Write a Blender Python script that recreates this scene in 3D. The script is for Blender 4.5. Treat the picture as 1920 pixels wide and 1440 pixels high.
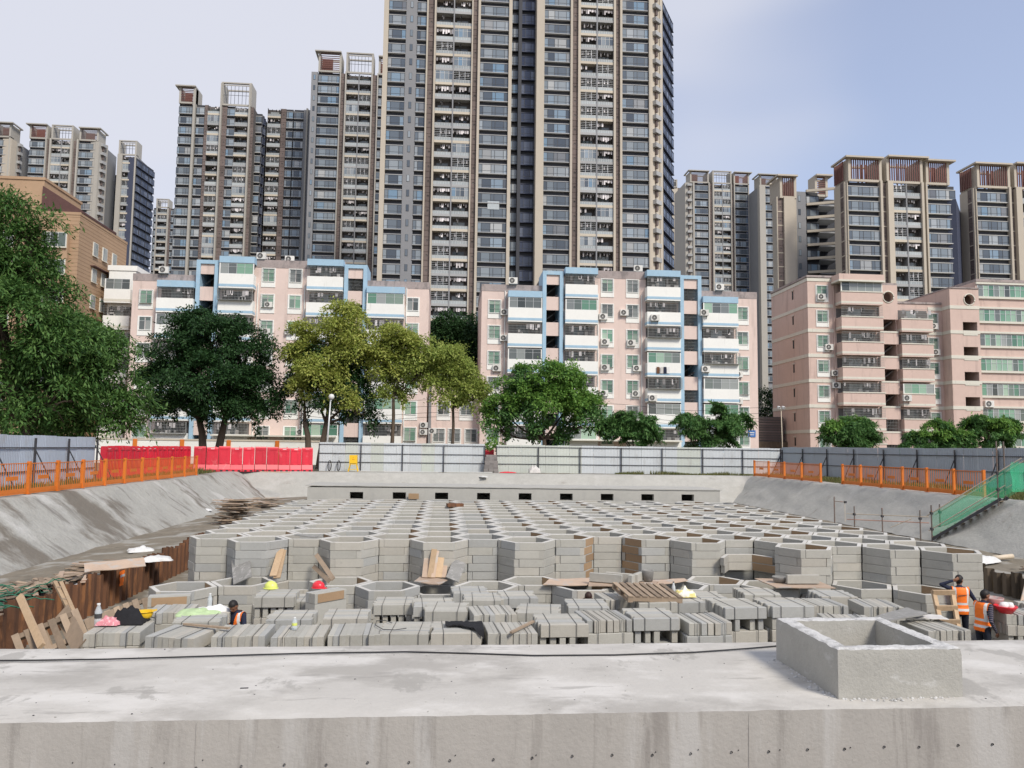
import bpy, bmesh, math, random
import numpy as np
from mathutils import Vector, Matrix, Euler, noise as mnoise
PI = math.pi
rnd = random.Random(7)
for o in list(bpy.data.objects):
    bpy.data.objects.remove(o)
scene = bpy.context.scene
col = scene.collection

# ------------------------------------------------------------------ camera
F, EYE = 1440.0, 2.0                       # focal length in pixels of a 1920 x 1440 frame, eye above the rim of the pit
YAW, TILT, ROLL = math.atan(.085), math.atan(120 / 1440), .0125
CM = Matrix.Rotation(-YAW, 3, 'Z') @ Matrix.Rotation(PI / 2 + TILT, 3, 'X') @ Matrix.Rotation(ROLL, 3, 'Z')
cam = bpy.data.cameras.new('camera')
cam.sensor_fit, cam.sensor_width, cam.lens = 'HORIZONTAL', 36.0, 36.0 * F / 1920
cam.clip_start, cam.clip_end = .1, 6000
camo = bpy.data.objects.new('camera', cam)
col.objects.link(camo)
camo.matrix_world = Matrix.Translation((0, 0, EYE)) @ CM.to_4x4()
scene.camera = camo
CO = Vector((0, 0, EYE))
def ray(px, py): return CM @ Vector(((px - 960) / F, (720 - py) / F, -1))
def onz(px, py, z): r = ray(px, py); return CO + r * ((z - EYE) / r.z)
def ony(px, py, Y): r = ray(px, py); return CO + r * (Y / r.y)
def onx(px, py, X): r = ray(px, py); return CO + r * (X / r.x)

# ------------------------------------------------------------------ sky, sun, exposure
SUN_EL, SUN_AZ = math.radians(44), math.radians(148)      # azimuth from +Y clockwise: behind the camera, to the right
world = bpy.data.worlds.new('World')
scene.world = world
world.use_nodes = True
wn, wl = world.node_tree.nodes, world.node_tree.links
wn.clear()
w_out = wn.new('ShaderNodeOutputWorld')
w_bg = wn.new('ShaderNodeBackground')
w_bg.inputs['Strength'].default_value = .115
sky = wn.new('ShaderNodeTexSky')
sky.sky_type = 'NISHITA'
sky.sun_disc = False
sky.sun_elevation, sky.sun_rotation = SUN_EL, SUN_AZ
sky.air_density, sky.dust_density, sky.ozone_density = 1.3, .7, 2.5
tc = wn.new('ShaderNodeTexCoord')
mp = wn.new('ShaderNodeMapping')
mp.inputs['Location'].default_value = (.2, 1.1, .35)
mp.inputs['Scale'].default_value = (1.0, 1.0, 2.2)
wl.new(tc.outputs['Generated'], mp.inputs['Vector'])
wz = wn.new('ShaderNodeTexNoise')
wz.inputs['Scale'].default_value = 1.1
wz.inputs['Detail'].default_value = 3
wz.inputs['Roughness'].default_value = .5
wl.new(mp.outputs[0], wz.inputs['Vector'])
wr = wn.new('ShaderNodeMapRange')
wr.interpolation_type = 'SMOOTHSTEP'
wr.inputs['From Min'].default_value, wr.inputs['From Max'].default_value = .38, .62
wr.inputs['To Min'].default_value, wr.inputs['To Max'].default_value = .35, .95
# the thin cloud is thicker towards the left (west) of the site
wsx = wn.new('ShaderNodeSeparateXYZ')
wl.new(tc.outputs['Generated'], wsx.inputs[0])
wmx = wn.new('ShaderNodeMath'); wmx.operation = 'MULTIPLY_ADD'
wl.new(wsx.outputs['X'], wmx.inputs[0]); wmx.inputs[1].default_value = -.30
wl.new(wz.outputs['Fac'], wmx.inputs[2])
wl.new(wmx.outputs[0], wr.inputs['Value'])
wm = wn.new('ShaderNodeMix')
wm.data_type = 'RGBA'
wm.inputs['B'].default_value = (4.75, 4.85, 5.4, 1)       # thin high cloud
wl.new(wr.outputs[0], wm.inputs['Factor'])
wtint = wn.new('ShaderNodeVectorMath'); wtint.operation = 'MULTIPLY'; wtint.inputs[1].default_value = (1.03, .985, 1.10)
wl.new(sky.outputs[0], wtint.inputs[0])
wl.new(wtint.outputs[0], wm.inputs['A'])
wl.new(wm.outputs['Result'], w_bg.inputs['Color'])
wl.new(w_bg.outputs[0], w_out.inputs[0])
sun = bpy.data.lights.new('sun', 'SUN')
sun.energy, sun.angle, sun.color = 2.6, math.radians(14), (1, .925, .81)
suno = bpy.data.objects.new('sun', sun)
col.objects.link(suno)
sd = Vector((math.sin(SUN_AZ) * math.cos(SUN_EL), math.cos(SUN_AZ) * math.cos(SUN_EL), math.sin(SUN_EL)))
suno.rotation_euler = sd.to_track_quat('Z', 'Y').to_euler()
suno.location = sd * 60
vs = scene.view_settings
vs.view_transform, vs.look, vs.exposure, vs.gamma = 'Standard', 'None', .45, 1.0
vs.use_curve_mapping = False
scene.render.engine = 'CYCLES'
scene.cycles.max_bounces = 6
scene.cycles.transparent_max_bounces = 12

# ------------------------------------------------------------------ materials
MATS = {}
def mat(name, c, rough=.8, noises=((1.5, .12),), rand=0, isl=0, bump=0, bscale=30, metal=0, spec=.4, stain=None, mortar=None, alpha=1, trans=0, coords='pos', bdist=.02):
    """procedural surface: base colour times noise, per-object and per-island variation, optional stains (colour, scale xyz, low, high)"""
    m = bpy.data.materials.new(name)
    m.use_nodes = True
    N, L = m.node_tree.nodes, m.node_tree.links
    b = N['Principled BSDF']
    b.inputs['Roughness'].default_value = rough
    b.inputs['Metallic'].default_value = metal
    b.inputs['Specular IOR Level'].default_value = spec
    g = N.new('ShaderNodeNewGeometry')
    if coords == 'obj':
        t = N.new('ShaderNodeTexCoord')
        pos = t.outputs['Object']
    else:
        pos = g.outputs['Position']
    cur = None
    def mathn(op, a, bb):
        n = N.new('ShaderNodeMath'); n.operation = op
        for i, v in enumerate((a, bb)):
            if isinstance(v, (int, float)): n.inputs[i].default_value = v
            else: L.new(v, n.inputs[i])
        return n.outputs[0]
    def noise(scale, detail=5, rgh=.6):
        mpn = N.new('ShaderNodeMapping')
        mpn.inputs['Scale'].default_value = scale if isinstance(scale, tuple) else (scale,) * 3
        L.new(pos, mpn.inputs['Vector'])
        n = N.new('ShaderNodeTexNoise')
        n.inputs['Scale'].default_value = 1
        n.inputs['Detail'].default_value = detail
        n.inputs['Roughness'].default_value = rgh
        L.new(mpn.outputs[0], n.inputs['Vector'])
        return n.outputs['Fac']
    val = 1.0
    for sc, am in noises:
        val = mathn('ADD', val, mathn('MULTIPLY', mathn('SUBTRACT', noise(sc), .5), am * 3))
    if rand:
        oi = N.new('ShaderNodeObjectInfo')
        val = mathn('ADD', val, mathn('MULTIPLY', mathn('SUBTRACT', oi.outputs['Random'], .5), rand * 2))
    if isl:
        val = mathn('ADD', val, mathn('MULTIPLY', mathn('SUBTRACT', g.outputs['Random Per Island'], .5), isl * 2))
    vm = N.new('ShaderNodeVectorMath'); vm.operation = 'SCALE'
    vm.inputs[0].default_value = c
    if isinstance(val, float): vm.inputs['Scale'].default_value = val
    else: L.new(val, vm.inputs['Scale'])
    out = vm.outputs[0]
    for st in (stain or ()):
        sc_col, sc, lo, hi = st[:4]
        mr = N.new('ShaderNodeMapRange')
        mr.interpolation_type = 'SMOOTHSTEP'
        mr.inputs['From Min'].default_value, mr.inputs['From Max'].default_value = lo, hi
        mr.inputs['To Max'].default_value = st[4] if len(st) > 4 else 1
        L.new(noise(sc, 6, .62), mr.inputs['Value'])
        mx = N.new('ShaderNodeMix'); mx.data_type = 'RGBA'
        L.new(mr.outputs[0], mx.inputs['Factor'])
        L.new(out, mx.inputs['A'])
        mx.inputs['B'].default_value = (*sc_col, 1)
        out = mx.outputs['Result']
    L.new(out, b.inputs['Base Color'])
    if bump:
        bn = N.new('ShaderNodeBump')
        bn.inputs['Strength'].default_value = bump
        bn.inputs['Distance'].default_value = bdist
        L.new(noise(bscale, 6, .65), bn.inputs['Height'])
        L.new(bn.outputs[0], b.inputs['Normal'])
    if alpha < 1:
        b.inputs['Alpha'].default_value = alpha
    if trans:
        b.inputs['Transmission Weight'].default_value = trans
    MATS[name] = m
    return m

def ramp_mat(name, stops, rough=.1, spec=.6, isl=1.0, metal=0, bump=0):
    """colour picked from a ramp by object and island: panes with different curtains, leaves of different age"""
    m = bpy.data.materials.new(name)
    m.use_nodes = True
    N, L = m.node_tree.nodes, m.node_tree.links
    b = N['Principled BSDF']
    b.inputs['Roughness'].default_value = rough
    b.inputs['Specular IOR Level'].default_value = spec
    b.inputs['Metallic'].default_value = metal
    g = N.new('ShaderNodeNewGeometry'); oi = N.new('ShaderNodeObjectInfo')
    a = N.new('ShaderNodeMath'); a.operation = 'MULTIPLY_ADD'
    L.new(g.outputs['Random Per Island'], a.inputs[0]); a.inputs[1].default_value = isl * 3.7
    k = N.new('ShaderNodeMath'); k.operation = 'MULTIPLY'
    L.new(oi.outputs['Random'], k.inputs[0]); k.inputs[1].default_value = 5.3
    L.new(k.outputs[0], a.inputs[2])
    f = N.new('ShaderNodeMath'); f.operation = 'FRACT'
    L.new(a.outputs[0], f.inputs[0])
    r = N.new('ShaderNodeValToRGB')
    e = r.color_ramp.elements
    while len(e) < len(stops): e.new(.5)
    for el, (p, c) in zip(e, stops): el.position = p; el.color = (*c, 1)
    L.new(f.outputs[0], r.inputs[0])
    L.new(r.outputs[0], b.inputs['Base Color'])
    MATS[name] = m
    return m

def leaf_mat(name, c1, c2, tr=.3):
    m = ramp_mat(name, [(0, c1), (.55, tuple((a + b) / 2 for a, b in zip(c1, c2))), (1, c2)], rough=.55, spec=.25)
    N, L = m.node_tree.nodes, m.node_tree.links
    b = N['Principled BSDF']
    t = N.new('ShaderNodeBsdfTranslucent')
    src = b.inputs['Base Color'].links[0].from_socket
    L.new(src, t.inputs['Color'])
    mx = N.new('ShaderNodeMixShader')
    mx.inputs[0].default_value = tr
    L.new(b.outputs[0], mx.inputs[1]); L.new(t.outputs[0], mx.inputs[2])
    L.new(mx.outputs[0], N['Material Output'].inputs['Surface'])
    return m

# ground, concrete, site
mat('earth', (.16, .135, .10), .95, ((.4, .2), (3, .2)), bump=.6, bscale=6, stain=[((.06, .09, .03), .35, .5, .62, .8)])
mat('shotcrete', (.345, .338, .305), .93, (((.25, .25, .25), .12), (2.2, .12), (9, .10)), bump=1, bscale=5, bdist=.06,
    stain=[((.13, .11, .085), (.16, .34, .2), .49, .60, .85), ((.12, .105, .09), (.35, 1.9, .35), .57, .68, .6), ((.10, .09, .08), (2.5, 4, 2.5), .66, .74, .6), ((.53, .52, .49), (.35, .5, .3), .55, .68, .6)])
mat('shotcrete_clean', (.375, .368, .335), .93, (((.25, .25, .25), .10), (2.2, .10), (9, .09)), bump=.8, bscale=6, bdist=.035,
    stain=[((.20, .175, .145), (.5, .9, .5), .62, .74, .5), ((.46, .45, .42), (.35, .5, .3), .52, .66, .6)])
mat('mud', (.19, .165, .125), .95, ((.5, .25), (4, .2)), bump=.8, bscale=5, stain=[((.33, .32, .285), .6, .50, .62, .85), ((.09, .08, .06), 1.7, .58, .68, .7)])
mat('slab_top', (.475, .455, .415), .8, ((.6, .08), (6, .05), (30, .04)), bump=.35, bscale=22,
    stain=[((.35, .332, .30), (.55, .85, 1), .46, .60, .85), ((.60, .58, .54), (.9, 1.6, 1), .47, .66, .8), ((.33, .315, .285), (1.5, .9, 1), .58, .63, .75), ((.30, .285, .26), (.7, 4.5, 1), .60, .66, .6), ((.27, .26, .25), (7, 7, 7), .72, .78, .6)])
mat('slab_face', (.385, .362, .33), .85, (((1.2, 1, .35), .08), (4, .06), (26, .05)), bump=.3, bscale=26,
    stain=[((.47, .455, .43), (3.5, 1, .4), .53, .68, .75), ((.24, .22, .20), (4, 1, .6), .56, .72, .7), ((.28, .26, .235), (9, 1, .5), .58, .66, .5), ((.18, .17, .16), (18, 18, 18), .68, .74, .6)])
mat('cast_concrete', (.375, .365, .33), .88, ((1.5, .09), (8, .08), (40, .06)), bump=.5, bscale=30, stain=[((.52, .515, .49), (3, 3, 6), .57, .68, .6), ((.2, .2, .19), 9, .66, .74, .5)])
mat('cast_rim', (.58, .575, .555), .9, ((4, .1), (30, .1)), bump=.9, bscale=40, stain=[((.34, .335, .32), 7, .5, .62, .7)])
mat('far_wall', (.395, .387, .352), .88, ((1, .08), (6, .06)), bump=.3, stain=[((.33, .325, .30), (1.5, 1, .5), .56, .68, .6)])
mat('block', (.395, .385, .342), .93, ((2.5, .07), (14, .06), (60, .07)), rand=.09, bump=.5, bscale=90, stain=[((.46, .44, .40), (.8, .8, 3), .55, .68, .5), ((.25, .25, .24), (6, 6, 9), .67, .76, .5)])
mat('block_top', (.54, .525, .485), .95, ((3, .06), (20, .08)), rand=.08, bump=.4, bscale=90, stain=[((.40, .395, .37), 9, .55, .68, .6)])  # cement dust plus sky light on the rims, both put into the paler colour
mat('block_warm', (.415, .395, .345), .93, ((2.5, .05), (14, .06), (60, .07)), rand=.10, bump=.5, bscale=90, stain=[((.33, .31, .27), (6, 6, 9), .62, .74, .6)])
mat('block_blue', (.365, .366, .345), .93, ((2.5, .05), (14, .06), (60, .07)), rand=.10, bump=.5, bscale=90, stain=[((.22, .22, .22), (6, 6, 9), .62, .74, .6)])
mat('brown_face', (.32, .215, .125), .9, ((3, .1), (25, .08)), rand=.15, stain=[((.28, .20, .12), 8, .6, .72, .6)])
mat('wood_grey', (.27, .205, .145), .9, (((3, 3, 3), .2), ((14, 14, 2), .15)), rand=.35, bump=.3, bscale=25)
mat('wood_tan', (.42, .30, .185), .85, (((2, 2, 2), .12), ((18, 18, 4), .15)), rand=.2, bump=.25, bscale=25)
mat('ply_pink', (.44, .33, .245), .8, ((2, .15), (9, .1)), rand=.15, stain=[((.42, .39, .35), 3, .52, .62, .8)])
mat('ply_dark', (.23, .225, .21), .85, ((3, .2), (20, .15)), rand=.1, stain=[((.36, .35, .33), 7, .55, .65, .7)])
mat('rust', (.125, .058, .030), .85, (((3, 3, .5), .3), ((14, 14, 3), .2)), rand=.3, bump=.4, bscale=18,
    stain=[((.26, .115, .045), (5, 5, .9), .52, .64, .75), ((.045, .03, .024), (6, 6, .8), .58, .70, .8)])
mat('pile_dark', (.11, .085, .06), .9, (((4, 4, .6), .3),), rand=.35, bump=.4, stain=[((.2, .15, .09), (7, 7, 1), .55, .66, .6)])
mat('strap', (.06, .06, .06), .5, (), spec=.3)
mat('cable', (.015, .015, .016), .5, ())
mat('orange_paint', (.62, .17, .022), .5, ((3, .12), (15, .08)), rand=.06, stain=[((.45, .16, .06), (6, 6, 6), .62, .72, .5)])
mat('hoard_blue', (.56, .59, .60), .42, ((.4, .04), (5, .04)), rand=.05, spec=.5, stain=[((.42, .43, .42), (1.5, 1.5, .6), .56, .72, .5)])
mat('hoard_green', (.54, .57, .52), .42, ((.4, .04), (5, .04)), rand=.05, spec=.5, stain=[((.42, .42, .38), (1.5, 1.5, .6), .56, .72, .5)])
mat('hoard_shaded', (.37, .42, .49), .42, ((.4, .04), (5, .04)), rand=.05, spec=.5, stain=[((.30, .31, .32), (1.5, 1.5, .6), .52, .70, .6)])  # blue sheets with the shade of the trees put into the colour
mat('hoard_slate', (.345, .39, .43), .42, ((.4, .04), (5, .04)), rand=.05, spec=.5, stain=[((.26, .27, .28), (1.5, 1.5, .6), .56, .72, .5)])
mat('steel_dark', (.045, .045, .05), .6, ((4, .2),), spec=.4)
mat('steel_pipe', (.16, .13, .11), .6, ((6, .3),), rand=.2, stain=[((.25, .10, .05), 9, .55, .65, .8)])
mat('pipe_pale', (.55, .47, .36), .6, ((5, .15),), rand=.15)
mat('pipe_pink', (.50, .27, .20), .65, ((5, .15),), rand=.15)
mat('red_plastic', (.60, .022, .045), .42, ((1.2, .12), (8, .06)), rand=.14, spec=.5, stain=[((.66, .16, .16), (2.5, 2.5, 1.5), .56, .70, .5), ((.36, .03, .04), (5, 5, 2), .64, .74, .5)])
mat('white_plastic', (.62, .62, .60), .6, ((4, .08),), bump=.3)
mat('clear_plastic', (.72, .78, .80), .12, (), alpha=.45)
mat('yellow_plastic', (.80, .50, .02), .35, ((6, .06),), spec=.5)
mat('yellow_bag', (.70, .60, .22), .5, ((8, .2),), stain=[((.7, .7, .66), 9, .45, .55, .9)])
mat('lime_plastic', (.66, .72, .16), .35, ((6, .06),), spec=.5)
mat('pink_bucket', (.46, .27, .25), .6, ((5, .15),), stain=[((.4, .36, .34), 6, .5, .62, .7)])
mat('red_helmet', (.70, .03, .045), .3, ((6, .06),), spec=.5)
mat('black_cloth', (.012, .012, .014), .9, ((8, .3),), bump=.6, bscale=20)
mat('pink_cloth', (.62, .24, .27), .9, ((8, .25),), bump=.6, bscale=30, stain=[((.75, .55, .55), 20, .55, .6, .7)])
mat('green_cloth', (.42, .54, .30), .9, ((8, .25),), bump=.4)
mat('white_cloth', (.70, .70, .68), .9, ((8, .15),), bump=.6, bscale=14)
mat('bag_grey', (.55, .53, .50), .85, ((6, .2),), bump=.6, bscale=14)
mat('green_strip', (.03, .15, .09), .7, ((8, .3),), rand=.3)
mat('net_green', (.06, .62, .30), .7, ((1.5, .15), ((60, 60, 60), .25)), alpha=.34)
mat('tarp_red', (.62, .03, .05), .7, ((8, .2),), bump=.5)
mat('grey_brick', (.21, .195, .185), .9, ((5, .15), (25, .12)), rand=.25, bump=.5, bscale=50)
# people
mat('skin', (.22, .105, .06), .55, ((20, .12),), coords='obj')
mat('hair', (.012, .009, .008), .6, ((40, .4),), coords='obj')
mat('hair_brown', (.035, .014, .010), .6, ((40, .4),), coords='obj')
mat('navy', (.018, .022, .045), .9, ((12, .25),), bump=.4, bscale=30, coords='obj')
mat('trouser', (.014, .018, .030), .9, ((12, .25),), bump=.4, bscale=30, coords='obj')
mat('stripe_pale', (.20, .17, .19), .9, (), coords='obj')
mat('vest', (.95, .20, .02), .6, ((10, .08),), bump=.35, bscale=16, coords='obj')
mat('reflective', (.62, .62, .60), .35, ((25, .1),), coords='obj')
mat('shoe', (.03, .028, .026), .7, ())
# buildings
mat('pink', (.665, .535, .478), .85, ((.25, .07), (2.5, .05)), bump=.1, stain=[((.42, .34, .30), (1.3, 1.3, .14), .53, .72, .6), ((.68, .56, .50), (.3, .3, .5), .5, .7, .5), ((.30, .25, .23), (3, 3, .3), .64, .76, .6)])
mat('pink_tile', (.57, .43, .37), .7, ((.25, .07), (2.5, .05)), bump=.1, stain=[((.38, .28, .245), (1.4, 1.4, .16), .52, .72, .6), ((.28, .22, .20), (3.5, 3.5, .3), .64, .76, .5)])
mat('roof_grey', (.34, .29, .275), .9, ((.8, .2), (5, .18)), bump=.3, stain=[((.19, .17, .165), (1.2, 1.2, .5), .5, .66, .8)])
mat('blue_paint', (.33, .485, .605), .8, ((.6, .1), (5, .07)), stain=[((.42, .52, .58), (1.2, 1.2, .8), .56, .68, .6)])
mat('white_paint', (.78, .78, .74), .8, ((.6, .05), (5, .04)), stain=[((.5, .49, .45), (2.5, 2.5, .3), .62, .78, .6)])
mat('cream_paint', (.62, .60, .52), .8, ((.6, .06), (5, .05)), stain=[((.40, .37, .32), (2.5, 2.5, .3), .58, .75, .6)])
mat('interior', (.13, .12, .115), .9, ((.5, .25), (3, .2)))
mat('interior_stuff', (.30, .29, .28), .9, ((2.5, .5),), rand=.5, isl=.6)
ramp_mat('green_glass', [(0, (.06, .15, .11)), (.35, (.15, .30, .21)), (.6, (.24, .39, .29)), (.82, (.36, .47, .37)), (1, (.10, .14, .13))], rough=.12, spec=.5)
ramp_mat('grey_glass', [(0, (.05, .06, .06)), (.4, (.16, .18, .18)), (.7, (.30, .32, .31)), (1, (.10, .13, .12))], rough=.12, spec=.5)
mat('grille', (.28, .29, .28), .5, (), metal=.2)
mat('alu', (.58, .60, .60), .4, (), metal=.2)
mat('ac_white', (.66, .65, .61), .55, ((6, .08),), rand=.08, stain=[((.45, .42, .36), 5, .6, .72, .5)])
mat('ac_dark', (.03, .03, .032), .6, ())
mat('orange_tile', (.40, .27, .17), .75, ((.3, .08), (3, .06)), rand=.05, stain=[((.30, .19, .12), (1.6, 1.6, .3), .60, .76, .5)])
mat('tile_joint', (.28, .18, .11), .9, ())
mat('maroon', (.10, .05, .045), .8, ((3, .2),))
mat('tower_beige', (.47, .42, .345), .75, (((.12, .12, .03), .05), (1, .04)), rand=.04)
mat('tower_beige_hazed', (.385, .365, .325), .75, ((.3, .05),), rand=.05)  # greyed beige: distance haze put into the colour of the far towers
mat('tower_cream', (.53, .475, .385), .75, ((.3, .05),), rand=.06)
mat('tower_grey', (.235, .24, .25), .75, ((.1, .06), (1, .04)), rand=.05)
mat('tower_dark', (.045, .048, .058), .7, ((.1, .1),))
mat('tower_spandrel', (.030, .032, .038), .6, ((.3, .1),), rand=.2)
mat('tower_slab', (.36, .365, .365), .75, ((.5, .07),), rand=.1)
mat('tower_slab_pale', (.47, .47, .45), .75, ((.5, .07),), rand=.1)
mat('tower_brown', (.15, .118, .108), .8, ((.5, .1), ((.2, .2, 9), .12)), rand=.2)
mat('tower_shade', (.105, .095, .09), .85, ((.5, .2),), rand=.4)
mat('tower_navy', (.055, .065, .105), .55, ((.3, .1),), rand=.1)
mat('mullion', (.075, .08, .088), .5, (), metal=.2)
mat('louvre', (.165, .07, .058), .7, ((1, .1),), rand=.15)
mat('louvre_grey', (.135, .115, .11), .7, ((1, .1),), rand=.15)
mat('rail_glass', (.34, .37, .37), .2, ((.8, .15),), rand=.25, spec=.5)
mat('blue_sign', (.05, .16, .42), .5, ())
mat('laundry', (.40, .38, .38), .9, (), isl=.9, rand=.5)
ramp_mat('tower_glass', [(0, (.06, .075, .095)), (.3, (.13, .155, .18)), (.55, (.20, .235, .26)), (.74, (.28, .31, .33)), (.86, (.16, .25, .34)), (.95, (.42, .43, .42)), (1, (.09, .10, .12))], rough=.08, spec=.6)
ramp_mat('blue_glass', [(0, (.025, .032, .062)), (.4, (.05, .062, .10)), (.8, (.08, .095, .14)), (1, (.14, .16, .21))], rough=.08, spec=.6)
mat('bark', (.10, .075, .055), .95, (((3, 3, 1), .25), (20, .2)), bump=.8, bscale=15)
mat('bark_pale', (.20, .165, .125), .95, (((3, 3, 1), .25), (20, .2)), bump=.8, bscale=15)
leaf_mat('leaf_ficus', (.016, .048, .016), (.048, .11, .034))
leaf_mat('leaf_mango', (.042, .11, .026), (.14, .25, .065))
leaf_mat('leaf_yellow', (.24, .31, .06), (.52, .53, .15), .42)
leaf_mat('leaf_olive', (.19, .27, .055), (.43, .48, .13), .42)
leaf_mat('leaf_bright', (.075, .19, .035), (.24, .40, .085), .4)
leaf_mat('leaf_fresh', (.042, .12, .034), (.13, .25, .07))
leaf_mat('grass_blade', (.08, .11, .03), (.22, .20, .08), .3)

# ------------------------------------------------------------------ mesh helpers
class MB:
    def __init__(s): s.v, s.f, s.m, s.mats, s.sm = [], [], [], [], []
    def mi(s, m):
        if m not in s.mats: s.mats.append(m)
        return s.mats.index(m)
    def add(s, vs, fs, m, smooth=False):
        b, k = len(s.v), s.mi(m)
        s.v += [tuple(p) for p in vs]
        for f in fs: s.f.append([b + i for i in f]); s.m.append(k); s.sm.append(smooth)
        return s
    def box(s, x0, x1, y0, y1, z0, z1, m, skip=''):
        vs = [(x0, y0, z0), (x1, y0, z0), (x1, y1, z0), (x0, y1, z0), (x0, y0, z1), (x1, y0, z1), (x1, y1, z1), (x0, y1, z1)]
        fs = {'b': (0, 3, 2, 1), 't': (4, 5, 6, 7), 'f': (0, 1, 5, 4), 'r': (1, 2, 6, 5), 'k': (2, 3, 7, 6), 'l': (3, 0, 4, 7)}
        return s.add(vs, [f for k, f in fs.items() if k not in skip], m)
    def bar(s, a, b, w, h, m, up=(0, 0, 1), n=4, r=None, r2=None):
        """a bar (w x h) or, with r, a round rod from a to b"""
        a, b = Vector(a), Vector(b)
        d = (b - a).normalized()
        u = Vector(up)
        if abs(d.dot(u)) > .98: u = Vector((1, 0, 0))
        x = d.cross(u).normalized(); y = x.cross(d).normalized()
        if r is None:
            o = [(-w / 2, -h / 2), (w / 2, -h / 2), (w / 2, h / 2), (-w / 2, h / 2)]
            ring = lambda p, k: [p + x * i + y * j for i, j in o]
            nn = 4
        else:
            nn = n if n > 4 else 6
            r2 = r if r2 is None else r2
            ring = lambda p, k: [p + (x * math.cos(2 * PI * i / nn) + y * math.sin(2 * PI * i / nn)) * (r if k == 0 else r2) for i in range(nn)]
        vs = ring(a, 0) + ring(b, 1)
        fs = [(i, (i + 1) % nn, nn + (i + 1) % nn, nn + i) for i in range(nn)]
        s.add(vs, fs, m, smooth=r is not None)
        return s.add(vs, [tuple(range(nn - 1, -1, -1)), tuple(range(nn, 2 * nn))], m)
    def tube(s, pts, rs, m, n=7):
        pts = [Vector(p) for p in pts]
        if isinstance(rs, (int, float)): rs = [rs] * len(pts)
        vs, fs = [], []
        for i, p in enumerate(pts):
            d = (pts[min(i + 1, len(pts) - 1)] - pts[max(i - 1, 0)]).normalized()
            u = Vector((0, 0, 1)) if abs(d.z) < .9 else Vector((1, 0, 0))
            x = d.cross(u).normalized(); y = x.cross(d).normalized()
            vs += [p + (x * math.cos(2 * PI * k / n) + y * math.sin(2 * PI * k / n)) * rs[i] for k in range(n)]
        for i in range(len(pts) - 1):
            fs += [(i * n + k, i * n + (k + 1) % n, (i + 1) * n + (k + 1) % n, (i + 1) * n + k) for k in range(n)]
        fs += [tuple(range(n - 1, -1, -1)), tuple(range((len(pts) - 1) * n, len(pts) * n))]
        return s.add(vs, fs, m, True)
    def lathe(s, prof, m, c=(0, 0, 0), n=14, sx=1, sy=1, smooth=True):
        vs, fs = [], []
        for r, z in prof:
            vs += [(c[0] + r * sx * math.cos(2 * PI * k / n), c[1] + r * sy * math.sin(2 * PI * k / n), c[2] + z) for k in range(n)]
        for i in range(len(prof) - 1):
            fs += [(i * n + k, i * n + (k + 1) % n, (i + 1) * n + (k + 1) % n, (i + 1) * n + k) for k in range(n)]
        return s.add(vs, fs, m, smooth)
    def prism(s, poly, z0, z1, m, mtop=None):
        n = len(poly)
        vs = [(x, y, z0) for x, y in poly] + [(x, y, z1) for x, y in poly]
        s.add(vs, [(i, (i + 1) % n, n + (i + 1) % n, n + i) for i in range(n)] + [tuple(range(n - 1, -1, -1))], m)
        return s.add(vs, [tuple(range(n, 2 * n))], mtop or m)
    def sheet(s, fn, nu, nv, m, thick=0, smooth=True):
        """grid fn(u, v) -> point; thick gives it a second side"""
        g = [[Vector(fn(i / nu, j / nv)) for i in range(nu + 1)] for j in range(nv + 1)]
        vs = [p for r in g for p in r]
        W = nu + 1
        fs = [(j * W + i, j * W + i + 1, (j + 1) * W + i + 1, (j + 1) * W + i) for j in range(nv) for i in range(nu)]
        s.add(vs, fs, m, smooth)
        if thick:
            nrm = (g[0][1] - g[0][0]).cross(g[1][0] - g[0][0]).normalized() * thick
            s.add([p - nrm for p in vs], [tuple(reversed(f)) for f in fs], m, smooth)
            ed = [(0, i) for i in range(nu + 1)] + [(j, nu) for j in range(1, nv + 1)] + [(nv, i) for i in range(nu - 1, -1, -1)] + [(j, 0) for j in range(nv - 1, 0, -1)]
            t = [g[j][i] for j, i in ed]
            n = len(t)
            s.add(t + [p - nrm for p in t], [(i, n + i, n + (i + 1) % n, (i + 1) % n) for i in range(n)], m)
        return s
    def mesh(s, name):
        me = bpy.data.meshes.new(name)
        me.from_pydata(s.v, [], s.f)
        for k in s.mats: me.materials.append(MATS[k])
        me.polygons.foreach_set('material_index', s.m)
        me.polygons.foreach_set('use_smooth', s.sm)
        me.update()
        return me

def obj(name, me, parent=None, loc=(0, 0, 0), rot=(0, 0, 0), sc=None):
    if isinstance(me, MB): me = me.mesh(name)
    o = bpy.data.objects.new(name, me)
    col.objects.link(o)
    o.location = loc
    o.rotation_euler = rot
    if sc: o.scale = sc
    if parent: o.parent = parent
    return o
def tag(o, label, cat, group=None):
    o['label'], o['category'] = label, cat
    if group: o['group'] = group
    return o
def thing(name, label, cat, loc=(0, 0, 0), rz=0, group=None):
    return tag(obj(name, None, None, loc, (0, 0, rz)), label, cat, group)
def struct(name, me, loc=(0, 0, 0), kind='structure', parent=None):
    o = obj(name, me, parent, loc)
    if parent is None or kind == 'stuff': o['kind'] = kind
    return o
def wob(x, y, z=0, s=1.0): return mnoise.noise(Vector((x * s, y * s, z * s)))
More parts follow.
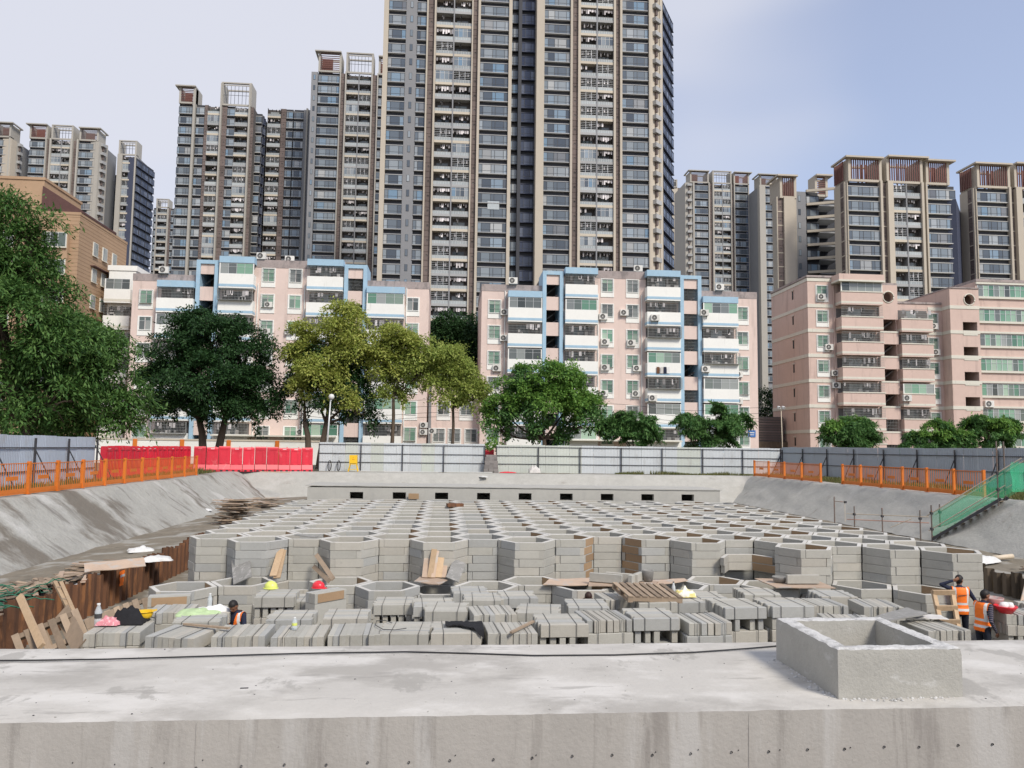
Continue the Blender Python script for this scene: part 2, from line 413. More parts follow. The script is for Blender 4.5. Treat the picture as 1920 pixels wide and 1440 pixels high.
# ================================================================== THE PIT
FLOOR = -2.58
LX, RX, BY = -15.3, 24.1, 59.4                  # rim of the pit: left, right, back
LT, RT, BT = -12.7, 21.8, 57.2                  # toe of the banks
LP, RP = -9.4, 18.3                             # lines of sheet piles
BERM = -1.92
b = MB()
for x0, x1, y0, y1 in ((-900, LX - .9, -300, 1800), (RX + .9, 900, -300, 1800), (LX - .9, RX + .9, BY + .5, 1800), (LX - .9, RX + .9, -300, 2.5)):
    b.add([(x0, y0, 0), (x1, y0, 0), (x1, y1, 0), (x0, y1, 0)], [(0, 1, 2, 3)], 'earth')
b.add([(LX - .9, 2.5, 0), (RX + .9, 2.5, 0), (RX + .9, 2.5, FLOOR), (LX - .9, 2.5, FLOOR)], [(0, 1, 2, 3)], 'shotcrete')
struct('ground', b)
def bank(name, fn, nu, nv):
    struct(name, MB().sheet(fn, nu, nv, 'shotcrete' if name == 'bank_left' else 'shotcrete_clean'))
def bank_pt(edge, toe, t, y, axis, sgn):
    """t 0..1: rim strip, then the lip, then down to the toe; a little uneven"""
    if t < .12: d, z = -.9 + .9 * t / .12, .02 + .02 * wob(y, t * 9, 3, .8)
    else:
        k = (t - .12) / .88
        d = abs(toe - edge) * k
        z = BERM * (k ** 1.08)
        z -= .10 * math.sin(k * PI) * (1 + .6 * wob(y, k * 3, 0, .35))
    n = .10 * wob(y * .5, t * 4, 1) + .05 * wob(y * 1.7, t * 7, 2)
    d += n * (0.3 if t < .12 else 1)
    p = edge + sgn * d
    return (p, y, z + (.05 * wob(y * 1.3, t * 6, 5) if t > .12 else 0)) if axis == 'x' else (y, p, z + (.05 * wob(y * 1.3, t * 6, 5) if t > .12 else 0))
bank('bank_left', lambda u, v: bank_pt(LX, LT, u, 2.5 + v * (BY - 1.4), 'x', 1), 16, 120)
bank('bank_right', lambda u, v: bank_pt(RX, RT, 1 - u, 2.5 + v * (BY - 1.4), 'x', -1), 16, 120)
bank('bank_back', lambda u, v: bank_pt(BY, BT, 1 - v, LX - .9 + u * (RX - LX + 1.8), 'y', -1), 90, 16)
struct('berm_left', MB().sheet(lambda u, v: (LT - .2 + u * (LP - LT + .15), 2.5 + v * 56, BERM + .04 + .22 * u + .06 * wob(u * 4, v * 50, 0)), 12, 110, 'mud'))
struct('berm_right', MB().sheet(lambda u, v: (RP + .05 + u * (RT - RP + .25), 2.5 + v * 56, BERM - .02 + .05 * wob(u * 4, v * 50, 0)), 12, 110, 'mud'))
struct('berm_back', MB().sheet(lambda u, v: (LP + u * (RP - LP), 40 + v * 18.4, BERM - .05 + .05 * wob(u * 20, v * 10, 0)), 20, 12, 'mud'))
b = MB()
b.add([(LP, 2.5, FLOOR), (RP, 2.5, FLOOR), (RP, 58, FLOOR), (LP, 58, FLOOR)], [(0, 1, 2, 3)], 'mud')
struct('pit_floor', b)

# sheet piles, each a folded sheet of rusty steel
def pile_mesh(m, h, w=.42, d=.13):
    b = MB()
    pr = [(0, 0), (.10, 0), (.15, d), (.32, d), (w, 0)]
    t = .012
    for (u0, v0), (u1, v1) in zip(pr, pr[1:]):
        b.add([(v0, u0, 0), (v1, u1, 0), (v1, u1, h), (v0, u0, h), (v0 - t, u0, 0), (v1 - t, u1, 0), (v1 - t, u1, h), (v0 - t, u0, h)],
              [(0, 1, 2, 3), (7, 6, 5, 4), (3, 2, 6, 7)], m)
    return b.mesh('sheet_pile')
def pile_wall(label, X, y0, y1, m, h, flip):
    r = thing('sheet_pile_wall', label, 'retaining wall', (X, y0, FLOOR))
    ms = [pile_mesh(m, h + k) for k in (.0, .05, .10, .16, -.03)]
    y = 0
    while y < y1 - y0:
        obj('sheet_pile', ms[rnd.randrange(5)], r, (rnd.uniform(-.015, .015), y, 0), (rnd.uniform(-.008, .008), rnd.uniform(-.02, .02), 0), (-1 if flip else 1, 1, 1))
        y += .42
pile_wall('rusty brown steel sheet piles below the littered left bank', LP, 6.0, 37.5, 'rust', 1.0, False)
pile_wall('dark weathered sheet piles beside the two standing workers', RP, 9.0, 37.5, 'pile_dark', .72, True)

# ------------------------------------------------------------------ foreground slab, upstand, cable
Y0, Y1, ZS = 6.57, 8.85, -.2
b = MB()
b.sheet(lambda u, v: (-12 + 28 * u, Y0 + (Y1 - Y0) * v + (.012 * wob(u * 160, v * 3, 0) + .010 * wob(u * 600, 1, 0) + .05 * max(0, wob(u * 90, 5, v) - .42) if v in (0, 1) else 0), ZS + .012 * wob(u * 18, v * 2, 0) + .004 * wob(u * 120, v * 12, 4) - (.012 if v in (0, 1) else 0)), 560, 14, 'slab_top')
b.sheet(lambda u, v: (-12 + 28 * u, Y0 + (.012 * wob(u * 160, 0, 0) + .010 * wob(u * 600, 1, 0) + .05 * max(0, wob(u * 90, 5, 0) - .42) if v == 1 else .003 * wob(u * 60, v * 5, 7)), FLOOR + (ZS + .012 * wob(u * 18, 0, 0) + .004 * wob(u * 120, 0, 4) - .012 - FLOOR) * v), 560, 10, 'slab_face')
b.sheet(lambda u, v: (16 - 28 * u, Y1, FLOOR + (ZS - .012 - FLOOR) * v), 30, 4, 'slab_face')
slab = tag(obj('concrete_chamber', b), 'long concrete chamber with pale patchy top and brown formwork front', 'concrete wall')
hole = MB()
hole.lathe([(.010, .004), (.008, -.012), (0, -.014)], 'ac_dark', n=9)
hm = hole.mesh('tie_hole')
for i in range(34):
    x = -4.3 + .338 * i + rnd.uniform(-.012, .012)
    obj('tie_hole', hm, slab, (x, Y0 - .006, -.60 + .008 * i * .338 + rnd.uniform(-.006, .006)), (PI / 2, 0, 0))
    if rnd.random() < .45:
        obj('tie_hole', hm, slab, (x + rnd.uniform(.02, .1), Y0 - .006, -.53 + rnd.uniform(-.01, .01)), (PI / 2, 0, 0), (.45, .45, .45))
for x in (-1.95, 2.62):
    obj('form_joint', MB().box(-.0018, .0018, -.002, 0, -1.2, -.03, 'slab_face'), slab, (x, Y0 - .0055, ZS))
# square upstand round a manhole opening
bx0, bx1, by0, by1, bz = 3.545, 4.72, 6.80, 8.10, .235
t = .15
r = bmesh.new()
def rough_box(bm, x0, x1, y0, y1, z0, z1, n=14):
    vs = bmesh.ops.create_cube(bm, size=1)['verts']
    for v in vs: v.co = Vector((x0 if v.co.x < 0 else x1, y0 if v.co.y < 0 else y1, z0 if v.co.z < 0 else z1))
outer = [(bx0, by0), (bx1, by0), (bx1, by1), (bx0, by1)]
inner = [(bx0 + t, by0 + t), (bx1 - t, by0 + t), (bx1 - t, by1 - t), (bx0 + t, by1 - t)]
b = MB()
def edge_pt(P, Q, u): return P[0] + (Q[0] - P[0]) * u, P[1] + (Q[1] - P[1]) * u
for i in range(4):
    P, Q, Pi, Qi = outer[i], outer[(i + 1) % 4], inner[i], inner[(i + 1) % 4]
    def top_z(x, y): return bz + .010 * wob(x * 9, y * 9, 1) + .005 * wob(x * 40, y * 40, 2)
    def fo(u, v, P=P, Q=Q):
        x, y = edge_pt(P, Q, u)
        k = .006 * wob(x * 22, y * 22, v * 14) if 0 < v < 1 else 0
        ins = .010 if v == 1 else 0
        cx, cy = (bx0 + bx1) / 2, (by0 + by1) / 2
        return (x + (cx - x) * ins + k * .5, y + (cy - y) * ins + k * .5, -.23 + (top_z(x, y) - .012 + .23) * v)
    def fi(u, v, P=Pi, Q=Qi):
        x, y = edge_pt(Q, P, u)
        return (x, y, -1.6 + (top_z(x, y) - .008 + 1.6) * v)
    def ft(u, v, P=P, Q=Q, Pi=Pi, Qi=Qi):
        xo, yo = edge_pt(P, Q, u); xi, yi = edge_pt(Pi, Qi, u)
        cx, cy = (bx0 + bx1) / 2, (by0 + by1) / 2
        xo, yo = xo + (cx - xo) * .010, yo + (cy - yo) * .010
        x, y = xo + (xi - xo) * v, yo + (yi - yo) * v
        return (x, y, top_z(x, y) - (.012 if v == 0 else .008 if v == 1 else 0))
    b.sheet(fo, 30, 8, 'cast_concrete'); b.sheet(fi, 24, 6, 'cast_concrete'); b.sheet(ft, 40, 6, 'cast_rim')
tag(obj('manhole_upstand', b), 'hollow square concrete upstand standing on the pale slab', 'concrete box')
# rough mortar fillet at its foot
b = MB()
for i in range(120):
    P, Q = (outer[0], outer[1]) if i % 2 else (outer[3], outer[0])
    x, y = edge_pt(P, Q, rnd.random())
    s = rnd.uniform(.004, .013)
    x -= rnd.random() ** 3 * .12 if i % 2 == 0 else 0; y -= rnd.random() ** 2 * .07 if i % 2 else 0
    b.lathe([(s * 1.5, 0), (s, s * .7), (0, s)], 'cast_rim', (x, y, ZS - .002), n=5)
o = tag(obj('mortar_crumbs', b), 'loose mortar crumbs along the foot of the upstand', 'rubble'); o['kind'] = 'stuff'
pts = [onz(x, y, ZS + .014) for x, y in ((-60, 1239), (60, 1238), (200, 1236), (350, 1231.5), (500, 1227), (620, 1224), (760, 1222), (880, 1225), (1000, 1229), (1150, 1228), (1300, 1223), (1400, 1216), (1458, 1211), (1475, 1205))]
fine = []
for i in range(len(pts) - 1):
    for k in range(5): fine.append(pts[i].lerp(pts[i + 1], k / 5) + Vector((0, .006 * wob(i + k / 5, 3), 0)))
tag(obj('black_cable', MB().tube(fine, .008, 'cable', 6)), 'thin black cable lying across the pale slab', 'cable')
b = MB()
for i in range(260):
    x, y = rnd.uniform(-4.5, 6.5), rnd.uniform(Y0 + .05, Y1 - .03)
    if bx0 - .02 < x < bx1 + .02 and by0 - .02 < y < by1 + .02: continue
    s = rnd.uniform(.003, .008)
    b.lathe([(s, -.002), (s * .8, s * .5), (0, s * .7)], 'cast_concrete' if rnd.random() < .8 else 'steel_dark', (x, y, ZS + .012 * wob((x + 12) / 28 * 18, (y - Y0) / (Y1 - Y0) * 2, 0)), n=5, sx=rnd.uniform(.7, 1.6))
o = tag(obj('grit', b), 'scattered grit and crumbs over the pale slab', 'grit'); o['kind'] = 'stuff'
p = onz(458, 1292, ZS)
tag(obj('metal_scrap', MB().box(-.035, .035, -.008, .008, 0, .012, 'steel_dark'), None, (p.x, p.y, ZS), (0, 0, .1)), 'small dark metal scrap on the pale slab', 'scrap')

# ------------------------------------------------------------------ hexagonal shafts of stacked concrete planks
S, CH, TH = .785, .213, .105
AP = S * math.sqrt(3) / 2 - .012
def plank_poly(flip, g=.004, a=AP, t=TH):
    c = .8660254
    yo, yi = a, a - t
    R = lambda y: (a - .5 * y) / c - g
    Lf = lambda y: (.5 * y - (a - t)) / c + g
    pts = [(Lf(yi), yi), (R(yi), yi), (R(yo), yo), (Lf(yo), yo)]
    if flip: pts = [(-x, y) for x, y in reversed(pts)]
    return pts
def plank_mesh(m, flip, brown):
    b = MB()
    z0, z1 = .004, CH - .003
    p = plank_poly(flip)
    q = [(x * .992, y + (.005 if abs(y - AP) > .01 else -.005)) for x, y in p]
    vs = [(x, y, z0 + .008) for x, y in p] + [(x, y, z1 - .008) for x, y in p] + [(x, y, z1) for x, y in q] + [(x, y, z0) for x, y in q]
    for i in range(4):
        j = (i + 1) % 4
        mm = 'brown_face' if brown and abs(p[i][1] - p[j][1]) < .01 and (brown > 1 or p[i][1] < AP - .01) else m
        b.add([vs[i], vs[j], vs[4 + j], vs[4 + i]], [(0, 1, 2, 3)], mm)
        b.add([vs[4 + i], vs[4 + j], vs[8 + j], vs[8 + i], vs[12 + i], vs[12 + j]], [(0, 1, 2, 3), (4, 5, 1, 0)][:1], m)
        b.add([vs[12 + i], vs[12 + j], vs[j], vs[i]], [(0, 1, 2, 3)], m)
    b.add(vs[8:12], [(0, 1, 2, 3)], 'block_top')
    b.add(vs[12:16], [(3, 2, 1, 0)], m)
    return b.mesh('plank')
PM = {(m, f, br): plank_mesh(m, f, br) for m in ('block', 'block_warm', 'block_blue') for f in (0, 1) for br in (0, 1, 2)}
def shaft_mesh(n):
    b = MB()
    for k in range(n):
        for s in range(6):
            p = plank_poly(k % 2, .006)
            a = math.radians(60 * s)
            c_, s_ = math.cos(a), math.sin(a)
            b.prism([(x * c_ - y * s_, x * s_ + y * c_) for x, y in p], k * CH + .003, (k + 1) * CH - .003, 'block')
    return b.mesh('lower_courses')
SHAFT = {n: shaft_mesh(n) for n in (4, 9)}
def pick_m():
    r_ = rnd.random()
    return 'block' if r_ < .58 else 'block_warm' if r_ < .8 else 'block_blue'
def hex_shaft(x, y, courses, full, label, group, brown_sides=()):
    r = thing('hexagonal_shaft', label, 'concrete shaft', (x, y, FLOOR), math.radians(rnd.uniform(-.5, .5)), group)
    k0 = 0 if full else courses - 1
    if not full:
        o = obj('lower_courses', SHAFT[9], r, (0, 0, 0), (0, 0, 0), None if courses == 10 else (1, 1, (courses - 1) / 9))
    base_m = pick_m()
    for k in range(k0, courses):
        for s in range(6):
            m = base_m if rnd.random() < .62 else pick_m()
            br = 2 if s in brown_sides else 1 if s == 5 and rnd.random() < .42 else 0
            obj('plank', PM[m, k % 2, int(br)], r, (rnd.uniform(-.010, .010), rnd.uniform(-.010, .010), k * CH + rnd.uniform(-.001, .002)), (0, 0, math.radians(60 * s + rnd.uniform(-.35, .35))))
    return r
HX, HY, PX, PY = -6.02, 21.5, 1.1775, S * math.sqrt(3)
def hex_at(i, k): return HX + PX * i, HY - (PY / 2 if i % 2 else 0) + PY * k
front_k = {i: 0 for i in range(17)}
for i in (13, 14): front_k[i] = -1
for i in (15, 16): front_k[i] = -2 if i == 16 else -1
front_k[9] = 1
FRONT_L = {0: 'tall hexagonal shaft at the corner nearest the rusty piles', 1: 'tall hexagonal shaft with the grey plywood leaning on it', 2: 'tall hexagonal shaft with paired planks leaning on it', 3: 'tall hexagonal shaft with narrow planks leaning on it',
           4: 'tall hexagonal shaft left of the bundle of upright planks', 5: 'recessed tall shaft behind the bundle of upright planks', 8: 'tall hexagonal shaft with a brown side, left of the recess behind the platform', 9: 'recessed tall shaft between the two brown-sided ones', 10: 'tall hexagonal shaft with a brown side near the grey bucket', 12: 'tall hexagonal shaft behind the half-built ring on the tan platform', 16: 'tall hexagonal shaft at the corner behind the man with raised hand'}
for i in range(17):
    for k in range(-2, 12):
        if k < front_k[i]: continue
        x, y = hex_at(i, k)
        if y > 36.4: continue
        front = k <= front_k[i] or (i in (8, 11) and k < 2) or (i == 12 and k < 1)
        hex_shaft(x, y, 10, front, (FRONT_L.get(i) if k == front_k[i] else None) or 'tall hexagonal shaft of stacked concrete planks facing the block stacks' if front else 'hexagonal concrete plank shaft within the honeycomb field behind the front row',
                  'tall shafts along the front of the honeycomb' if front else 'honeycomb of hexagonal shafts', (4,) if (i, k) == (8, 0) else (2,) if (i, k) == (10, 0) else ())
for i, k, n in ((0, -2, 6), (1, -1, 6), (2, -1, 5), (3, -1, 6), (4, -2, 6), (5, -1, 5), (6, -2, 6), (7, -1, 6), (8, -2, 6), (9, -1, 5), (11, -1, 6), (12, -2, 6), (13, -2, 5), (10, -2, 6), (14, -2, 6), (15, -2, 6), (2, -2, 4)):
    x, y = hex_at(i, k)
    hex_shaft(x, y, n, True, {(0, -2): 'low hexagonal shaft beside the brown-faced planks near the rusty piles', (4, -2): 'low hexagonal shaft beside the plywood platform of the plank bundle', (6, -2): 'low hexagonal shaft between the plank bundle and the long stained board',
              (8, -2): 'low hexagonal shaft partly covered by the long stained board', (12, -2): 'low hexagonal shaft under the tan plywood platform', (15, -2): 'low hexagonal shaft behind the pale ladder frame'}.get((i, k), 'low half-built hexagonal shaft of concrete planks in front of the tall ones'), 'low half-built shafts')
# two half-built courses standing on a board by the right
x, y = hex_at(12, -1)

# far end wall with a row of openings under its roof slab
b = MB()
WY, wz0, wz1 = 36.85, -.47, -.15
xs = [-6.4]
for i in range(9):
    c = -4.13 + 1.99 * i
    xs += [c - .31, c + .31]
xs.append(13.4)
for i in range(0, len(xs), 2): b.box(xs[i], xs[i + 1], WY, WY + .3, FLOOR, .06, 'far_wall')
for i in range(1, len(xs) - 1, 2):
    b.box(xs[i], xs[i + 1], WY, WY + .3, wz1, .06, 'far_wall'); b.box(xs[i], xs[i + 1], WY, WY + .3, FLOOR, wz0, 'far_wall')
b.box(-6.4, 13.4, WY + 2.6, WY + 2.9, FLOOR, .06, 'far_wall')
b.box(-6.4, -6.1, WY + .3, WY + 2.6, FLOOR, .06, 'far_wall'); b.box(13.1, 13.4, WY + .3, WY + 2.6, FLOOR, .06, 'far_wall')
fw = thing('tank_end_wall', 'pale concrete end wall with a row of small dark rectangular openings', 'concrete wall')
obj('wall', b, fw)
obj('roof_slab', MB().sheet(lambda u, v: (-6.5 + 20 * u, WY - .04 + 3.0 * v, .16 - .07 * u + .015 * wob(u * 30, v * 3)), 60, 6, 'far_wall', thick=.04), fw)

# ------------------------------------------------------------------ stacks of planks tied with straps
PL, PT = .80, .098
def loose_plank(m):
    b = MB()
    e = .008
    x, y, z = PL / 2, PT / 2, CH - .004
    ring = lambda i, zz: [(-x + i, -y + i, zz), (x - i, -y + i, zz), (x - i, y - i, zz), (-x + i, y - i, zz)]
    # notched ends as on the real planks: a tapered corner
    vs = ring(e, 0) + ring(0, e) + ring(0, z - e) + ring(e, z)
    fs = [(3, 2, 1, 0)]
    for k in range(3): fs += [(k * 4 + i, k * 4 + (i + 1) % 4, k * 4 + 4 + (i + 1) % 4, k * 4 + 4 + i) for i in range(4)]
    return b.add(vs, fs, m).add(vs[12:], [(0, 1, 2, 3)], m).mesh('plank')
LPK = [loose_plank(m) for m in ('block', 'block', 'block_blue', 'block_warm')]
def under_mesh(n):
    b = MB()
    for k in range(n):
        for j in range(7):
            o = -.42 + j * .14 + rnd.uniform(-.015, .015)
            if k % 2: b.box(-.40, .40, o - .049, o + .049, k * CH, (k + 1) * CH - .004, 'block')
            else: b.box(o - .049, o + .049, -.40, .40, k * CH, (k + 1) * CH - .004, 'block')
    return b
UNDER = {n: under_mesh(n).mesh('lower_layers') for n in range(1, 7)}
def strap_mesh(w, h):
    b = MB()
    for s in (-.23, .22):
        b.box(-w / 2 - .006, w / 2 + .006, s - .004, s + .004, h, h + .004, 'strap')
        for e in (-1, 1): b.box(e * (w / 2 + .004) - .003, e * (w / 2 + .004) + .003, s - .004, s + .004, h - .62, h + .003, 'strap')
    return b
def block_stack(px, py, ztop, label, rz=0, first=1, n=9, layers=3, gap=.004, group='strapped stacks of concrete planks', wide=1.0):
    """px, py: centre of the top in the photograph; first 1: top planks run across the view, 0: along it"""
    c = onz(px, py, ztop)
    total = max(layers + 1, round((ztop - FLOOR - .10) / CH))
    z0 = ztop - total * CH
    r = thing('block_stack', label, 'block stack', (c.x, c.y, FLOOR), math.radians(rz + rnd.uniform(-3, 3)), group)
    # timber skids down to the floor
    for s in (-.33, 0, .33): obj('skid', MB().box(-.4, .4, s - .05, s + .05, 0, z0 - FLOOR - .002, 'wood_grey'), r)
    under = total - layers
    if under > 0:
        u = under
        zz = z0 - FLOOR
        while u > 0:
            q = min(u, 6)
            obj('lower_layers', UNDER[q], r, (0, 0, zz))
            zz += q * CH; u -= q
    for L_ in range(layers):
        zz = ztop - FLOOR - (L_ + 1) * CH
        across = (first + L_) % 2
        nn = n if L_ == 0 else (n if gap > .03 and not across else 5 if not across else 7)
        W = (.87 if across else .80) * wide
        step = W / nn
        for j in range(nn):
            if L_ > 0 and not across and rnd.random() < .12: continue
            o_ = -W / 2 + step * (j + .5) + rnd.uniform(-.006, .006)
            sl = rnd.uniform(-.035, .035)
            obj('plank', LPK[rnd.randrange(4)], r, (sl, o_, zz) if across else (o_, sl, zz), (0, 0, (0 if across else PI / 2) + math.radians(rnd.uniform(-.8, .8)) + (PI if rnd.random() < .5 else 0)))
    st = strap_mesh(.89 * wide if first else .88, ztop - FLOOR)
    obj('strap', st, r, (0, 0, 0), (0, 0, PI / 2 if first else PI / 2))
    return r
A_ = 'strapped stack of grey concrete planks at the edge of the slab'
B_ = 'strapped stack of concrete planks in the rows nearest the %s'
C_ = 'tall strapped stack of pale concrete planks with open gaps between planks'
Zf = -.95
block_stack(226, 1175, Zf, 'block stack holding the water bottle, pink cloth and black jacket', 4, 0, 9)
block_stack(345, 1183, Zf, 'block stack with a loose stick lying across its top', -14, 0, 8)
block_stack(458, 1181, Zf, A_, 2, 0, 8)
block_stack(566, 1182, Zf, 'block stack with a small yellow-topped bottle on it', 1, 0, 8)
block_stack(668, 1179, Zf, A_, 1, 0, 9)
block_stack(763, 1176, Zf, A_, -1, 1, 9)
block_stack(855, 1175, Zf, 'block stack with a black jacket thrown over it', 1, 1, 9)
block_stack(955, 1176, Zf, 'block stack with a short stick leaning across its corner', 4, 0, 8)
block_stack(1048, 1160, -.90, C_, 3, 1, 9, 4)
block_stack(1130, 1153, -.88, C_, 5, 0, 7, 4, .04)
block_stack(1219, 1149, -.86, C_, 2, 1, 9, 4)
block_stack(1316, 1158, -.92, C_, 6, 0, 7, 4, .04)
block_stack(1378, 1130, -.84, C_, 3, 1, 9, 5)
block_stack(1466, 1128, -.84, C_, 3, 1, 9, 5)
# second and third rows
for px, py, z, rz, fi in ((548, 1152, -1.12, -2, 1), (650, 1150, -1.12, 2, 1), (838, 1137, -1.06, -2, 1), (922, 1143, -1.02, 3, 0), (1010, 1140, -1.02, -6, 1), (812, 1128, -1.12, 2, 1), (905, 1118, -1.16, -1, 1), (968, 1114, -1.16, 2, 1), (1100, 1130, -1.05, -4, 1),
                          (378, 1156, -1.13, 3, 1), (325, 1140, -1.22, 5, 0), (1420, 1108, -1.10, -3, 1), (1535, 1128, -1.08, 4, 0), (1560, 1112, -1.16, -5, 1), (1640, 1130, -1.10, -8, 0), (1240, 1120, -1.18, 3, 1), (1320, 1115, -1.18, -2, 1), (880, 1105, -1.28, 3, 1), (740, 1126, -1.22, -3, 1)):
    block_stack(px, py, z, B_ % ('lime and red helmets' if px < 700 else 'plank bundle' if px < 1030 else 'wooden pallet' if px < 1400 else 'dark board'), rz, fi, 8, 2)
block_stack(520, 1112, -1.10, 'block stack with a lime helmet resting on top', 2, 1, 9, 3)
block_stack(590, 1120, -1.25, 'block stack with a red helmet resting on top', 4, 1, 9, 2)
block_stack(1160, 1117, -1.06, 'plain block stack tucked behind the tilted wooden pallet', 5, 0, 8, 2)
block_stack(1222, 1122, -1.02, 'block stack carrying the tilted wooden pallet', 5, 1, 8, 2)
block_stack(1275, 1122, -1.05, 'block stack carrying a steel flask and a yellow bag', 4, 1, 8, 2)
block_stack(1590, 1160, -.86, 'block stack with a large dark board laid over it', -10, 0, 8, 3, .04)
block_stack(1752, 1172, -.98, 'block stack with a bare timber ladder frame against it', 4, 0, 7, 4, .03)
block_stack(1906, 1146, -1.32, 'block stack with a red bowl and pink bucket on top', -8, 0, 7, 3, .03)
block_stack(1958, 1134, -1.28, 'block stack with pale tops behind the red bowl', -12, 1, 8, 3)
# ================================================================== FENCES ROUND THE SITE
def guard_panel(L_, h=1.2):
    b = MB()
    for z in (.10, h - .04): b.box(0, L_, -.018, .018, z - .018, z + .018, 'orange_paint')
    b.box(0, L_, -.012, .012, .02, .22, 'orange_paint')
    n = int(L_ / .155)
    for i in range(1, n): b.box(L_ * i / n - .009, L_ * i / n + .009, -.009, .009, .2, h - .04, 'orange_paint')
    return b
def guard_fence(label, pts_y, X, group='orange guard fences', lean=0):
    r = thing('guard_fence', label, 'fence', (X, pts_y[0], .03), PI / 2, group)
    post = MB().box(-.06, .06, -.06, .06, 0, 1.24, 'orange_paint').box(-.10, .10, -.10, .10, 0, .012, 'orange_paint').mesh('post')
    plate = MB().box(-.36, .36, -.022, -.012, -.075, .075, 'orange_paint').mesh('sign_plate')
    for i, y in enumerate(pts_y):
        obj('post', post, r, (y - pts_y[0], 0, 0), (0, rnd.uniform(-.012, .012), 0))
        if i < len(pts_y) - 1:
            L_ = pts_y[i + 1] - y - .14
            p = obj('guard_panel', guard_panel(L_), r, (y - pts_y[0] + .07, 0, rnd.uniform(-.01, .01)), (rnd.uniform(-.01, .01), 0, 0))
            for s in (-1, 1): obj('sign_plate', plate, p, (L_ / 2, s * .012, .62), (0, 0, 0 if s > 0 else PI))
def ys(a, b_, step):
    n = max(1, round((b_ - a) / step)); return [a + (b_ - a) * i / n for i in range(n + 1)]
guard_fence('long orange steel guard fence along the top of the left bank', ys(22.0, 50.6, 2.2), -15.75)
guard_fence('short orange guard fence along the right bank, far side of the gap', ys(48.4, 59.2, 2.6), 24.35)
guard_fence('orange guard fence on the right bank running to the green scaffold stair', ys(33.4, 46.0, 2.1), 24.55)

def sheet_panel(m, w, h):
    b = MB()
    n = 8
    for i in range(n):
        u0, u1 = w * i / n, w * (i + 1) / n
        e = (u1 - u0) * .14
        b.add([(u0, 0, 0), (u0 + e, -.022, 0), (u1 - e, -.022, 0), (u1, 0, 0), (u0, 0, h), (u0 + e, -.022, h), (u1 - e, -.022, h), (u1, 0, h)],
              [(0, 1, 5, 4), (1, 2, 6, 5), (2, 3, 7, 6)], m)
    b.box(0, w, .001, .004, 0, h, m)
    return b.mesh('metal_sheet')
SP = {}
def hoarding(label, A, B, h, colours, w=1.06, post_every=4.2, brace=True, rails=(.32, .62, .93), slack=0):
    A, B = Vector((*A, 0)), Vector((*B, 0))
    d = B - A
    L_ = d.length
    r = thing('site_hoarding', label, 'hoarding', A, math.atan2(d.y, d.x), 'metal site hoardings')
    n = max(1, round(L_ / w)); ww = L_ / n
    for i in range(n):
        c = colours(i / n)
        key = (c, round(ww, 3), h)
        if key not in SP: SP[key] = sheet_panel(c, ww - .008, h)
        obj('metal_sheet', SP[key], r, (i * ww, 0, rnd.uniform(-.02, .02) + slack * math.sin(i * .35)), (rnd.uniform(-.008, .008), rnd.uniform(-.004, .004), 0))
    for f in rails: obj('rail', MB().box(0, L_, -.085, -.04, h * f - .02, h * f + .02, 'steel_dark'), r)
    m = max(1, round(L_ / post_every))
    for i in range(m + 1):
        x = L_ * i / m
        obj('post', MB().box(-.035, .035, -.165, -.09, 0, h * .95, 'steel_dark'), r, (x, 0, 0))
        if brace: obj('brace', MB().bar((x, -.13, h * .72), (x + .02, -1.0, .03), .045, .045, 'steel_dark'), r)
    return r
cl = lambda t: 'hoard_blue' if wob(t * 9, 3) > -.1 else 'hoard_green'
xa = ony(599, 840, 62.2).x; xg0 = ony(909, 840, 62.2).x; xg1 = ony(931, 840, 62.2).x; xb = ony(1466, 850, 62.2).x
hoarding('pale blue metal hoarding behind the yellow stand at the back of the pit', (xa, 62.2), (xg0, 62.2), 2.28, cl, 1.0, 3.6, brace=False)
hoarding('pale green and blue metal hoarding right of the gap with paving stones', (xg1, 62.2), (xb, 62.2), 2.24, lambda t: 'hoard_green' if t < .27 or .62 < t < .7 else 'hoard_blue', 1.0, 3.4, brace=False)
hoarding('slate grey metal hoarding behind the right orange fence', (xb, 62.2), (33.5, 26), 2.34, lambda t: 'hoard_slate', 1.05, 3.0, brace=True, rails=(.42, .80), slack=.02)
hoarding('grey blue metal hoarding braced under the big left tree', (-18.7, 18), (-18.7, 43), 2.3, lambda t: 'hoard_shaded', 1.05, 3.1, rails=(.30, .76))

# red water-filled barriers
def barrier_mesh():
    b = MB()
    prof = [(.33, 0), (.33, .16), (.20, .42), (.16, .5), (.15, 1.72), (.11, 1.80)]
    W = .405
    n = len(prof)
    for i in range(n - 1):
        (d0, z0), (d1, z1) = prof[i], prof[i + 1]
        for s in (-1, 1):
            q = [(-W, s * d0, z0), (W, s * d0, z0), (W, s * d1, z1), (-W, s * d1, z1)]
            b.add(q, [(0, 1, 2, 3) if s < 0 else (3, 2, 1, 0)], 'red_plastic')
        b.add([(-W, -d0, z0), (-W, -d1, z1), (-W, d1, z1), (-W, d0, z0)], [(0, 1, 2, 3)], 'red_plastic')
        b.add([(W, -d0, z0), (W, d0, z0), (W, d1, z1), (W, -d1, z1)], [(0, 1, 2, 3)], 'red_plastic')
    b.box(-W, W, -.11, .11, 1.80, 1.801, 'red_plastic', 'b')
    # two wide ribs that make the pressed relief, and the fork slot
    for x in (-.24, .24): b.box(x - .10, x + .10, -.19, -.152, .56, 1.5, 'red_plastic')
    b.box(-.3, .3, -.185, -.152, 1.56, 1.66, 'red_plastic')
    for x in (-.2, .2): b.box(x - .09, x + .09, -.345, -.331, .02, .12, 'ac_dark')
    return b
BMs = barrier_mesh().mesh('barrier_body')
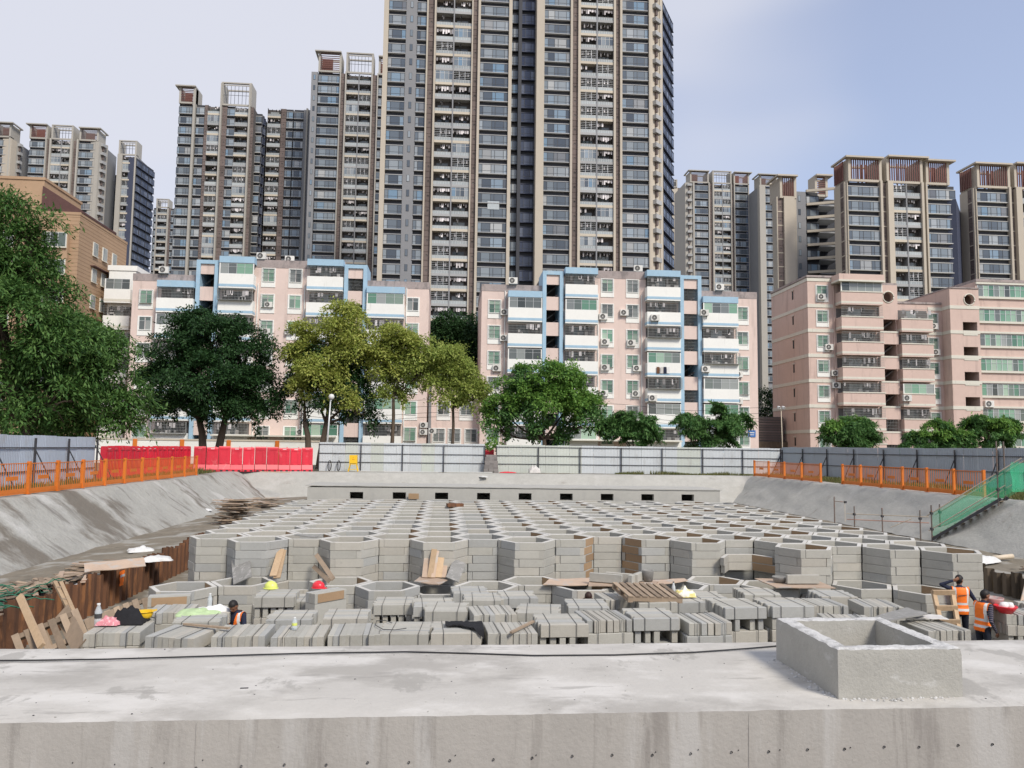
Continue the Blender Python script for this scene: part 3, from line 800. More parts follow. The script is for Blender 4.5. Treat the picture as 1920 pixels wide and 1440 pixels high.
def barrier(x, y, rz, label, group):
    r = thing('water_barrier', label, 'barrier', (x, y, 0), rz, group)
    obj('barrier_body', BMs, r, (0, 0, 0), (0, 0, 0), (1, 1, rnd.uniform(.98, 1.04)))
    obj('reflector', MB().box(-.13, .13, -.172, -.156, 1.64, 1.70, 'white_plastic'), r)
    obj('filler_cap', MB().lathe([(.06, 0), (.06, .04), (0, .045)], 'red_plastic', n=10), r, (.2, 0, 1.802))
y = 44.2
while y < 58.2:
    barrier(-18.6 + rnd.uniform(-.04, .04), y, PI / 2 + rnd.uniform(-.04, .04), 'red plastic water barrier in the row behind the left orange fence', 'red barriers along the left side')
    y += .83
x = -18.0
while x < xa - .2:
    barrier(x, 58.6 + (x + 17.6) * .28 + rnd.uniform(-.04, .04), math.atan(.28) + rnd.uniform(-.04, .04), 'red plastic water barrier in the row along the back rim', 'red barriers along the back rim')
    x += .82
barrier(ony(912, 850, 64).x + .25, 64.6, 0, 'lone red barrier showing through the gap in the hoarding', None)

# small things along the rim
p = onz(665, 884, 0)
r = thing('yellow_stand', 'yellow box on a splayed stand against the pale hoarding', 'stand', (p.x, p.y - 1, .02))
obj('stand_box', MB().box(-.30, .30, -.17, .17, .55, 1.28, 'yellow_plastic').box(-.26, .26, -.19, -.172, .62, .64, 'steel_dark'), r)
for s in (-1, 1):
    for q in (-1, 1): obj('leg', MB().bar((s * .24, q * .13, .55), (s * .38, q * .24, 0), .05, .05, 'yellow_plastic'), r)
obj('foot_rail', MB().box(-.35, .35, -.22, -.19, .16, .20, 'yellow_plastic'), r)
obj('marking', MB().box(-.09, .09, -.176, -.1705, .93, .97, 'orange_paint').box(-.03, .03, -.176, -.1705, 1.06, 1.10, 'orange_paint'), r)
for px, lab in ((618, 'black rubber ring leaning on the hoarding by the red barriers'), (635, 'black rubber ring leaning on the hoarding by the yellow stand')):
    p = ony(px, 870, 61.9)
    pts = [(.30 * math.sin(a) * .42, 0, .42 + .40 * math.cos(a)) for a in np.linspace(0, 2 * PI, 21)]
    tag(obj('rubber_ring', MB().tube(pts, .035, 'cable', 6), None, (p.x, 61.85, .02), (-.12, 0, 0)), lab, 'ring')
# stacked grey paving stones in the gap
p = ony(921, 880, 61.6)
r = thing('paving_stack', 'stack of grey paving stones filling the gap in the hoarding', 'paving stack', (p.x, 61.7, .0))
pv = MB().box(-.19, .19, -.19, .19, 0, .155, 'grey_brick').mesh('paving_stone')
for k in range(9):
    for j in range(3):
        for q in range(2): obj('paving_stone', pv, r, (-.42 + j * .41 + rnd.uniform(-.03, .03) + .02 * k * (j - 1) * -1, q * .4, k * .16), (0, 0, rnd.uniform(-.06, .06)))
def crumple(name, label, cat, p, sx, sy, h, m, seed, rz=0, group=None):
    def f(u, v):
        x, y = (u - .5) * sx, (v - .5) * sy
        e = min(u, v, 1 - u, 1 - v) * 2
        e = max(0, e) ** .45
        return (x * (1 + .25 * wob(u * 5, v * 5, seed)), y * (1 + .25 * wob(u * 5, v * 5, seed + 9)), h * e * (.7 + .4 * wob(u * 5, v * 5, seed + 3)) + .02)
    return tag(obj(name, MB().sheet(f, 16, 16, m), None, p, (0, 0, rz)), label, cat, group)
p = onz(957, 889, .03); crumple('red_tarp', 'crumpled red tarpaulin on the back rim beside the gap', 'tarpaulin', (p.x, 60.6, .03), 1.3, .5, .14, 'tarp_red', 3)
p = onz(985, 882, .03); crumple('grey_sack', 'slumped grey sack under the green hoarding', 'sack', (p.x, 61.2, .03), .9, .7, .8, 'bag_grey', 5)
p = onz(912, 893, 0); crumple('white_sheet', 'torn white plastic sheet hanging over the back bank', 'plastic sheet', (p.x, 59.0, -.25), .5, .9, .12, 'white_plastic', 7, .3)
for i, (px, w) in enumerate(((770, 4.2), (880, 3.6), (690, 2.2))):
    p = onz(px, 886, .03)
    tag(obj('white_strip', MB().box(-w / 2, w / 2, -.08, .08, 0, .05, 'white_plastic'), None, (p.x, 60.6 + .2 * i, .035), (0, 0, rnd.uniform(-.02, .02))), 'white plastic strip lying along the back rim below the hoarding', 'strip', 'white strips on the back rim')
p = onz(520, 886, .03)
tag(obj('timber_pole', MB().bar((-1.2, 0, .05), (1.1, -.9, .05), .07, .07, 'pipe_pale'), None, (p.x, p.y, .02)), 'pale timber pole lying before the red barriers', 'pole')
# tufts of grass behind the fences
def grass_strip(name, boxes, label, n, hmax):
    V, Fc = [], []
    for _ in range(n):
        x0, x1, y0, y1 = boxes[rnd.randrange(len(boxes))]
        x, y = rnd.uniform(x0, x1), rnd.uniform(y0, y1)
        if wob(x * .7, y * .7, 4) < -.15: continue
        h = hmax * rnd.uniform(.35, 1) * (.7 + .6 * wob(x * .4, y * .4, 9)); a = rnd.uniform(0, 2 * PI); w = .02 + .015 * rnd.random()
        dx, dy = math.cos(a), math.sin(a); le = h * rnd.uniform(.1, .5)
        k = len(V)
        V += [(x - dy * w, y + dx * w, 0), (x + dy * w, y - dx * w, 0), (x + dx * le, y + dy * le, h)]
        Fc.append((k, k + 1, k + 2))
    me = bpy.data.meshes.new(name); me.from_pydata(V, [], Fc); me.materials.append(MATS['grass_blade'])
    o = obj(name, me); o['kind'] = 'stuff'; tag(o, label, 'grass')
grass_strip('grass', [(-18.4, -16.3, 22, 57)], 'rough grass between the left hoarding and orange fence', 9000, .42)
grass_strip('grass', [(24.9, 30, 27, 60)], 'rough grass between the right orange fence and slate hoarding', 14000, .42)
grass_strip('grass', [(13.5, 26, 60.2, 61.8)], 'strip of dry grass along the back hoarding', 5000, .38)

# ================================================================== BOARDS, DEBRIS AND TOOLS IN THE PIT
def board(name, label, cat, A, B, w, t, m, group=None, up=(0, 0, 1), cross=None):
    A, B = Vector(A), Vector(B)
    c = A
    return tag(obj(name, MB().bar((0, 0, 0), B - A, w, t, m, up), None, A), label, cat, group)
# pile of stripped boards on the left berm
def timber_pile(c, n, sx, sy, hz, label, m='wood_grey', rz=0, Ls=(.5, 1.6)):
    r = thing('board_pile', label, 'board pile', c, rz)
    for i in range(n):
        L_ = rnd.uniform(*Ls)
        z = hz * (i / n)
        k = 1 - .45 * i / n
        x, y = rnd.gauss(0, sx * .35) * k, rnd.gauss(0, sy * .35) * k
        obj('board', MB().box(-L_ / 2, L_ / 2, -.06, .06, 0, .022, m if rnd.random() < .85 else 'ply_pink'), r, (x, y, z + .02), (rnd.uniform(-.1, .1), rnd.uniform(-.1, .1), rnd.gauss(.15, .35)))
p = onz(440, 982, BERM + .2); timber_pile((p.x, p.y, BERM + .16), 110, 1.1, 1.3, 1.15, 'high pile of broken weathered boards beside the honeycomb field', Ls=(.7, 1.6))
p = onz(500, 948, BERM + .3); timber_pile((p.x, p.y, BERM + .2), 26, 1.4, 1.6, .55, 'small heap of split boards at the far end of the left berm', Ls=(.8, 2.0))
p = onz(60, 1090, BERM + .2); timber_pile((-10.6, 17.2, BERM + .16), 60, 1.1, 2.4, .34, 'spread of broken planks on the berm above the rusty piles', Ls=(.5, 1.7))
timber_pile((-11.2, 18.6, BERM + .1), 60, 1.2, 5.0, .16, 'wide scatter of broken laths along the foot of the left bank', Ls=(.3, 1.5))
timber_pile((-10.4, 24.5, BERM + .14), 34, .9, 4.0, .10, 'thin scatter of boards beside the flattened white sheet', Ls=(.3, 1.3))
timber_pile((-10.3, 14.2, BERM + .14), 60, .9, 2.2, .40, 'tangle of laths and planks above the leaning timbers', Ls=(.6, 1.9))
timber_pile((-10.6, 20.6, BERM + .14), 30, .9, 1.8, .14, 'scatter of short boards by the pink plywood offcut', Ls=(.3, 1.2))
timber_pile((19.6, 20.2, BERM), 60, 1.2, 2.0, .62, 'heap of yellowish split boards above the dark piles', 'wood_tan', .5, (.8, 2.0))
timber_pile((20.1, 24.2, BERM), 30, 1.0, 2.0, .3, 'loose brown boards on the right berm below the bank', 'wood_grey', .3, (.6, 1.6))
timber_pile((-9.95, 15.6, BERM + .30), 60, 3.6, .7, .16, 'long laths heaped along the rusty pile edge by the leaning timbers', 'wood_grey', 1.45, (.6, 2.2))
timber_pile((-10.0, 20.4, BERM + .28), 45, 3.2, .7, .12, 'long laths lying along the rusty pile edge near the hung vest', 'wood_grey', 1.5, (.5, 1.9))
def strips(c, n, sx, sy, label):
    V = MB()
    for i in range(n):
        p0 = Vector((rnd.gauss(0, sx), rnd.gauss(0, sy), rnd.uniform(.02, .2)))
        a = rnd.uniform(0, PI)
        pts = [p0 + Vector((math.cos(a) * t_ * .7 + .1 * wob(i, t_ * 3), math.sin(a) * t_ * .7 + .1 * wob(t_ * 3, i), .12 * math.sin(t_ * PI) * rnd.random())) for t_ in np.linspace(0, 1, 6)]
        V.tube(pts, .012, 'green_strip', 4)
    o = tag(obj('green_net_scraps', V, None, c), label, 'net scraps'); o['kind'] = 'stuff'
strips((-9.9, 17.4, BERM + .36), 70, .4, 1.0, 'tangled green netting scraps on the rusty pile edge')
strips((-10.4, 12.6, BERM + .40), 70, .5, 1.0, 'tangled green netting among the laths by the leaning timbers')
p = onz(208, 1073, BERM + .42)
tag(obj('plywood_offcut', MB().sheet(lambda u, v: (u * 1.5, v * .62 + .1 * u, .03 * wob(u * 3, v * 3)), 8, 4, 'ply_pink', thick=.018), None, (p.x - .6, p.y - .2, BERM + .46), (.25, -.02, .45)), 'pink plywood offcut lying on the rusty pile edge', 'plywood')
for px, py, s, lab in ((290, 1050, 1.0, 'flattened white plastic sheet on the left berm'), (265, 1033, .8, 'small white plastic scrap on the left berm'), (372, 957, 1.3, 'white plastic bags at the foot of the left bank')):
    p = onz(px, py, BERM + .25); crumple('plastic_sheet', lab, 'plastic sheet', (p.x, p.y, BERM + .22), s, s * .7, .22, 'white_plastic', px, .5)
p = onz(1836, 1050, BERM + .1); crumple('plastic_sheet', 'white plastic bags at the foot of the right bank', 'plastic sheet', (p.x, p.y, BERM + .02), 1.5, .9, .35, 'white_plastic', 12, .5)
p = onz(1880, 1046, BERM + .1)
tag(obj('log', MB().tube([(-.4, 0, .1), (0, .02, .12), (.4, 0, .16)], .09, 'pipe_pale', 8), None, (p.x, p.y, BERM)), 'short pale log lying on the right berm', 'log')
p = onx(228, 1086, LP + .16)
r = thing('hanging_vest', 'orange safety vest hung over the rusty piles', 'vest', (LP + .17, p.y, p.z - .18))
obj('vest_cloth', MB().sheet(lambda u, v: (.03 * wob(u * 4, v * 5), (u - .5) * .26 * (1 + .2 * v), v * .42), 6, 8, 'vest', thick=.012), r)
obj('vest_band', MB().sheet(lambda u, v: (.022 + .03 * wob(u * 4, (.6 + v * .15) * 5), (u - .5) * .27 * 1.13, .25 + v * .07), 6, 2, 'reflective', thick=.004), r)
# leaning timbers and a broken frame at the left
def lean(label, a, b_, Ya, Yb, w, t_, m='wood_tan', name='leaning_timber', cat='timber', group=None):
    A, B = ony(*a, Ya), ony(*b_, Yb)
    return board(name, label, cat, A, B, w, t_, m, group, up=(0, -1, .2))
lean('long pale timber leaning on the rusty piles', (78, 1212), (37, 1118), 12.6, 13.6, .10, .06)
r_ = thing('timber_ladder', 'narrow timber ladder leaning on the rusty piles', 'ladder')
for dx in (0, 11):
    A, B = ony(150 + dx * .4, 1185, 13.6), ony(103 + dx, 1092, 14.8)
    obj('rail', MB().bar((0, 0, 0), B - A, .06, .05, 'wood_tan'), r_, A)
for f in (.15, .4, .65, .9):
    A, B = ony(150, 1185, 13.6).lerp(ony(103, 1092, 14.8), f), ony(154.4, 1185, 13.6).lerp(ony(114, 1092, 14.8), f)
    obj('rung', MB().bar((0, 0, 0), B - A, .05, .03, 'wood_grey'), r_, A + Vector((0, -.04, 0)))
lean('brown plywood strip leaning behind the first block stack', (150, 1212), (116, 1146), 12.7, 13.5, .26, .02, 'wood_grey')
def wood_pallet(name, label, loc, rot, sx=1.15, sy=1.0, n=8, group=None):
    r = tag(obj(name, None, None, loc, rot), label, 'pallet', group)
    sl = MB().box(-.05, .05, -sy / 2, sy / 2, 0, .02, 'wood_grey').mesh('slat')
    for i in range(n): obj('slat', sl, r, (-sx / 2 + .05 + (sx - .1) * i / (n - 1), 0, .09))
    for y_ in (-sy / 2 + .05, 0, sy / 2 - .05): obj('bearer', MB().box(-sx / 2, sx / 2, -.04, .04, 0, .089, 'wood_grey'), r, (0, y_, 0))
    for i in (0, 3, 7): obj('slat', sl, r, (-sx / 2 + .05 + (sx - .1) * i / 7, 0, -.021))
    return r
p = onz(1212, 1116, -.98); wood_pallet('wooden_pallet', 'tilted wooden pallet with open slats on the concrete planks', (p.x, p.y, -.97), (.10, .05, .12))
p = ony(112, 1188, 12.9); wood_pallet('wooden_pallet', 'broken brown pallet propped below the leaning timbers', (p.x - .1, 13.0, p.z - .25), (.9, -.35, .55), .95, .9, 6)
p = ony(210, 1155, 14.6); wood_pallet('wooden_pallet', 'dark pallet leaning at the pile foot behind the black jacket', (p.x, 14.9, p.z - .3), (.8, -.35, .4), .9, .8, 6)
p = ony(255, 1135, 17.0); wood_pallet('wooden_pallet', 'small upended pallet beside the low hexagonal shafts', (p.x, 17.2, p.z - .3), (1.1, -.25, .5), .8, .7, 5)
lean('scrap plank across the pile foot by the dark pallet', (160, 1172), (215, 1150), 14.0, 14.3, .16, .03, 'wood_grey')
# boards leaning on the tall shafts
lean('grey plywood sheet leaning on the tall shafts behind the lime helmet', (455, 1089), (450, 1037), 19.6, 20.55, .46, .02, 'ply_dark', 'leaning_board', 'board')
for i, (a, b_) in enumerate((((512, 1080), (527, 1030)), ((519, 1084), (531, 1032)))): lean('weathered plank leaning on the tall shafts near the grey plywood', a, b_, 19.7, 20.6, .17, .03, 'wood_tan', 'leaning_board', 'board', 'paired planks leaning on the shafts')
for i, (a, b_) in enumerate((((625, 1086), (593, 1040)), ((618, 1090), (588, 1062)))): lean('narrow plank leaning on the shafts behind the red helmet', a, b_, 19.4, 20.5, .11, .03, 'wood_grey', 'leaning_board', 'board', 'narrow planks leaning on the shafts')
for i, (x0, x1, y1, w) in enumerate(((797, 801, 1045, .16), (806, 816, 1020, .14), (812, 822, 1019, .10), (822, 829, 1032, .16), (832, 836, 1050, .12), (815, 812, 1030, .13))):
    lean('pale plank in the upright bundle leaning in the recess of the shafts', (x0, 1083), (x1, y1), 19.7, 20.2 + .05 * i, w, .03, 'wood_tan' if i % 2 else 'ply_pink', 'leaning_board', 'board', 'bundle of planks in the recess')
lean('grey mortar-stained sheet leaning right of the plank bundle', (848, 1087), (862, 1052), 19.5, 20.3, .34, .02, 'ply_dark', 'leaning_board', 'board')
# working platforms
def platform(label, corners, z, m, t_=.02):
    P = [onz(x, y, z) for x, y in corners]
    return tag(obj('work_board', MB().sheet(lambda u, v: P[0].lerp(P[1], u).lerp(P[3].lerp(P[2], u), v) + Vector((0, 0, .015 * wob(u * 3, v * 3, z * 9))), 8, 5, m, thick=t_)), label, 'board')
platform('pinkish plywood platform under the plank bundle', ((776, 1090), (822, 1096), (839, 1087), (790, 1080)), -1.28, 'ply_pink')
platform('long mortar-stained board across the low shafts', ((1018, 1096), (1100, 1097), (1120, 1083), (1030, 1086)), -1.26, 'ply_pink')
platform('wide mortar-stained platform carrying loose planks and a bucket', ((1103, 1098), (1220, 1098), (1235, 1090), (1105, 1089)), -1.22, 'ply_pink')
platform('pale board at the right end of the wide platform', ((1225, 1097), (1290, 1088), (1283, 1084), (1222, 1088)), -1.25, 'ply_pink')
platform('tan plywood platform carrying a block and mortar pan', ((1455, 1101), (1567, 1102), (1530, 1088), (1415, 1084)), -1.20, 'ply_pink')
platform('large dark board laid over the block stacks', ((1622, 1162), (1662, 1165), (1740, 1150), (1700, 1138)), -.845, 'ply_dark')
crumple('white_sack', 'white paper sack lying by the timber ladder frame', 'sack', onz(1738, 1158, -.95), .6, .4, .03, 'bag_grey', 4, -.2)
def plank_on(label, px, py, z, rz, m=None, group=None, brown=False):
    c = onz(px, py, z)
    return tag(obj('loose_plank', LPK[rnd.randrange(4)] if not brown else PM['block', 0, 1], None, c, (0, 0, rz)), label, 'concrete plank', group)
plank_on('loose plank set askew on the platform, left of the pair', 1136, 1092, -1.2, -.5)
plank_on('loose plank set askew on the platform, beside the bucket', 1166, 1091, -1.2, -.5)
plank_on('loose plank turned towards the bucket on the platform', 1194, 1091, -1.2, .9)
plank_on('pale concrete block lying on the tan platform', 1505, 1094, -1.18, 0)
x, y = hex_at(12, -1)
r = thing('half_ring', 'two courses of an open hexagonal ring with one brown side on the platform', 'plank ring', (x - .1, y - .2, -1.22))
for k in range(2):
    for s in (0, 1, 5): obj('plank', PM['block_warm', k, 2 if s == 5 else 0], r, (0, 0, k * CH), (0, 0, math.radians(60 * s)))
for px, py, z, rz, lab in ((1008 - 690, 1119, -1.12, .25, 'brown-faced planks stood on edge beside the low left shaft'), (618, 1110, -1.02, .8, 'three brown-faced planks on edge by the red helmet')):
    c = onz(px, py, z)
    r = thing('plank_set', lab, 'concrete plank', (c.x, c.y, c.z - .19), rz)
    for j in range(3): obj('plank', LPK[j], r, (0, j * .105, 0))
    obj('brown_panel', MB().box(-.33, .33, -.06, -.0505, .02, .19, 'brown_face'), r)
    sup = MB().box(-.4, .4, -.05, .26, FLOOR - (c.z - .19), -.002, 'block')
    obj('support_blocks', sup, r)
def bucket(label, p, r0, r1, h, m, cat='bucket', n=16):
    b = MB().lathe([(0, .004), (r0, .004), (r1, h), (r1 + .012, h), (r1 + .012, h - .02), (r0 + .012, 0), (0, 0)], m, n=n)
    o = tag(obj(cat, b, None, p), label, cat)
    return o
bucket('grey mortar bucket standing on the wide platform', onz(1215, 1089, -1.2) - Vector((0, 0, 0)), .10, .13, .26, 'ply_dark')
bucket('shallow mortar pan on the tan platform', onz(1462, 1091, -1.18), .12, .17, .13, 'ply_dark', 'pan')
bucket('pink plastic bucket behind the striped worker', onz(1862, 1142, -1.32), .14, .20, .25, 'pink_bucket')
rb = bucket('red plastic bowl on the right-hand block stack', onz(1886, 1149, -1.32), .11, .21, .15, 'red_helmet', 'bowl')
for k in range(3): obj('crumpled_bag', MB().lathe([(.0, .16), (.06, .15), (.09, .08), (.05, .02)], 'white_cloth', n=9), rb, (-.05 + .07 * k, .03 * (k % 2), .06))
def helmet(label, p, m, flip=False, rz=0):
    r = tag(obj('safety_helmet', None, None, p, (PI if flip else 0, 0, rz)), label, 'helmet')
    z = -.15 if flip else 0
    prof = [(.128, .02), (.127, .06), (.115, .10), (.085, .135), (.045, .152), (0, .157)]
    obj('helmet_shell', MB().lathe(prof, m, n=20, sx=1.14).lathe([(.120, .02), (.118, .06), (.105, .095), (.075, .128), (0, .148)], m, n=20, sx=1.14).lathe([(.128, .02), (.15, .014), (.15, .008), (.12, .02)], m, n=20, sx=1.14), r, (0, 0, z))
    obj('ridge', MB().tube([(-.10, 0, .118), (-.05, 0, .152), (0, 0, .162), (.05, 0, .152), (.10, 0, .118)], .012, m, 6), r, (0, 0, z))
    obj('peak', MB().sheet(lambda u, v: (.125 + .075 * v, (u - .5) * .2 * (1 - .4 * v), .012 - .012 * v), 6, 2, m, thick=.006), r, (0, 0, z))
    obj('chin_strap', MB().tube([(.0, .11, .01), (.06, .13, -.0), (.12, .1, .002), (.17, .02, .002)], .008, 'strap', 5), r, (0, 0, z + (.14 if flip else .006)), (PI if flip else 0, 0, 0))
    return r
helmet('lime yellow safety helmet lying on a block stack', onz(508, 1104, -1.10) + Vector((0, 0, .003)), 'lime_plastic', rz=2.6)
p = onz(597, 1096, -1.05)
helmet('red safety helmet lying on a block stack', onz(597, 1103, -1.25) + Vector((0, 0, .003)), 'red_helmet', rz=-.4)
helmet('yellow safety helmet lying upside down by the black jacket', onz(269, 1163, Zf) + Vector((0, 0, .012)), 'yellow_plastic', True, .3)
def bottle(label, p, m, capm, h=.24, r0=.033, band=None):
    r = thing('bottle', label, 'bottle', p)
    obj('bottle_body', MB().lathe([(0, 0), (r0, .004), (r0, h * .28), (r0 * .88, h * .33), (r0, h * .4), (r0, h * .66), (r0 * .45, h * .88), (r0 * .42, h * .94), (0, h * .94)], m, n=12), r)
    obj('cap', MB().lathe([(r0 * .5, 0), (r0 * .5, h * .07), (0, h * .075)], capm, n=10), r, (0, 0, h * .935))
    if band: obj('bottle_label', MB().lathe([(r0 * 1.02, h * .36), (r0 * 1.02, h * .56)], band, n=12), r)
bottle('clear water bottle with black label on the first block stack', onz(183, 1174, Zf), 'clear_plastic', 'white_plastic', .36, .055, 'strap')
bottle('small bottle with yellow label on a block stack', onz(552, 1181, Zf), 'clear_plastic', 'white_plastic', .2, .042, 'lime_plastic')
bottle('clear bottle standing behind the seated-height planks at left', onz(393, 1142, -1.18), 'clear_plastic', 'white_plastic', .30, .045)
bottle('steel vacuum flask beside the yellow bag', onz(1263, 1120, -1.05), 'alu', 'steel_dark', .32, .038)
crumple('yellow_bag', 'yellow and white plastic bag beside the steel flask', 'bag', onz(1284, 1120, -1.05), .42, .25, .26, 'yellow_bag', 2)
crumple('pink_cloth', 'pink checked cloth bundled beside the water bottle', 'cloth', onz(205, 1172, Zf), .36, .28, .17, 'pink_cloth', 8)
crumple('green_cloth', 'green and white cloth spread over the left block stack', 'cloth', onz(375, 1153, -1.18), .8, .5, .14, 'green_cloth', 6, .2)
crumple('white_cloth', 'white cloth lying over the green one', 'cloth', onz(398, 1148, -1.16), .6, .3, .16, 'white_cloth', 16, .3)
def draped(name, label, c, pts_fn, m):
    return tag(obj(name, MB().sheet(pts_fn, 18, 14, m, thick=.02), None, c), label, 'jacket')
c = onz(240, 1168, Zf)
draped('black_jacket', 'black jacket heaped between the pink cloth and yellow helmet', c, lambda u, v: ((u - .5) * .55 * (1 + .3 * wob(u * 4, v * 4, 1)), (v - .45) * .42, .02 + max(0, .23 * math.sin(u * PI) * math.sin(min(1, v * 1.1) * PI) * (1 + .6 * wob(u * 7, v * 7, 3)))), 'black_cloth')
c = onz(870, 1174, Zf)
def jk(u, v):
    x = (u - .5) * .62
    w = .16 + .14 * max(0, u - .3)
    y_ = .18 - v * (.25 + .55 * max(0, u - .35))
    z = .012 + .025 * abs(wob(u * 6, v * 6, 2)) + .02
    if y_ < -.30: z -= (-.30 - y_) * 1.0; y_ = -.42 - .04 * wob(u * 5, v * 5, 3)
    return (x, y_, z)
draped('black_jacket', 'black jacket thrown over the edge of a block stack', c + Vector((0, -.06, 0)), jk, 'black_cloth')
for a, b_, lab in (((345, 1170), (430, 1178), 'loose stick lying across two block stacks'), ((958, 1186), (1000, 1165), 'short stick lying on a block stack corner')):
    A, B = onz(*a, Zf + .03), onz(*b_, Zf + .05)
    tag(obj('stick', MB().bar((0, 0, 0), B - A, .05, .03, 'wood_grey'), None, A), lab, 'stick')
pts = [onz(x_, y_, Zf + .03) for x_, y_ in ((762, 1178), (740, 1181), (718, 1180), (704, 1172), (706, 1164), (722, 1163), (735, 1168))]
tag(obj('cut_strap', MB().tube(pts, .007, 'strap', 5)), 'curl of cut black strap on the block stacks', 'strap')
# ladder-like timber frame on the right
r = thing('ladder_frame', 'pale timber ladder frame standing before the two workers', 'ladder frame')
Ya, Yb = 13.5, 14.3
for a, b_ in (((1772, 1206), (1750, 1108)), ((1802, 1206), (1785, 1108))):
    A, B = ony(*a, Ya), ony(*b_, Yb)
    ex = (A - B).normalized()
    A2 = A + ex * max(0, (A.z - FLOOR) / -ex.z)
    obj('rail', MB().bar((0, 0, 0), B - A2, .085, .05, 'wood_tan', up=(0, -1, .2)), r, A2)
for f, y_ in ((0, 1111), (1, 1140), (2, 1166)):
    k = (y_ - 1108) / 98
    A, B = ony(1748 + 22 * k, y_, Yb + (Ya - Yb) * k - .05), ony(1789 + 17 * k, y_, Yb + (Ya - Yb) * k - .05)
    obj('crosspiece', MB().bar((0, 0, 0), B - A, .05, .09, 'wood_tan', up=(0, -.2, 1)), r, A)
# big tan board leaning at the right edge
A, B = ony(1896, 1136, 16.5), ony(1932, 1062, 18.1)
board('leaning_board', 'large pinkish plywood sheet leaning on the dark piles', 'board', A + Vector((.55, 0, -.6)), B + Vector((.55, 0, .1)), 1.2, .02, 'ply_pink', up=(.3, -1, .3))
# fallen pieces on the field
c = onz(1012 - 159, 949, -.43)
tag(obj('red_tray', MB().box(-.33, .33, -.2, .2, 0, .12, 'rust'), None, (c.x, c.y, -.44), (0, 0, .2)), 'rusty red tray lying on top of the honeycomb field', 'tray')
c = onz(776, 933, -.4)
tag(obj('orange_panel', MB().bar((-.24, 0, 0), (.24, 0, 0), .03, .26, 'brown_face'), None, (c.x, 36.7, -.32), (.1, 0, 0)), 'orange board leaning on the far wall between two openings', 'board')
A = onz(552 + 22, 1006, -.42)
tag(obj('dark_plate', MB().box(-.3, .3, -.1, .1, 0, .03, 'ply_dark'), None, A, (0, .08, -.3)), 'dark board scrap lying on a tall shaft rim', 'board')

# ------------------------------------------------------------------ scaffold stair with green netting
top, bot = onz(1872, 938, .05), Vector((RT - .1, onx(1748, 1015, RT - .1).y, BERM + .1))
r = thing('scaffold_stair', 'scaffold stair wrapped in green netting on the right bank', 'scaffold stair', bot)
D_ = top - bot
hd = Vector((D_.x, D_.y, 0)).normalized()
sidev = Vector((-hd.y, hd.x, 0))           # towards the far side
if sidev.y < 0: sidev = -sidev
W_ = 1.15
for s in (0, W_):
    obj('stringer', MB().bar((0, 0, 0), D_ * 1.04, .05, .12, 'steel_dark'), r, sidev * s)
    obj('handrail', MB().bar((0, 0, 0), D_ * 1.42, 0, 0, 'pipe_pale', r=.028), r, sidev * s + Vector((0, 0, 1.15)) - D_ * .08)
    obj('mid_rail', MB().bar((0, 0, 0), D_ * 1.15, 0, 0, 'pipe_pale', r=.024), r, sidev * s + Vector((0, 0, .45)) - D_ * .05)
    for f, h0, h1 in ((0.0, -.2, 1.5), (1.0, -.25, 2.5)):
        obj('upright', MB().bar((0, 0, h0), (0, 0, h1), 0, 0, 'steel_pipe', r=.03), r, sidev * s + D_ * f)
        for h_ in (.45, 1.15): obj('coupler', MB().box(-.05, .05, -.06, .06, -.06, .06, 'steel_dark'), r, sidev * s + D_ * f + Vector((0, 0, h_)))
    obj('netting', MB().sheet(lambda u, v: D_ * (u * 1.30) + Vector((0, 0, .06 + v * 1.08 - .05 * math.sin(u * 9) * (1 - v))) + sidev * .04 * wob(u * 7, v * 3, s), 22, 6, 'net_green'), r, sidev * s)
obj('netting', MB().sheet(lambda u, v: (u * 4.5, .15 * wob(u * 6, v * 2), .1 + v * (1.25 - .15 * math.sin(u * PI))), 18, 5, 'net_green'), r, D_ * 1.15 + Vector((0, -.2, 0)))
for k in range(9):
    f = (k + .5) / 9
    obj('tread', MB().bar((0, 0, 0), sidev * W_, .24, .03, 'wood_grey'), r, D_ * f + Vector((0, 0, .03)))
for k in range(5):
    obj('upright', MB().bar((0, 0, -.1), (0, 0, 1.4), 0, 0, 'steel_pipe', r=.026), r, D_ * 1.15 + Vector((1.0 * k + .6, -.2, .1)))
# guard rail of pinkish pipes on the right berm
r = thing('pipe_rail', 'low guard rail of pinkish pipes below the scaffold stair', 'guard rail')
A, B = onx(1588, 985, 18.9), onx(1742, 985, RT - .6)
A.z = B.z = BERM + .05
for h_, m_ in ((.98, 'pipe_pale'), (.72, 'pipe_pink')): obj('rail', MB().bar(A + Vector((0, 0, h_)), B + Vector((0, 0, h_ + .1)), 0, 0, m_, r=.022), r)
for f in (.10, .45, .90):
    P = A.lerp(B, f); obj('post', MB().bar(P, P + Vector((0, 0, 1.35)), 0, 0, 'steel_pipe', r=.028), r)
    obj('coupler', MB().box(-.05, .05, -.05, .05, -.05, .05, 'steel_dark'), r, P + Vector((0, 0, .98)))
obj('rail', MB().bar(A.lerp(B, .55) + Vector((0, 0, .5)), A.lerp(B, .8) + Vector((0, 0, .95)), 0, 0, 'pipe_pale', r=.02), r)
c = onx(1565, 972, 18.6)
r = thing('bracket_pole', 'thin steel pole with side arm standing beyond the honeycomb field', 'pole', (c.x, c.y, BERM))
top_z = ony(1565, 931, c.y).z - BERM
obj('pole', MB().bar((0, 0, 0), (0, 0, top_z), 0, 0, 'steel_pipe', r=.03), r)
obj('side_arm', MB().bar((0, 0, top_z - .22), (.55, 0, top_z - .26), 0, 0, 'steel_pipe', r=.022), r)
obj('hanging_rod', MB().bar((.52, 0, top_z - .26), (.52, 0, top_z - 1.2), 0, 0, 'pipe_pale', r=.012), r)
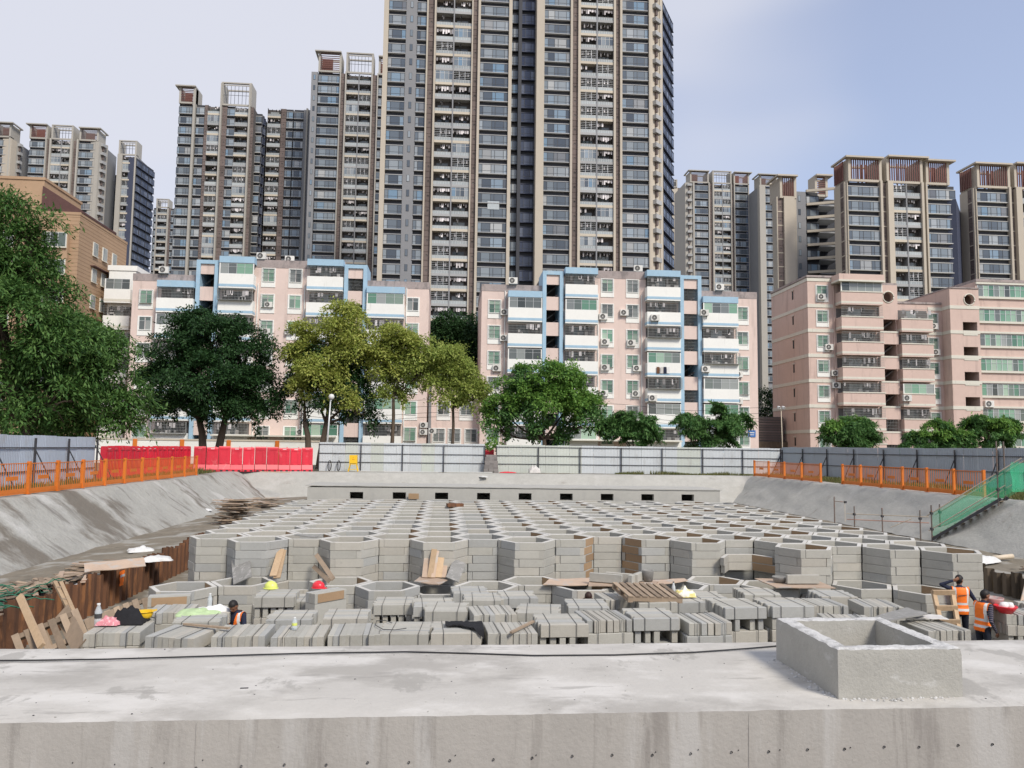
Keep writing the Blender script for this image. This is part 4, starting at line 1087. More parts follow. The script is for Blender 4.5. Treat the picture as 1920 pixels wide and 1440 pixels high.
obj('coupler', MB().box(-.05, .05, -.05, .05, -.05, .05, 'steel_dark'), r, (.55, 0, top_z - .26))
# ================================================================== PEOPLE
def capsule(b, p, q, r0, r1, n=10):
    p, q = Vector(p), Vector(q)
    d = (q - p).normalized()
    pts, rs = [], []
    for k in range(4):
        a = PI / 2 * (1 - k / 3.5); pts.append(p - d * r0 * math.sin(a)); rs.append(max(.001, r0 * math.cos(a)))
    for k in range(4):
        a = PI / 2 * ((k + .5) / 3.5); pts.append(q + d * r1 * math.sin(min(a, PI / 2))); rs.append(max(.001, r1 * math.cos(min(a, PI / 2))))
    b.tube(pts, rs, 'skin', n)
def ellipsoid(b, c, rx, ry, rz, rot=None, n=14):
    k = 9
    q = MB().lathe([(max(.002, math.sin(PI * i / k)), -math.cos(PI * i / k)) for i in range(k + 1)], 'skin', n=n)
    vs = []
    for v in q.v:
        w = Vector((v[0] * rx, v[1] * ry, v[2] * rz))
        if rot: w = rot @ w
        vs.append(w + Vector(c))
    fs = [list(f) for f in q.f] + [list(range(n - 1, -1, -1)), list(range(k * n, (k + 1) * n))]
    b.add(vs, fs, 'skin')
def person(label, loc, rz, J, bend=0, head_turn=0, head_nod=0, sleeves='navy', stripes=False, vest_style='back', hairm='hair', cap=None, scale=1.0, group=None):
    """J: elbow and wrist points for right (R) and left (L), knees; local frame: +Y forward, +X right"""
    b = MB()
    waist = Vector((0, 0, 1.02))
    TM = Matrix.Translation(waist) @ Matrix.Rotation(-bend, 4, 'X') @ Matrix.Translation(-waist)   # lean forwards
    up = lambda p: TM @ Vector(p)
    bones = []
    # pelvis and torso as stacked ellipses
    def torso(prof, tr):
        n = 18
        vs, fs = [], []
        for z, rx, ry, yo in prof:
            for k in range(n):
                a = 2 * PI * k / n
                vs.append(tr((rx * math.cos(a), yo + ry * math.sin(a), z)))
        for i in range(len(prof) - 1): fs += [(i * n + k, i * n + (k + 1) % n, (i + 1) * n + (k + 1) % n, (i + 1) * n + k) for k in range(n)]
        fs += [tuple(range(n - 1, -1, -1)), tuple(range((len(prof) - 1) * n, len(prof) * n))]
        b.add(vs, fs, 'skin')
    torso([(.80, .10, .08, 0), (.86, .165, .115, -.01), (.93, .172, .125, -.015), (1.02, .152, .112, 0), (1.06, .15, .11, 0)], lambda p: Vector(p))
    torso([(.98, .15, .108, 0), (1.08, .15, .108, 0), (1.20, .168, .118, 0), (1.32, .185, .122, -.005), (1.40, .178, .105, -.01), (1.45, .12, .08, -.01), (1.475, .06, .06, 0)], up)
    bones += [('pelvis', Vector((0, 0, .84)), Vector((0, 0, .98)), .14), ('torso', up((0, 0, 1.04)), up((0, 0, 1.38)), .135), ('torso', up((-.13, 0, 1.39)), up((.13, 0, 1.39)), .07)]
    HM = TM @ Matrix.Translation((0, .012, 1.50)) @ Matrix.Rotation(-head_turn, 4, 'Z') @ Matrix.Rotation(-head_nod, 4, 'X')
    hp = lambda p: HM @ Vector(p)
    capsule(b, up((0, -.005, 1.42)), hp((0, 0, .04)), .058, .054)
    bones.append(('neck', up((0, 0, 1.47)), hp((0, 0, 0)), .055))
    R3 = HM.to_3x3()
    ellipsoid(b, hp((0, .0, .125)), .076, .094, .098, R3)
    ellipsoid(b, hp((0, .035, .062)), .056, .058, .068, R3)
    ellipsoid(b, hp((0, .098, .085)), .013, .020, .024, R3, 8)       # nose
    ellipsoid(b, hp((0, .080, .030)), .026, .018, .016, R3, 8)       # chin
    ellipsoid(b, hp((0, .084, .052)), .022, .014, .010, R3, 8)       # lips
    ellipsoid(b, hp((0, .078, .122)), .055, .018, .014, R3, 8)       # brow
    for s in (-1, 1): ellipsoid(b, hp((s * .077, .0, .092)), .010, .020, .032, R3, 8)
    bones.append(('head', hp((0, .0, .09)), hp((0, 0, .14)), .085))
    for s, key in ((1, 'R'), (-1, 'L')):
        sh = up((s * .175, -.005, 1.395)); el = Vector(J['el' + key]); wr = Vector(J['wr' + key])
        capsule(b, sh, el, .058, .044); capsule(b, el, wr, .043, .029)
        bones += [('arm', sh, el, .055), ('fore', el, wr, .040)]
        d = (wr - el).normalized(); d = (d + Vector(J.get('hd' + key, (0, 0, 0)))).normalized()
        pn = Vector(J.get('pn' + key, (-s, 0, 0))); w = d.cross(pn).normalized(); pn = w.cross(d).normalized()
        pc = wr + d * .055
        ellipsoid(b, pc, .040, .018, .052, Matrix((w, pn, d)).transposed(), 10)
        bones.append(('hand', wr + d * .01, pc + d * .13, .035))
        for f in range(4):
            ln = (.060, .072, .068, .052)[f]
            a0 = pc + w * (-.030 + .020 * f) + d * .035
            m1 = a0 + d * ln * .55 + pn * .016; m2 = m1 + d * ln * .35 + pn * .030
            capsule(b, a0, m1, .0095, .009, 7); capsule(b, m1, m2, .009, .008, 7)
        a0 = wr + d * .03 + w * (-.030); m1 = a0 + d * .035 - w * .022 + pn * .012; m2 = m1 + d * .030 + pn * .016
        capsule(b, a0, m1, .012, .011, 7); capsule(b, m1, m2, .011, .009, 7)
        hip = Vector((s * .088, -.005, .90)); kn = Vector(J.get('kn' + key, (s * .10, .03, .49))); an = Vector(J.get('an' + key, (s * .105, -.03, .09)))
        capsule(b, hip, kn, .092, .062); capsule(b, kn, an, .060, .043)
        bones += [('leg', hip, kn, .08), ('leg', kn, an, .052)]
        toe = an + Vector((s * .02, .15, -.05))
        capsule(b, an + Vector((0, -.03, -.045)), toe, .042, .036)
        bones.append(('shoe', an + Vector((0, -.03, -.045)), toe, .04))
    tmp = bpy.data.objects.new('tmp', b.mesh('tmp')); col.objects.link(tmp)
    rm = tmp.modifiers.new('r', 'REMESH'); rm.mode = 'VOXEL'; rm.voxel_size = .0105; rm.use_smooth_shade = True
    sm_ = tmp.modifiers.new('s', 'SMOOTH'); sm_.iterations = 3; sm_.factor = .5
    dg = bpy.context.evaluated_depsgraph_get()
    me = bpy.data.meshes.new_from_object(tmp.evaluated_get(dg))
    bpy.data.objects.remove(tmp)
    me.name = 'body'
    n = len(me.polygons)
    C = np.zeros(n * 3); me.polygons.foreach_get('center', C); C = C.reshape(-1, 3)
    best = np.full(n, 1e9); idx = np.zeros(n, int)
    for i, (k, p, q, rr) in enumerate(bones):
        p, q = np.array(p), np.array(q); d = q - p; t = np.clip(((C - p) @ d) / (d @ d), 0, 1)
        dist = np.linalg.norm(C - (p + t[:, None] * d), axis=1) - rr
        m_ = dist < best; best[m_] = dist[m_]; idx[m_] = i
    kinds = np.array([k for k, *_ in bones])[idx]
    names = ['skin', sleeves, 'trouser', 'shoe', 'stripe_pale']
    me.materials.clear()
    for k in names: me.materials.append(MATS[k])
    mi = np.zeros(n, int)
    mi[np.isin(kinds, ('torso', 'arm', 'fore'))] = 1
    mi[np.isin(kinds, ('pelvis', 'leg'))] = 2
    mi[kinds == 'shoe'] = 3
    if stripes:
        for i, (k, p, q, rr) in enumerate(bones):
            if k in ('arm', 'fore'):
                p, q = np.array(p), np.array(q); d = q - p; t = ((C - p) @ d) / np.linalg.norm(d)
                mi[(idx == i) & ((t * 22) % 1 < .28)] = 4
    me.polygons.foreach_set('material_index', mi); me.polygons.foreach_set('use_smooth', [True] * n)
    r = thing('person', label, 'person', loc, rz, group); r.scale = (scale,) * 3
    obj('body', me, r)
    # vest and hair: shells lifted off the body
    V = np.zeros(len(me.vertices) * 3); me.vertices.foreach_get('co', V); V = V.reshape(-1, 3)
    NV = np.zeros(len(me.vertices) * 3); me.vertices.foreach_get('normal', NV); NV = NV.reshape(-1, 3)
    polys = [tuple(p.vertices) for p in me.polygons]
    def shell(name, sel, off, mats_, mfun):
        used = {}
        vs, fs, mm = [], [], []
        for i in np.nonzero(sel)[0]:
            f = []
            for v in polys[i]:
                if v not in used: used[v] = len(vs); vs.append(tuple(V[v] + NV[v] * off))
                f.append(used[v])
            fs.append(f); mm.append(mfun(i))
        s_ = bpy.data.meshes.new(name); s_.from_pydata(vs, [], fs)
        for k in mats_: s_.materials.append(MATS[k])
        s_.polygons.foreach_set('material_index', mm); s_.polygons.foreach_set('use_smooth', [True] * len(fs))
        return obj(name, s_, r)
    TI = np.array(TM.inverted()); CT = (np.c_[C, np.ones(n)] @ TI.T)[:, :3]
    sel = np.isin(kinds, ('torso', 'pelvis')) & (CT[:, 2] > .86) & (CT[:, 2] < 1.445) & (np.abs(CT[:, 0]) < .19)
    sel |= (kinds == 'arm') & (np.abs(CT[:, 0]) < .185) & (CT[:, 2] > 1.30) & (CT[:, 2] < 1.47)
    neckv = (CT[:, 1] > .02) & (np.abs(CT[:, 0]) < .02 + .06 * np.clip((CT[:, 2] - 1.18) / .25, 0, 1)) & (CT[:, 2] > 1.18)
    sel &= ~neckv
    def vm_(i):
        x, y, z = CT[i]
        if abs(z - .955) < .026 or abs(z - 1.09) < .026: return 1
        if abs(abs(x) - .125) < .024 and z > 1.11: return 1
        return 0
    shell('safety_vest', sel, .017, ('vest', 'reflective'), vm_)
    if vest_style == 'back':
        bk = MB()
        for k in range(6):
            z_ = 1.27 + .004 * k
            bk.box(-.085 + .03 * k, -.066 + .03 * k, -.152, -.149, z_ - .012, z_ + .014, 'strap')
        for v in range(len(bk.v)): bk.v[v] = tuple(up(bk.v[v]))
        obj('vest_print', bk, r)
    HI = np.array(HM.inverted()); CHd = (np.c_[C, np.ones(n)] @ HI.T)[:, :3]
    hs = np.isin(kinds, ('head', 'neck')) & ((CHd[:, 2] > .155) | ((CHd[:, 1] < .015) & (CHd[:, 2] > .065)) | ((CHd[:, 1] < -.03) & (CHd[:, 2] > .02))) & ~((CHd[:, 1] > .055) & (CHd[:, 2] < .168)) & ~((np.abs(CHd[:, 0]) > .07) & (CHd[:, 2] < .13) & (CHd[:, 1] > -.03))
    shell('hair', hs, .011, (hairm,), lambda i: 0)
    for s in (-1, 1):
        e = MB(); ellipsoid(e, hp((s * .031, .082, .104)), .011, .007, .006, R3, 8); e.m = [0] * len(e.m); e.mats = ['hair']
        obj('eye', e, r)
    return r
c = ony(1797, 1080, 17.3)
person('man in orange vest seen from behind, hand raised to his neck', (c.x + .02, 17.3, FLOOR), math.radians(-14),
       {'elR': (.33, .02, 1.16), 'wrR': (.44, .12, .98), 'elL': (-.40, -.02, 1.50), 'wrL': (-.17, -.06, 1.60), 'hdL': (.5, 0, .2), 'pnL': (0, 1, .2), 'hdR': (.1, .3, 0),
        'knR': (.12, .06, .49), 'knL': (-.09, .0, .49)}, .03, .75, .12, scale=1.015)
c = ony(1842, 1105, 15.75)
person('man in orange vest and dark striped sweater, turned to the right', (c.x - .02, 15.75, FLOOR), math.radians(-78),
       {'elR': (.26, -.06, 1.10), 'wrR': (.24, .10, .87), 'elL': (-.24, .10, 1.14), 'wrL': (-.16, .33, 1.06), 'hdR': (0, .1, -.2), 'hdL': (.2, .4, -.2), 'pnL': (0, 0, -1)}, .10, .15, .12, 'navy', True, 'none', scale=.985)
c = ony(440, 1124, 15.3)
person('man in orange vest looking down among the left block stacks', (c.x + .08, 15.3, FLOOR), math.radians(152),
       {'elR': (.26, .10, 1.10), 'wrR': (.15, .34, 1.02), 'elL': (-.26, .10, 1.10), 'wrL': (-.14, .34, 1.00), 'hdR': (0, .3, -.1), 'hdL': (0, .3, -.1)}, .16, -.25, .55, vest_style='none', scale=.985)
c = ony(1103, 1113, 17.6)
person('crouching worker with only brown hair showing above the blocks', (c.x, 17.6, c.z - 1.52), math.radians(170),
       {'elR': (.26, .14, 1.02), 'wrR': (.15, .36, .86), 'elL': (-.26, .14, 1.02), 'wrL': (-.14, .36, .86), 'knR': (.16, .36, .80), 'knL': (-.16, .36, .80), 'anR': (.12, .12, .48), 'anL': (-.12, .12, .48)}, .45, 0, .5, vest_style='none', hairm='hair_brown')
# ================================================================== TREES
def leaves_mesh(name, lobes, n_clump, per, size, rc, seed, m, aspect=.45, droop=.2, shell=.55, flat=.6, gap=0):
    """leaves gathered on domed boughs spread through the lobes, with open gaps and stray twigs between them"""
    g = np.random.default_rng(seed)
    lob = np.array([l[:6] for l in lobes], float)
    R0 = rc * 1.75
    nb = max(16, int(n_clump * per / 260))
    wt = lob[:, 3] * lob[:, 4] + lob[:, 4] * lob[:, 5]
    k = g.choice(len(lob), nb, p=wt / wt.sum())
    d = g.normal(size=(nb, 3)); d[:, 2] += .25; d /= np.linalg.norm(d, axis=1)[:, None]
    rr = shell + (1 - shell) * g.random(nb) ** .7
    out = g.random(nb) < .25
    rr[out] = g.uniform(.95, 1.15, out.sum())
    cen = lob[k, :3] + d * lob[k, 3:6] * rr[:, None]
    Rb = R0 * g.uniform(.55, 1.35, nb)
    A = d * .7 + np.array([0, 0, .75]) + .25 * g.normal(size=(nb, 3)); A /= np.linalg.norm(A, axis=1)[:, None]
    T1 = np.cross(A, g.normal(size=(nb, 3))); T1 /= np.linalg.norm(T1, axis=1)[:, None]
    T2 = np.cross(A, T1)
    pr = Rb ** 2 / (Rb ** 2).sum()
    N = n_clump * per
    bi = g.choice(nb, N, p=pr)
    ph = g.uniform(0, 2 * PI, N); ct = g.uniform(-.15, 1, N); st = np.sqrt(1 - ct ** 2)
    lump = 1 + .22 * np.sin(ph * 3 + bi) * st + .12 * np.sin(ph * 5 + 2 * bi)
    ra = g.uniform(.62, 1.06, N)
    inn = g.random(N); ra[inn < .12] = g.uniform(.1, .7, (inn < .12).sum()); ra[inn > .93] = g.uniform(1.05, 1.45, (inn > .93).sum())
    ra = (ra * lump * Rb[bi])[:, None]
    dirv = (T1[bi] * np.cos(ph)[:, None] + T2[bi] * np.sin(ph)[:, None]) * (st * 1.1)[:, None] + A[bi] * (ct * flat * 1.2)[:, None]
    P = cen[bi] + dirv * ra
    ax = dirv + .55 * g.normal(size=(N, 3)); ax[:, 2] -= droop
    ax /= np.linalg.norm(ax, axis=1)[:, None]
    up = np.array([0, 0, 1.]) + .5 * g.normal(size=(N, 3)) + .4 * A[bi]
    sd_ = np.cross(ax, up); sd_ /= np.linalg.norm(sd_, axis=1)[:, None] + 1e-6
    nn = np.cross(sd_, ax)
    L_ = size * g.uniform(.55, 1.35, N)[:, None]
    W = L_ * aspect
    V = np.empty((N, 4, 3))
    V[:, 0] = P - ax * L_ * .5
    V[:, 1] = P + sd_ * W * .5 - nn * W * .12 - ax * L_ * .05
    V[:, 2] = P + ax * L_ * .5 - nn * L_ * .12
    V[:, 3] = P - sd_ * W * .5 - nn * W * .12 - ax * L_ * .05
    me = bpy.data.meshes.new(name)
    me.vertices.add(N * 4); me.vertices.foreach_set('co', V.ravel())
    me.loops.add(N * 4); me.loops.foreach_set('vertex_index', np.arange(N * 4, dtype=np.int32))
    me.polygons.add(N); me.polygons.foreach_set('loop_start', np.arange(0, N * 4, 4, dtype=np.int32))
    me.materials.append(MATS[m])
    me.update(calc_edges=True)
    return me, cen
def tree(label, base, lobes, trunk_r, n_clump, per, size, rc, m, seed, trunk_h=None, barkm='bark', lean=(0, 0), stems=1, name='broadleaf_tree', second=None, group=None, **kw):
    """lobes relative to the base; limbs run from the trunk to every lobe and on to some of its clumps"""
    r = thing(name, label, 'tree', base, 0, group)
    me, cen = leaves_mesh('crown', lobes, n_clump, per, size, rc, seed, m, **kw)
    obj('crown', me, r)
    if second:
        me2, _ = leaves_mesh('crown', second[1], second[2], per, size, rc, seed + 50, second[0], **kw)
        obj('crown', me2, r)
    rg = random.Random(seed)
    b = MB()
    zlo = min(l[2] - l[5] for l in lobes)
    th = trunk_h or max(1.2, zlo + .6)
    heads = []
    for s in range(stems):
        sx = (s - (stems - 1) / 2) * trunk_r * 3.2
        pts = [(sx, 0, -.1), (sx * 1.15 + lean[0] * .3, lean[1] * .3, th * .33), (sx * 1.5 + lean[0] * .6 + .06, lean[1] * .7, th * .7), (sx * 2 + lean[0], lean[1], th)]
        b.tube(pts, [trunk_r * 1.35, trunk_r, trunk_r * .85, trunk_r * .7], barkm, 9)
        heads.append(Vector(pts[-1]))
    obj('trunk', b, r)
    br = MB()
    for i, l in enumerate(lobes):
        c = Vector(l[:3]); h = min(heads, key=lambda q: (q - c).length)
        mid = h.lerp(c, .5) + Vector((rg.uniform(-.2, .2), rg.uniform(-.2, .2), -.15 * (c - h).length * .5))
        br.tube([h, h.lerp(mid, .5) + Vector((0, 0, -.05)), mid, c], [trunk_r * .6, trunk_r * .45, trunk_r * .35, trunk_r * .2], barkm, 6)
        near = sorted(range(len(cen)), key=lambda q: (Vector(cen[q]) - c).length)[:12]
        for q in near:
            e = Vector(cen[q])
            if (e - c).length < max(l[3:6]) * 1.3:
                br.tube([mid.lerp(c, rg.uniform(.3, 1)), c.lerp(e, .5) + Vector((0, 0, .1)), e], [trunk_r * .18, trunk_r * .12, trunk_r * .05], barkm, 5)
    obj('branches', br, r)
    return r
def lobes_px(base, Y, items):
    """lobes given in photograph pixels on the plane at distance Y: x, y, half width, half height, depth factor, shift in depth"""
    out = []
    for x, y, w, h, dz in items:
        c = ony(x, y, Y)
        px_m = (ony(x + 10, y, Y) - c).x / 10
        out.append((c.x - base.x, dz, c.z, w * px_m, (w + h) / 2 * px_m * .9, h * px_m))
    return out
def tree_px(label, px, Y, items, trunk_r, n_clump, per, size, rc, m, seed, second=None, **kw):
    bpt = ony(px, 840, Y); base = Vector((bpt.x, Y, 0))
    sec = (second[0], lobes_px(base, Y, second[1]), second[2]) if second else None
    return tree(label, base, lobes_px(base, Y, items), trunk_r, n_clump, per, size, rc, m, seed, second=sec, **kw)
tree_px('tall tiered mango tree rising behind the left hoarding', 45, 46, [(60, 430, 34, 34, 0), (-5, 410, 42, 42, 0), (35, 470, 62, 46, 0), (0, 520, 85, 56, -1), (72, 545, 52, 44, 1), (30, 620, 110, 70, -1.5), (110, 650, 75, 60, 0), (20, 740, 120, 75, -1), (-60, 560, 90, 120, 0), (110, 760, 70, 60, -.8)], .30, 1350, 44, .30, .62, 'leaf_mango', 11, aspect=.32, droop=.35, shell=.35, name='mango_tree')
tree_px('wide mango tree with drooping leaves above the left hoarding', 150, 50, [(150, 640, 70, 42, 0), (185, 675, 60, 46, -1), (120, 710, 85, 60, 0), (205, 725, 56, 56, 0), (165, 770, 90, 48, -1), (235, 765, 28, 42, .5), (240, 800, 24, 24, .5), (60, 790, 80, 34, 0)], .25, 900, 44, .30, .62, 'leaf_mango', 12, aspect=.32, droop=.35, shell=.35, name='mango_tree')
tree_px('dense dark ficus with two trunks behind the red barriers', 395, 67, [(330, 660, 56, 56, 0), (400, 640, 62, 58, 0), (462, 675, 48, 62, 0), (310, 730, 48, 52, 0), (385, 720, 85, 70, -1), (470, 735, 52, 58, 0), (420, 765, 70, 36, -1), (365, 610, 26, 30, 0), (440, 625, 28, 26, 0)], .34, 2000, 44, .25, .50, 'leaf_ficus', 13, stems=2, aspect=.5, shell=.5, name='ficus_tree', trunk_h=4.2)
tree_px('tree with yellow-green top over dark lower leaves beside the lamp post', 590, 66.5, [(600, 745, 62, 42, .6), (655, 735, 48, 50, .6), (560, 700, 36, 45, .6), (625, 690, 60, 45, .8), (670, 770, 34, 30, .4)], .28, 650, 42, .26, .5, 'leaf_ficus', 14, aspect=.5, shell=.4,
        second=('leaf_yellow', [(590, 670, 52, 34, -.6), (640, 640, 50, 40, -.4), (650, 605, 40, 26, 0), (600, 720, 48, 26, -1.4), (668, 660, 42, 34, -.6), (565, 640, 26, 24, 0), (640, 740, 30, 20, -1.5)], 720), trunk_h=4.0, stems=2)
tree_px('slender tree with thin yellow-green crown before the first pink block', 735, 67, [(725, 650, 46, 34, 0), (770, 665, 46, 36, 0), (700, 680, 34, 28, 0), (745, 700, 52, 30, 0), (790, 700, 34, 30, 0), (735, 745, 42, 24, 0)], .17, 430, 40, .25, .48, 'leaf_olive', 15, aspect=.5, shell=.2, trunk_h=6.5,
        second=('leaf_yellow', [(740, 640, 50, 26, -.4), (770, 660, 40, 26, -.4), (720, 690, 36, 22, -.6)], 260))
tree_px('slender tree with light green crown between the two pink blocks', 848, 67.5, [(855, 680, 46, 28, 0), (830, 705, 34, 30, 0), (875, 715, 36, 32, 0), (850, 735, 50, 24, 0), (895, 745, 22, 22, 0)], .15, 480, 40, .25, .48, 'leaf_olive', 16, aspect=.5, shell=.2, trunk_h=5.5)
tree_px('dark tree standing behind the gap between the pink blocks', 850, 99.5, [(852, 622, 44, 34, 0), (832, 655, 34, 40, 0), (878, 655, 30, 44, 0), (850, 700, 46, 60, 0)], .3, 1000, 40, .36, .75, 'leaf_ficus', 17, aspect=.5)
tree_px('broad bright green tree with umbrella crown before the second pink block', 1020, 66, [(1020, 715, 62, 26, 0), (970, 745, 46, 28, 0), (1075, 745, 46, 28, 0), (945, 775, 40, 32, 0), (1020, 765, 70, 38, -1), (1090, 775, 42, 32, 0), (930, 805, 30, 22, 0), (1000, 800, 60, 26, -.6), (1075, 803, 50, 24, 0)], .24, 480, 44, .27, .46, 'leaf_fresh', 18, aspect=.5, shell=.45, trunk_h=2.8,
        second=('leaf_bright', [(1020, 708, 60, 22, -.5), (970, 738, 44, 22, -.6), (1072, 738, 44, 22, -.6), (1025, 755, 60, 24, -1.6), (945, 768, 34, 22, -.6), (1092, 768, 36, 22, -.6), (920, 838, 13, 14, -2.6)], 520))
for i, (px, half, top, lab, sd_) in enumerate(((1192, 58, 768, 'small spreading tree between the umbrella tree and its twin', 21), (1330, 68, 768, 'small spreading tree at the right end of the second pink block', 22), (1592, 54, 776, 'small layered tree before the corner of the third pink block', 23), (1762, 60, 790, 'low rounded tree left of the taller one before the third block', 24), (1850, 62, 776, 'taller rounded tree before the ribbon windows of the third block', 25))):
    its = [(px, top + 14, half * .55, 14, 0), (px - half * .45, top + 28, half * .5, 13, .3), (px + half * .45, top + 28, half * .5, 13, -.3), (px - half * .6, top + 46, half * .42, 13, 0), (px + half * .6, top + 46, half * .42, 13, 0), (px, top + 40, half * .7, 18, -.6), (px, top + 62, half * .7, 14, 0)]
    rj = random.Random(sd_)
    its = [(x_ + rj.uniform(-.2, .2) * half, y_ + rj.uniform(-7, 7), w_ * rj.uniform(.6, 1.15), h_ * rj.uniform(.6, 1.1), z_) for x_, y_, w_, h_, z_ in its]
    tree_px(lab, px, 65.5 + .5 * i, its, .13, 300, 40, .40, .36, 'leaf_fresh', sd_, aspect=.26, droop=.25, shell=.3, flat=.35, trunk_h=1.6, second=('leaf_bright' if i > 1 else 'leaf_fresh', its[:3], 120))
tree_px('dark bushy tree in the lane beside the third pink block', 1436, 104, [(1434, 760, 16, 20, 0), (1436, 800, 18, 30, 0)], .16, 130, 36, .3, .6, 'leaf_ficus', 27, aspect=.5)
# lamp post and camera pole
c = ony(617, 840, 63.6)
r = thing('lamp_post', 'grey lamp post with round head among the yellow-green trees', 'lamp post', (c.x, 63.6, 0))
hz = ony(619, 744, 63.6).z
obj('pole', MB().tube([(-.25, 0, 0), (-.12, 0, hz * .5), (0, 0, hz - .2)], [.09, .07, .05], 'alu', 8), r)
obj('lamp_head', MB().lathe([(0, -.25), (.18, -.18), (.25, 0), (.18, .18), (0, .25)], 'white_plastic', n=14), r, (.06, 0, hz))
obj('collar', MB().lathe([(.07, 0), (.09, .05), (.07, .12)], 'alu', n=10), r, (.02, 0, hz - .36))
c = ony(1467, 850, 64)
r = thing('camera_pole', 'thin pole with white cameras before the lane to the third block', 'camera pole', (c.x, 64, 0))
hz = ony(1464, 766, 64).z
obj('pole', MB().tube([(0, 0, 0), (0, 0, hz * .5), (-.05, 0, hz)], [.05, .04, .035], 'pipe_pale', 8), r)
obj('cross_arm', MB().box(-.32, .22, -.02, .02, hz - .04, hz, 'alu'), r)
for s in (-.28, .12): obj('camera_body', MB().box(-.09, .09, -.22, .10, -.08, .10, 'white_plastic').box(-.05, .05, -.235, -.221, -.04, .05, 'ac_dark'), r, (s, 0, hz + .1), (.25, 0, .2 * s))
# ================================================================== PINK APARTMENT BLOCKS
GLASSES = ('green_glass', 'green_glass', 'grey_glass')
def win_small(gl, cage):
    b = MB()                                                  # origin: centre of sill line, wall face at y = 0
    W, h = .62, 1.45
    b.box(-W - .16, -W, -.07, .02, -.62, h + .12, 'white_paint').box(W, W + .16, -.07, .02, -.62, h + .12, 'white_paint')
    b.box(-W, W, -.07, .02, h, h + .12, 'white_paint').box(-W, W, -.06, .02, -.62, -.02, 'white_paint')
    b.box(-W - .04, W + .04, -.14, .02, -.02, .03, 'white_paint')
    for x0, x1 in ((-W, -.02), (.02, W)):
        b.box(x0 + .03, x1 - .03, -.012, .0, .06, h * .70, gl); b.box(x0 + .03, x1 - .03, -.012, .0, h * .70 + .04, h - .03, gl)
    for x in (-W + .015, 0, W - .015): b.box(x - .02, x + .02, -.035, .0, .03, h, 'alu')
    for z in (.045, h * .70 + .02, h - .015): b.box(-W, W, -.03, -.001, z - .016, z + .016, 'alu')
    if cage:
        y = -.30 if cage == 2 else -.10
        n = 9
        for i in range(n + 1):
            x = -W - .05 + (2 * W + .1) * i / n; b.box(x - .009, x + .009, y - .009, y + .009, 0, h + .05, 'grille')
        for z in (.02, h * .36, h * .7, h + .03): b.box(-W - .06, W + .06, y - .012, y + .012, z - .01, z + .01, 'grille')
        if cage == 2:
            for s in (-1, 1):
                for z in (.02, h + .03): b.box(s * (W + .05) - .01, s * (W + .05) + .01, y, -.071, z - .01, z + .01, 'grille')
            b.box(-W - .06, W + .06, y, -.145, .0, .012, 'grille')
    return b.mesh('window')
def balcony_mesh(w, kind, gl, paint, band, seed, rail_h=1.15, win_h=1.2, band_h=.44, dep=1.15):
    """one storey of a projecting balcony; z = 0 at the underside of the band, face at y = 0, building wall at y = dep"""
    b = MB(); rg = random.Random(seed)
    t = .12
    b.box(0, w, 0, dep, 0, .16, paint)
    b.box(-.012, w + .012, -.015, dep, .16, band_h, band)
    z1 = band_h + rail_h
    b.box(0, w, 0, t, band_h, z1, paint); b.box(0, t, t, dep, band_h, z1, paint); b.box(w - t, w, t, dep, band_h, z1, paint)
    z2 = z1 + win_h
    if kind == 'glazed':
        n = max(3, round(w / .95))
        for i in range(n):
            x0, x1 = t + (w - 2 * t) * i / n, t + (w - 2 * t) * (i + 1) / n
            b.box(x0 + .025, x1 - .025, .05, .06, z1 + .03, z2 - .03, gl if rg.random() < .8 else 'grey_glass')
            b.box(x0 - .018, x0 + .018, .03, .075, z1, z2, 'alu')
        b.box(t, w - t, .03, .075, z1 - .001, z1 + .035, 'alu'); b.box(t, w - t, .03, .075, z2 - .035, z2, 'alu'); b.box(t, w - t, .035, .07, z1 + win_h * .66, z1 + win_h * .66 + .02, 'alu')
        for x in (t / 2, w - t / 2): b.box(x - .05, x + .05, .02, .12, z1, z2, 'white_paint')
    else:
        y = .06 if kind == 'grille' else -.45
        n = int(w / .15)
        for i in range(n + 1):
            x = .02 + (w - .04) * i / n; b.box(x - .009, x + .009, y - .009, y + .009, z1 - (0 if kind == 'grille' else .05), z2, 'grille')
        for k in range(5): z = z1 + win_h * k / 4; b.box(0, w, y - .012, y + .012, z - .01, z + .01, 'grille')
        if kind == 'cage':
            b.box(0, w, y, 0, z1 - .06, z1 - .04, 'grille')
            for s in (.01, w - .01):
                for k in range(4):
                    yy = y + (-y) * k / 4; b.box(s - .009, s + .009, yy - .009, yy + .009, z1 - .05, z2, 'grille')
        for k in range(4):
            x = rg.uniform(.3, w - .6); b.box(x, x + rg.uniform(.2, .5), .35, .5, band_h + .3, z1 + rg.uniform(.0, .55), 'interior_stuff')
        for k in range(7):
            x = rg.uniform(.2, w - .4); b.box(x, x + rg.uniform(.15, .35), .22, .24, z2 - rg.uniform(.4, .8), z2 - .08, 'laundry')
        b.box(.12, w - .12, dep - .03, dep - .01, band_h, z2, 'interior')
        b.box(w * .3, w * .62, dep - .05, dep - .031, band_h, z2 - .1, 'grey_glass')
    return b.mesh('balcony')
WS = {(g, c): win_small(g, c) for g in ('green_glass', 'grey_glass') for c in (0, 1, 2)}
BY2 = 87.0
U0 = ony(902, 640, BY2).x
U = lambda px: ony(px, 640, BY2).x - U0
HF = 2.95
BALM = {}
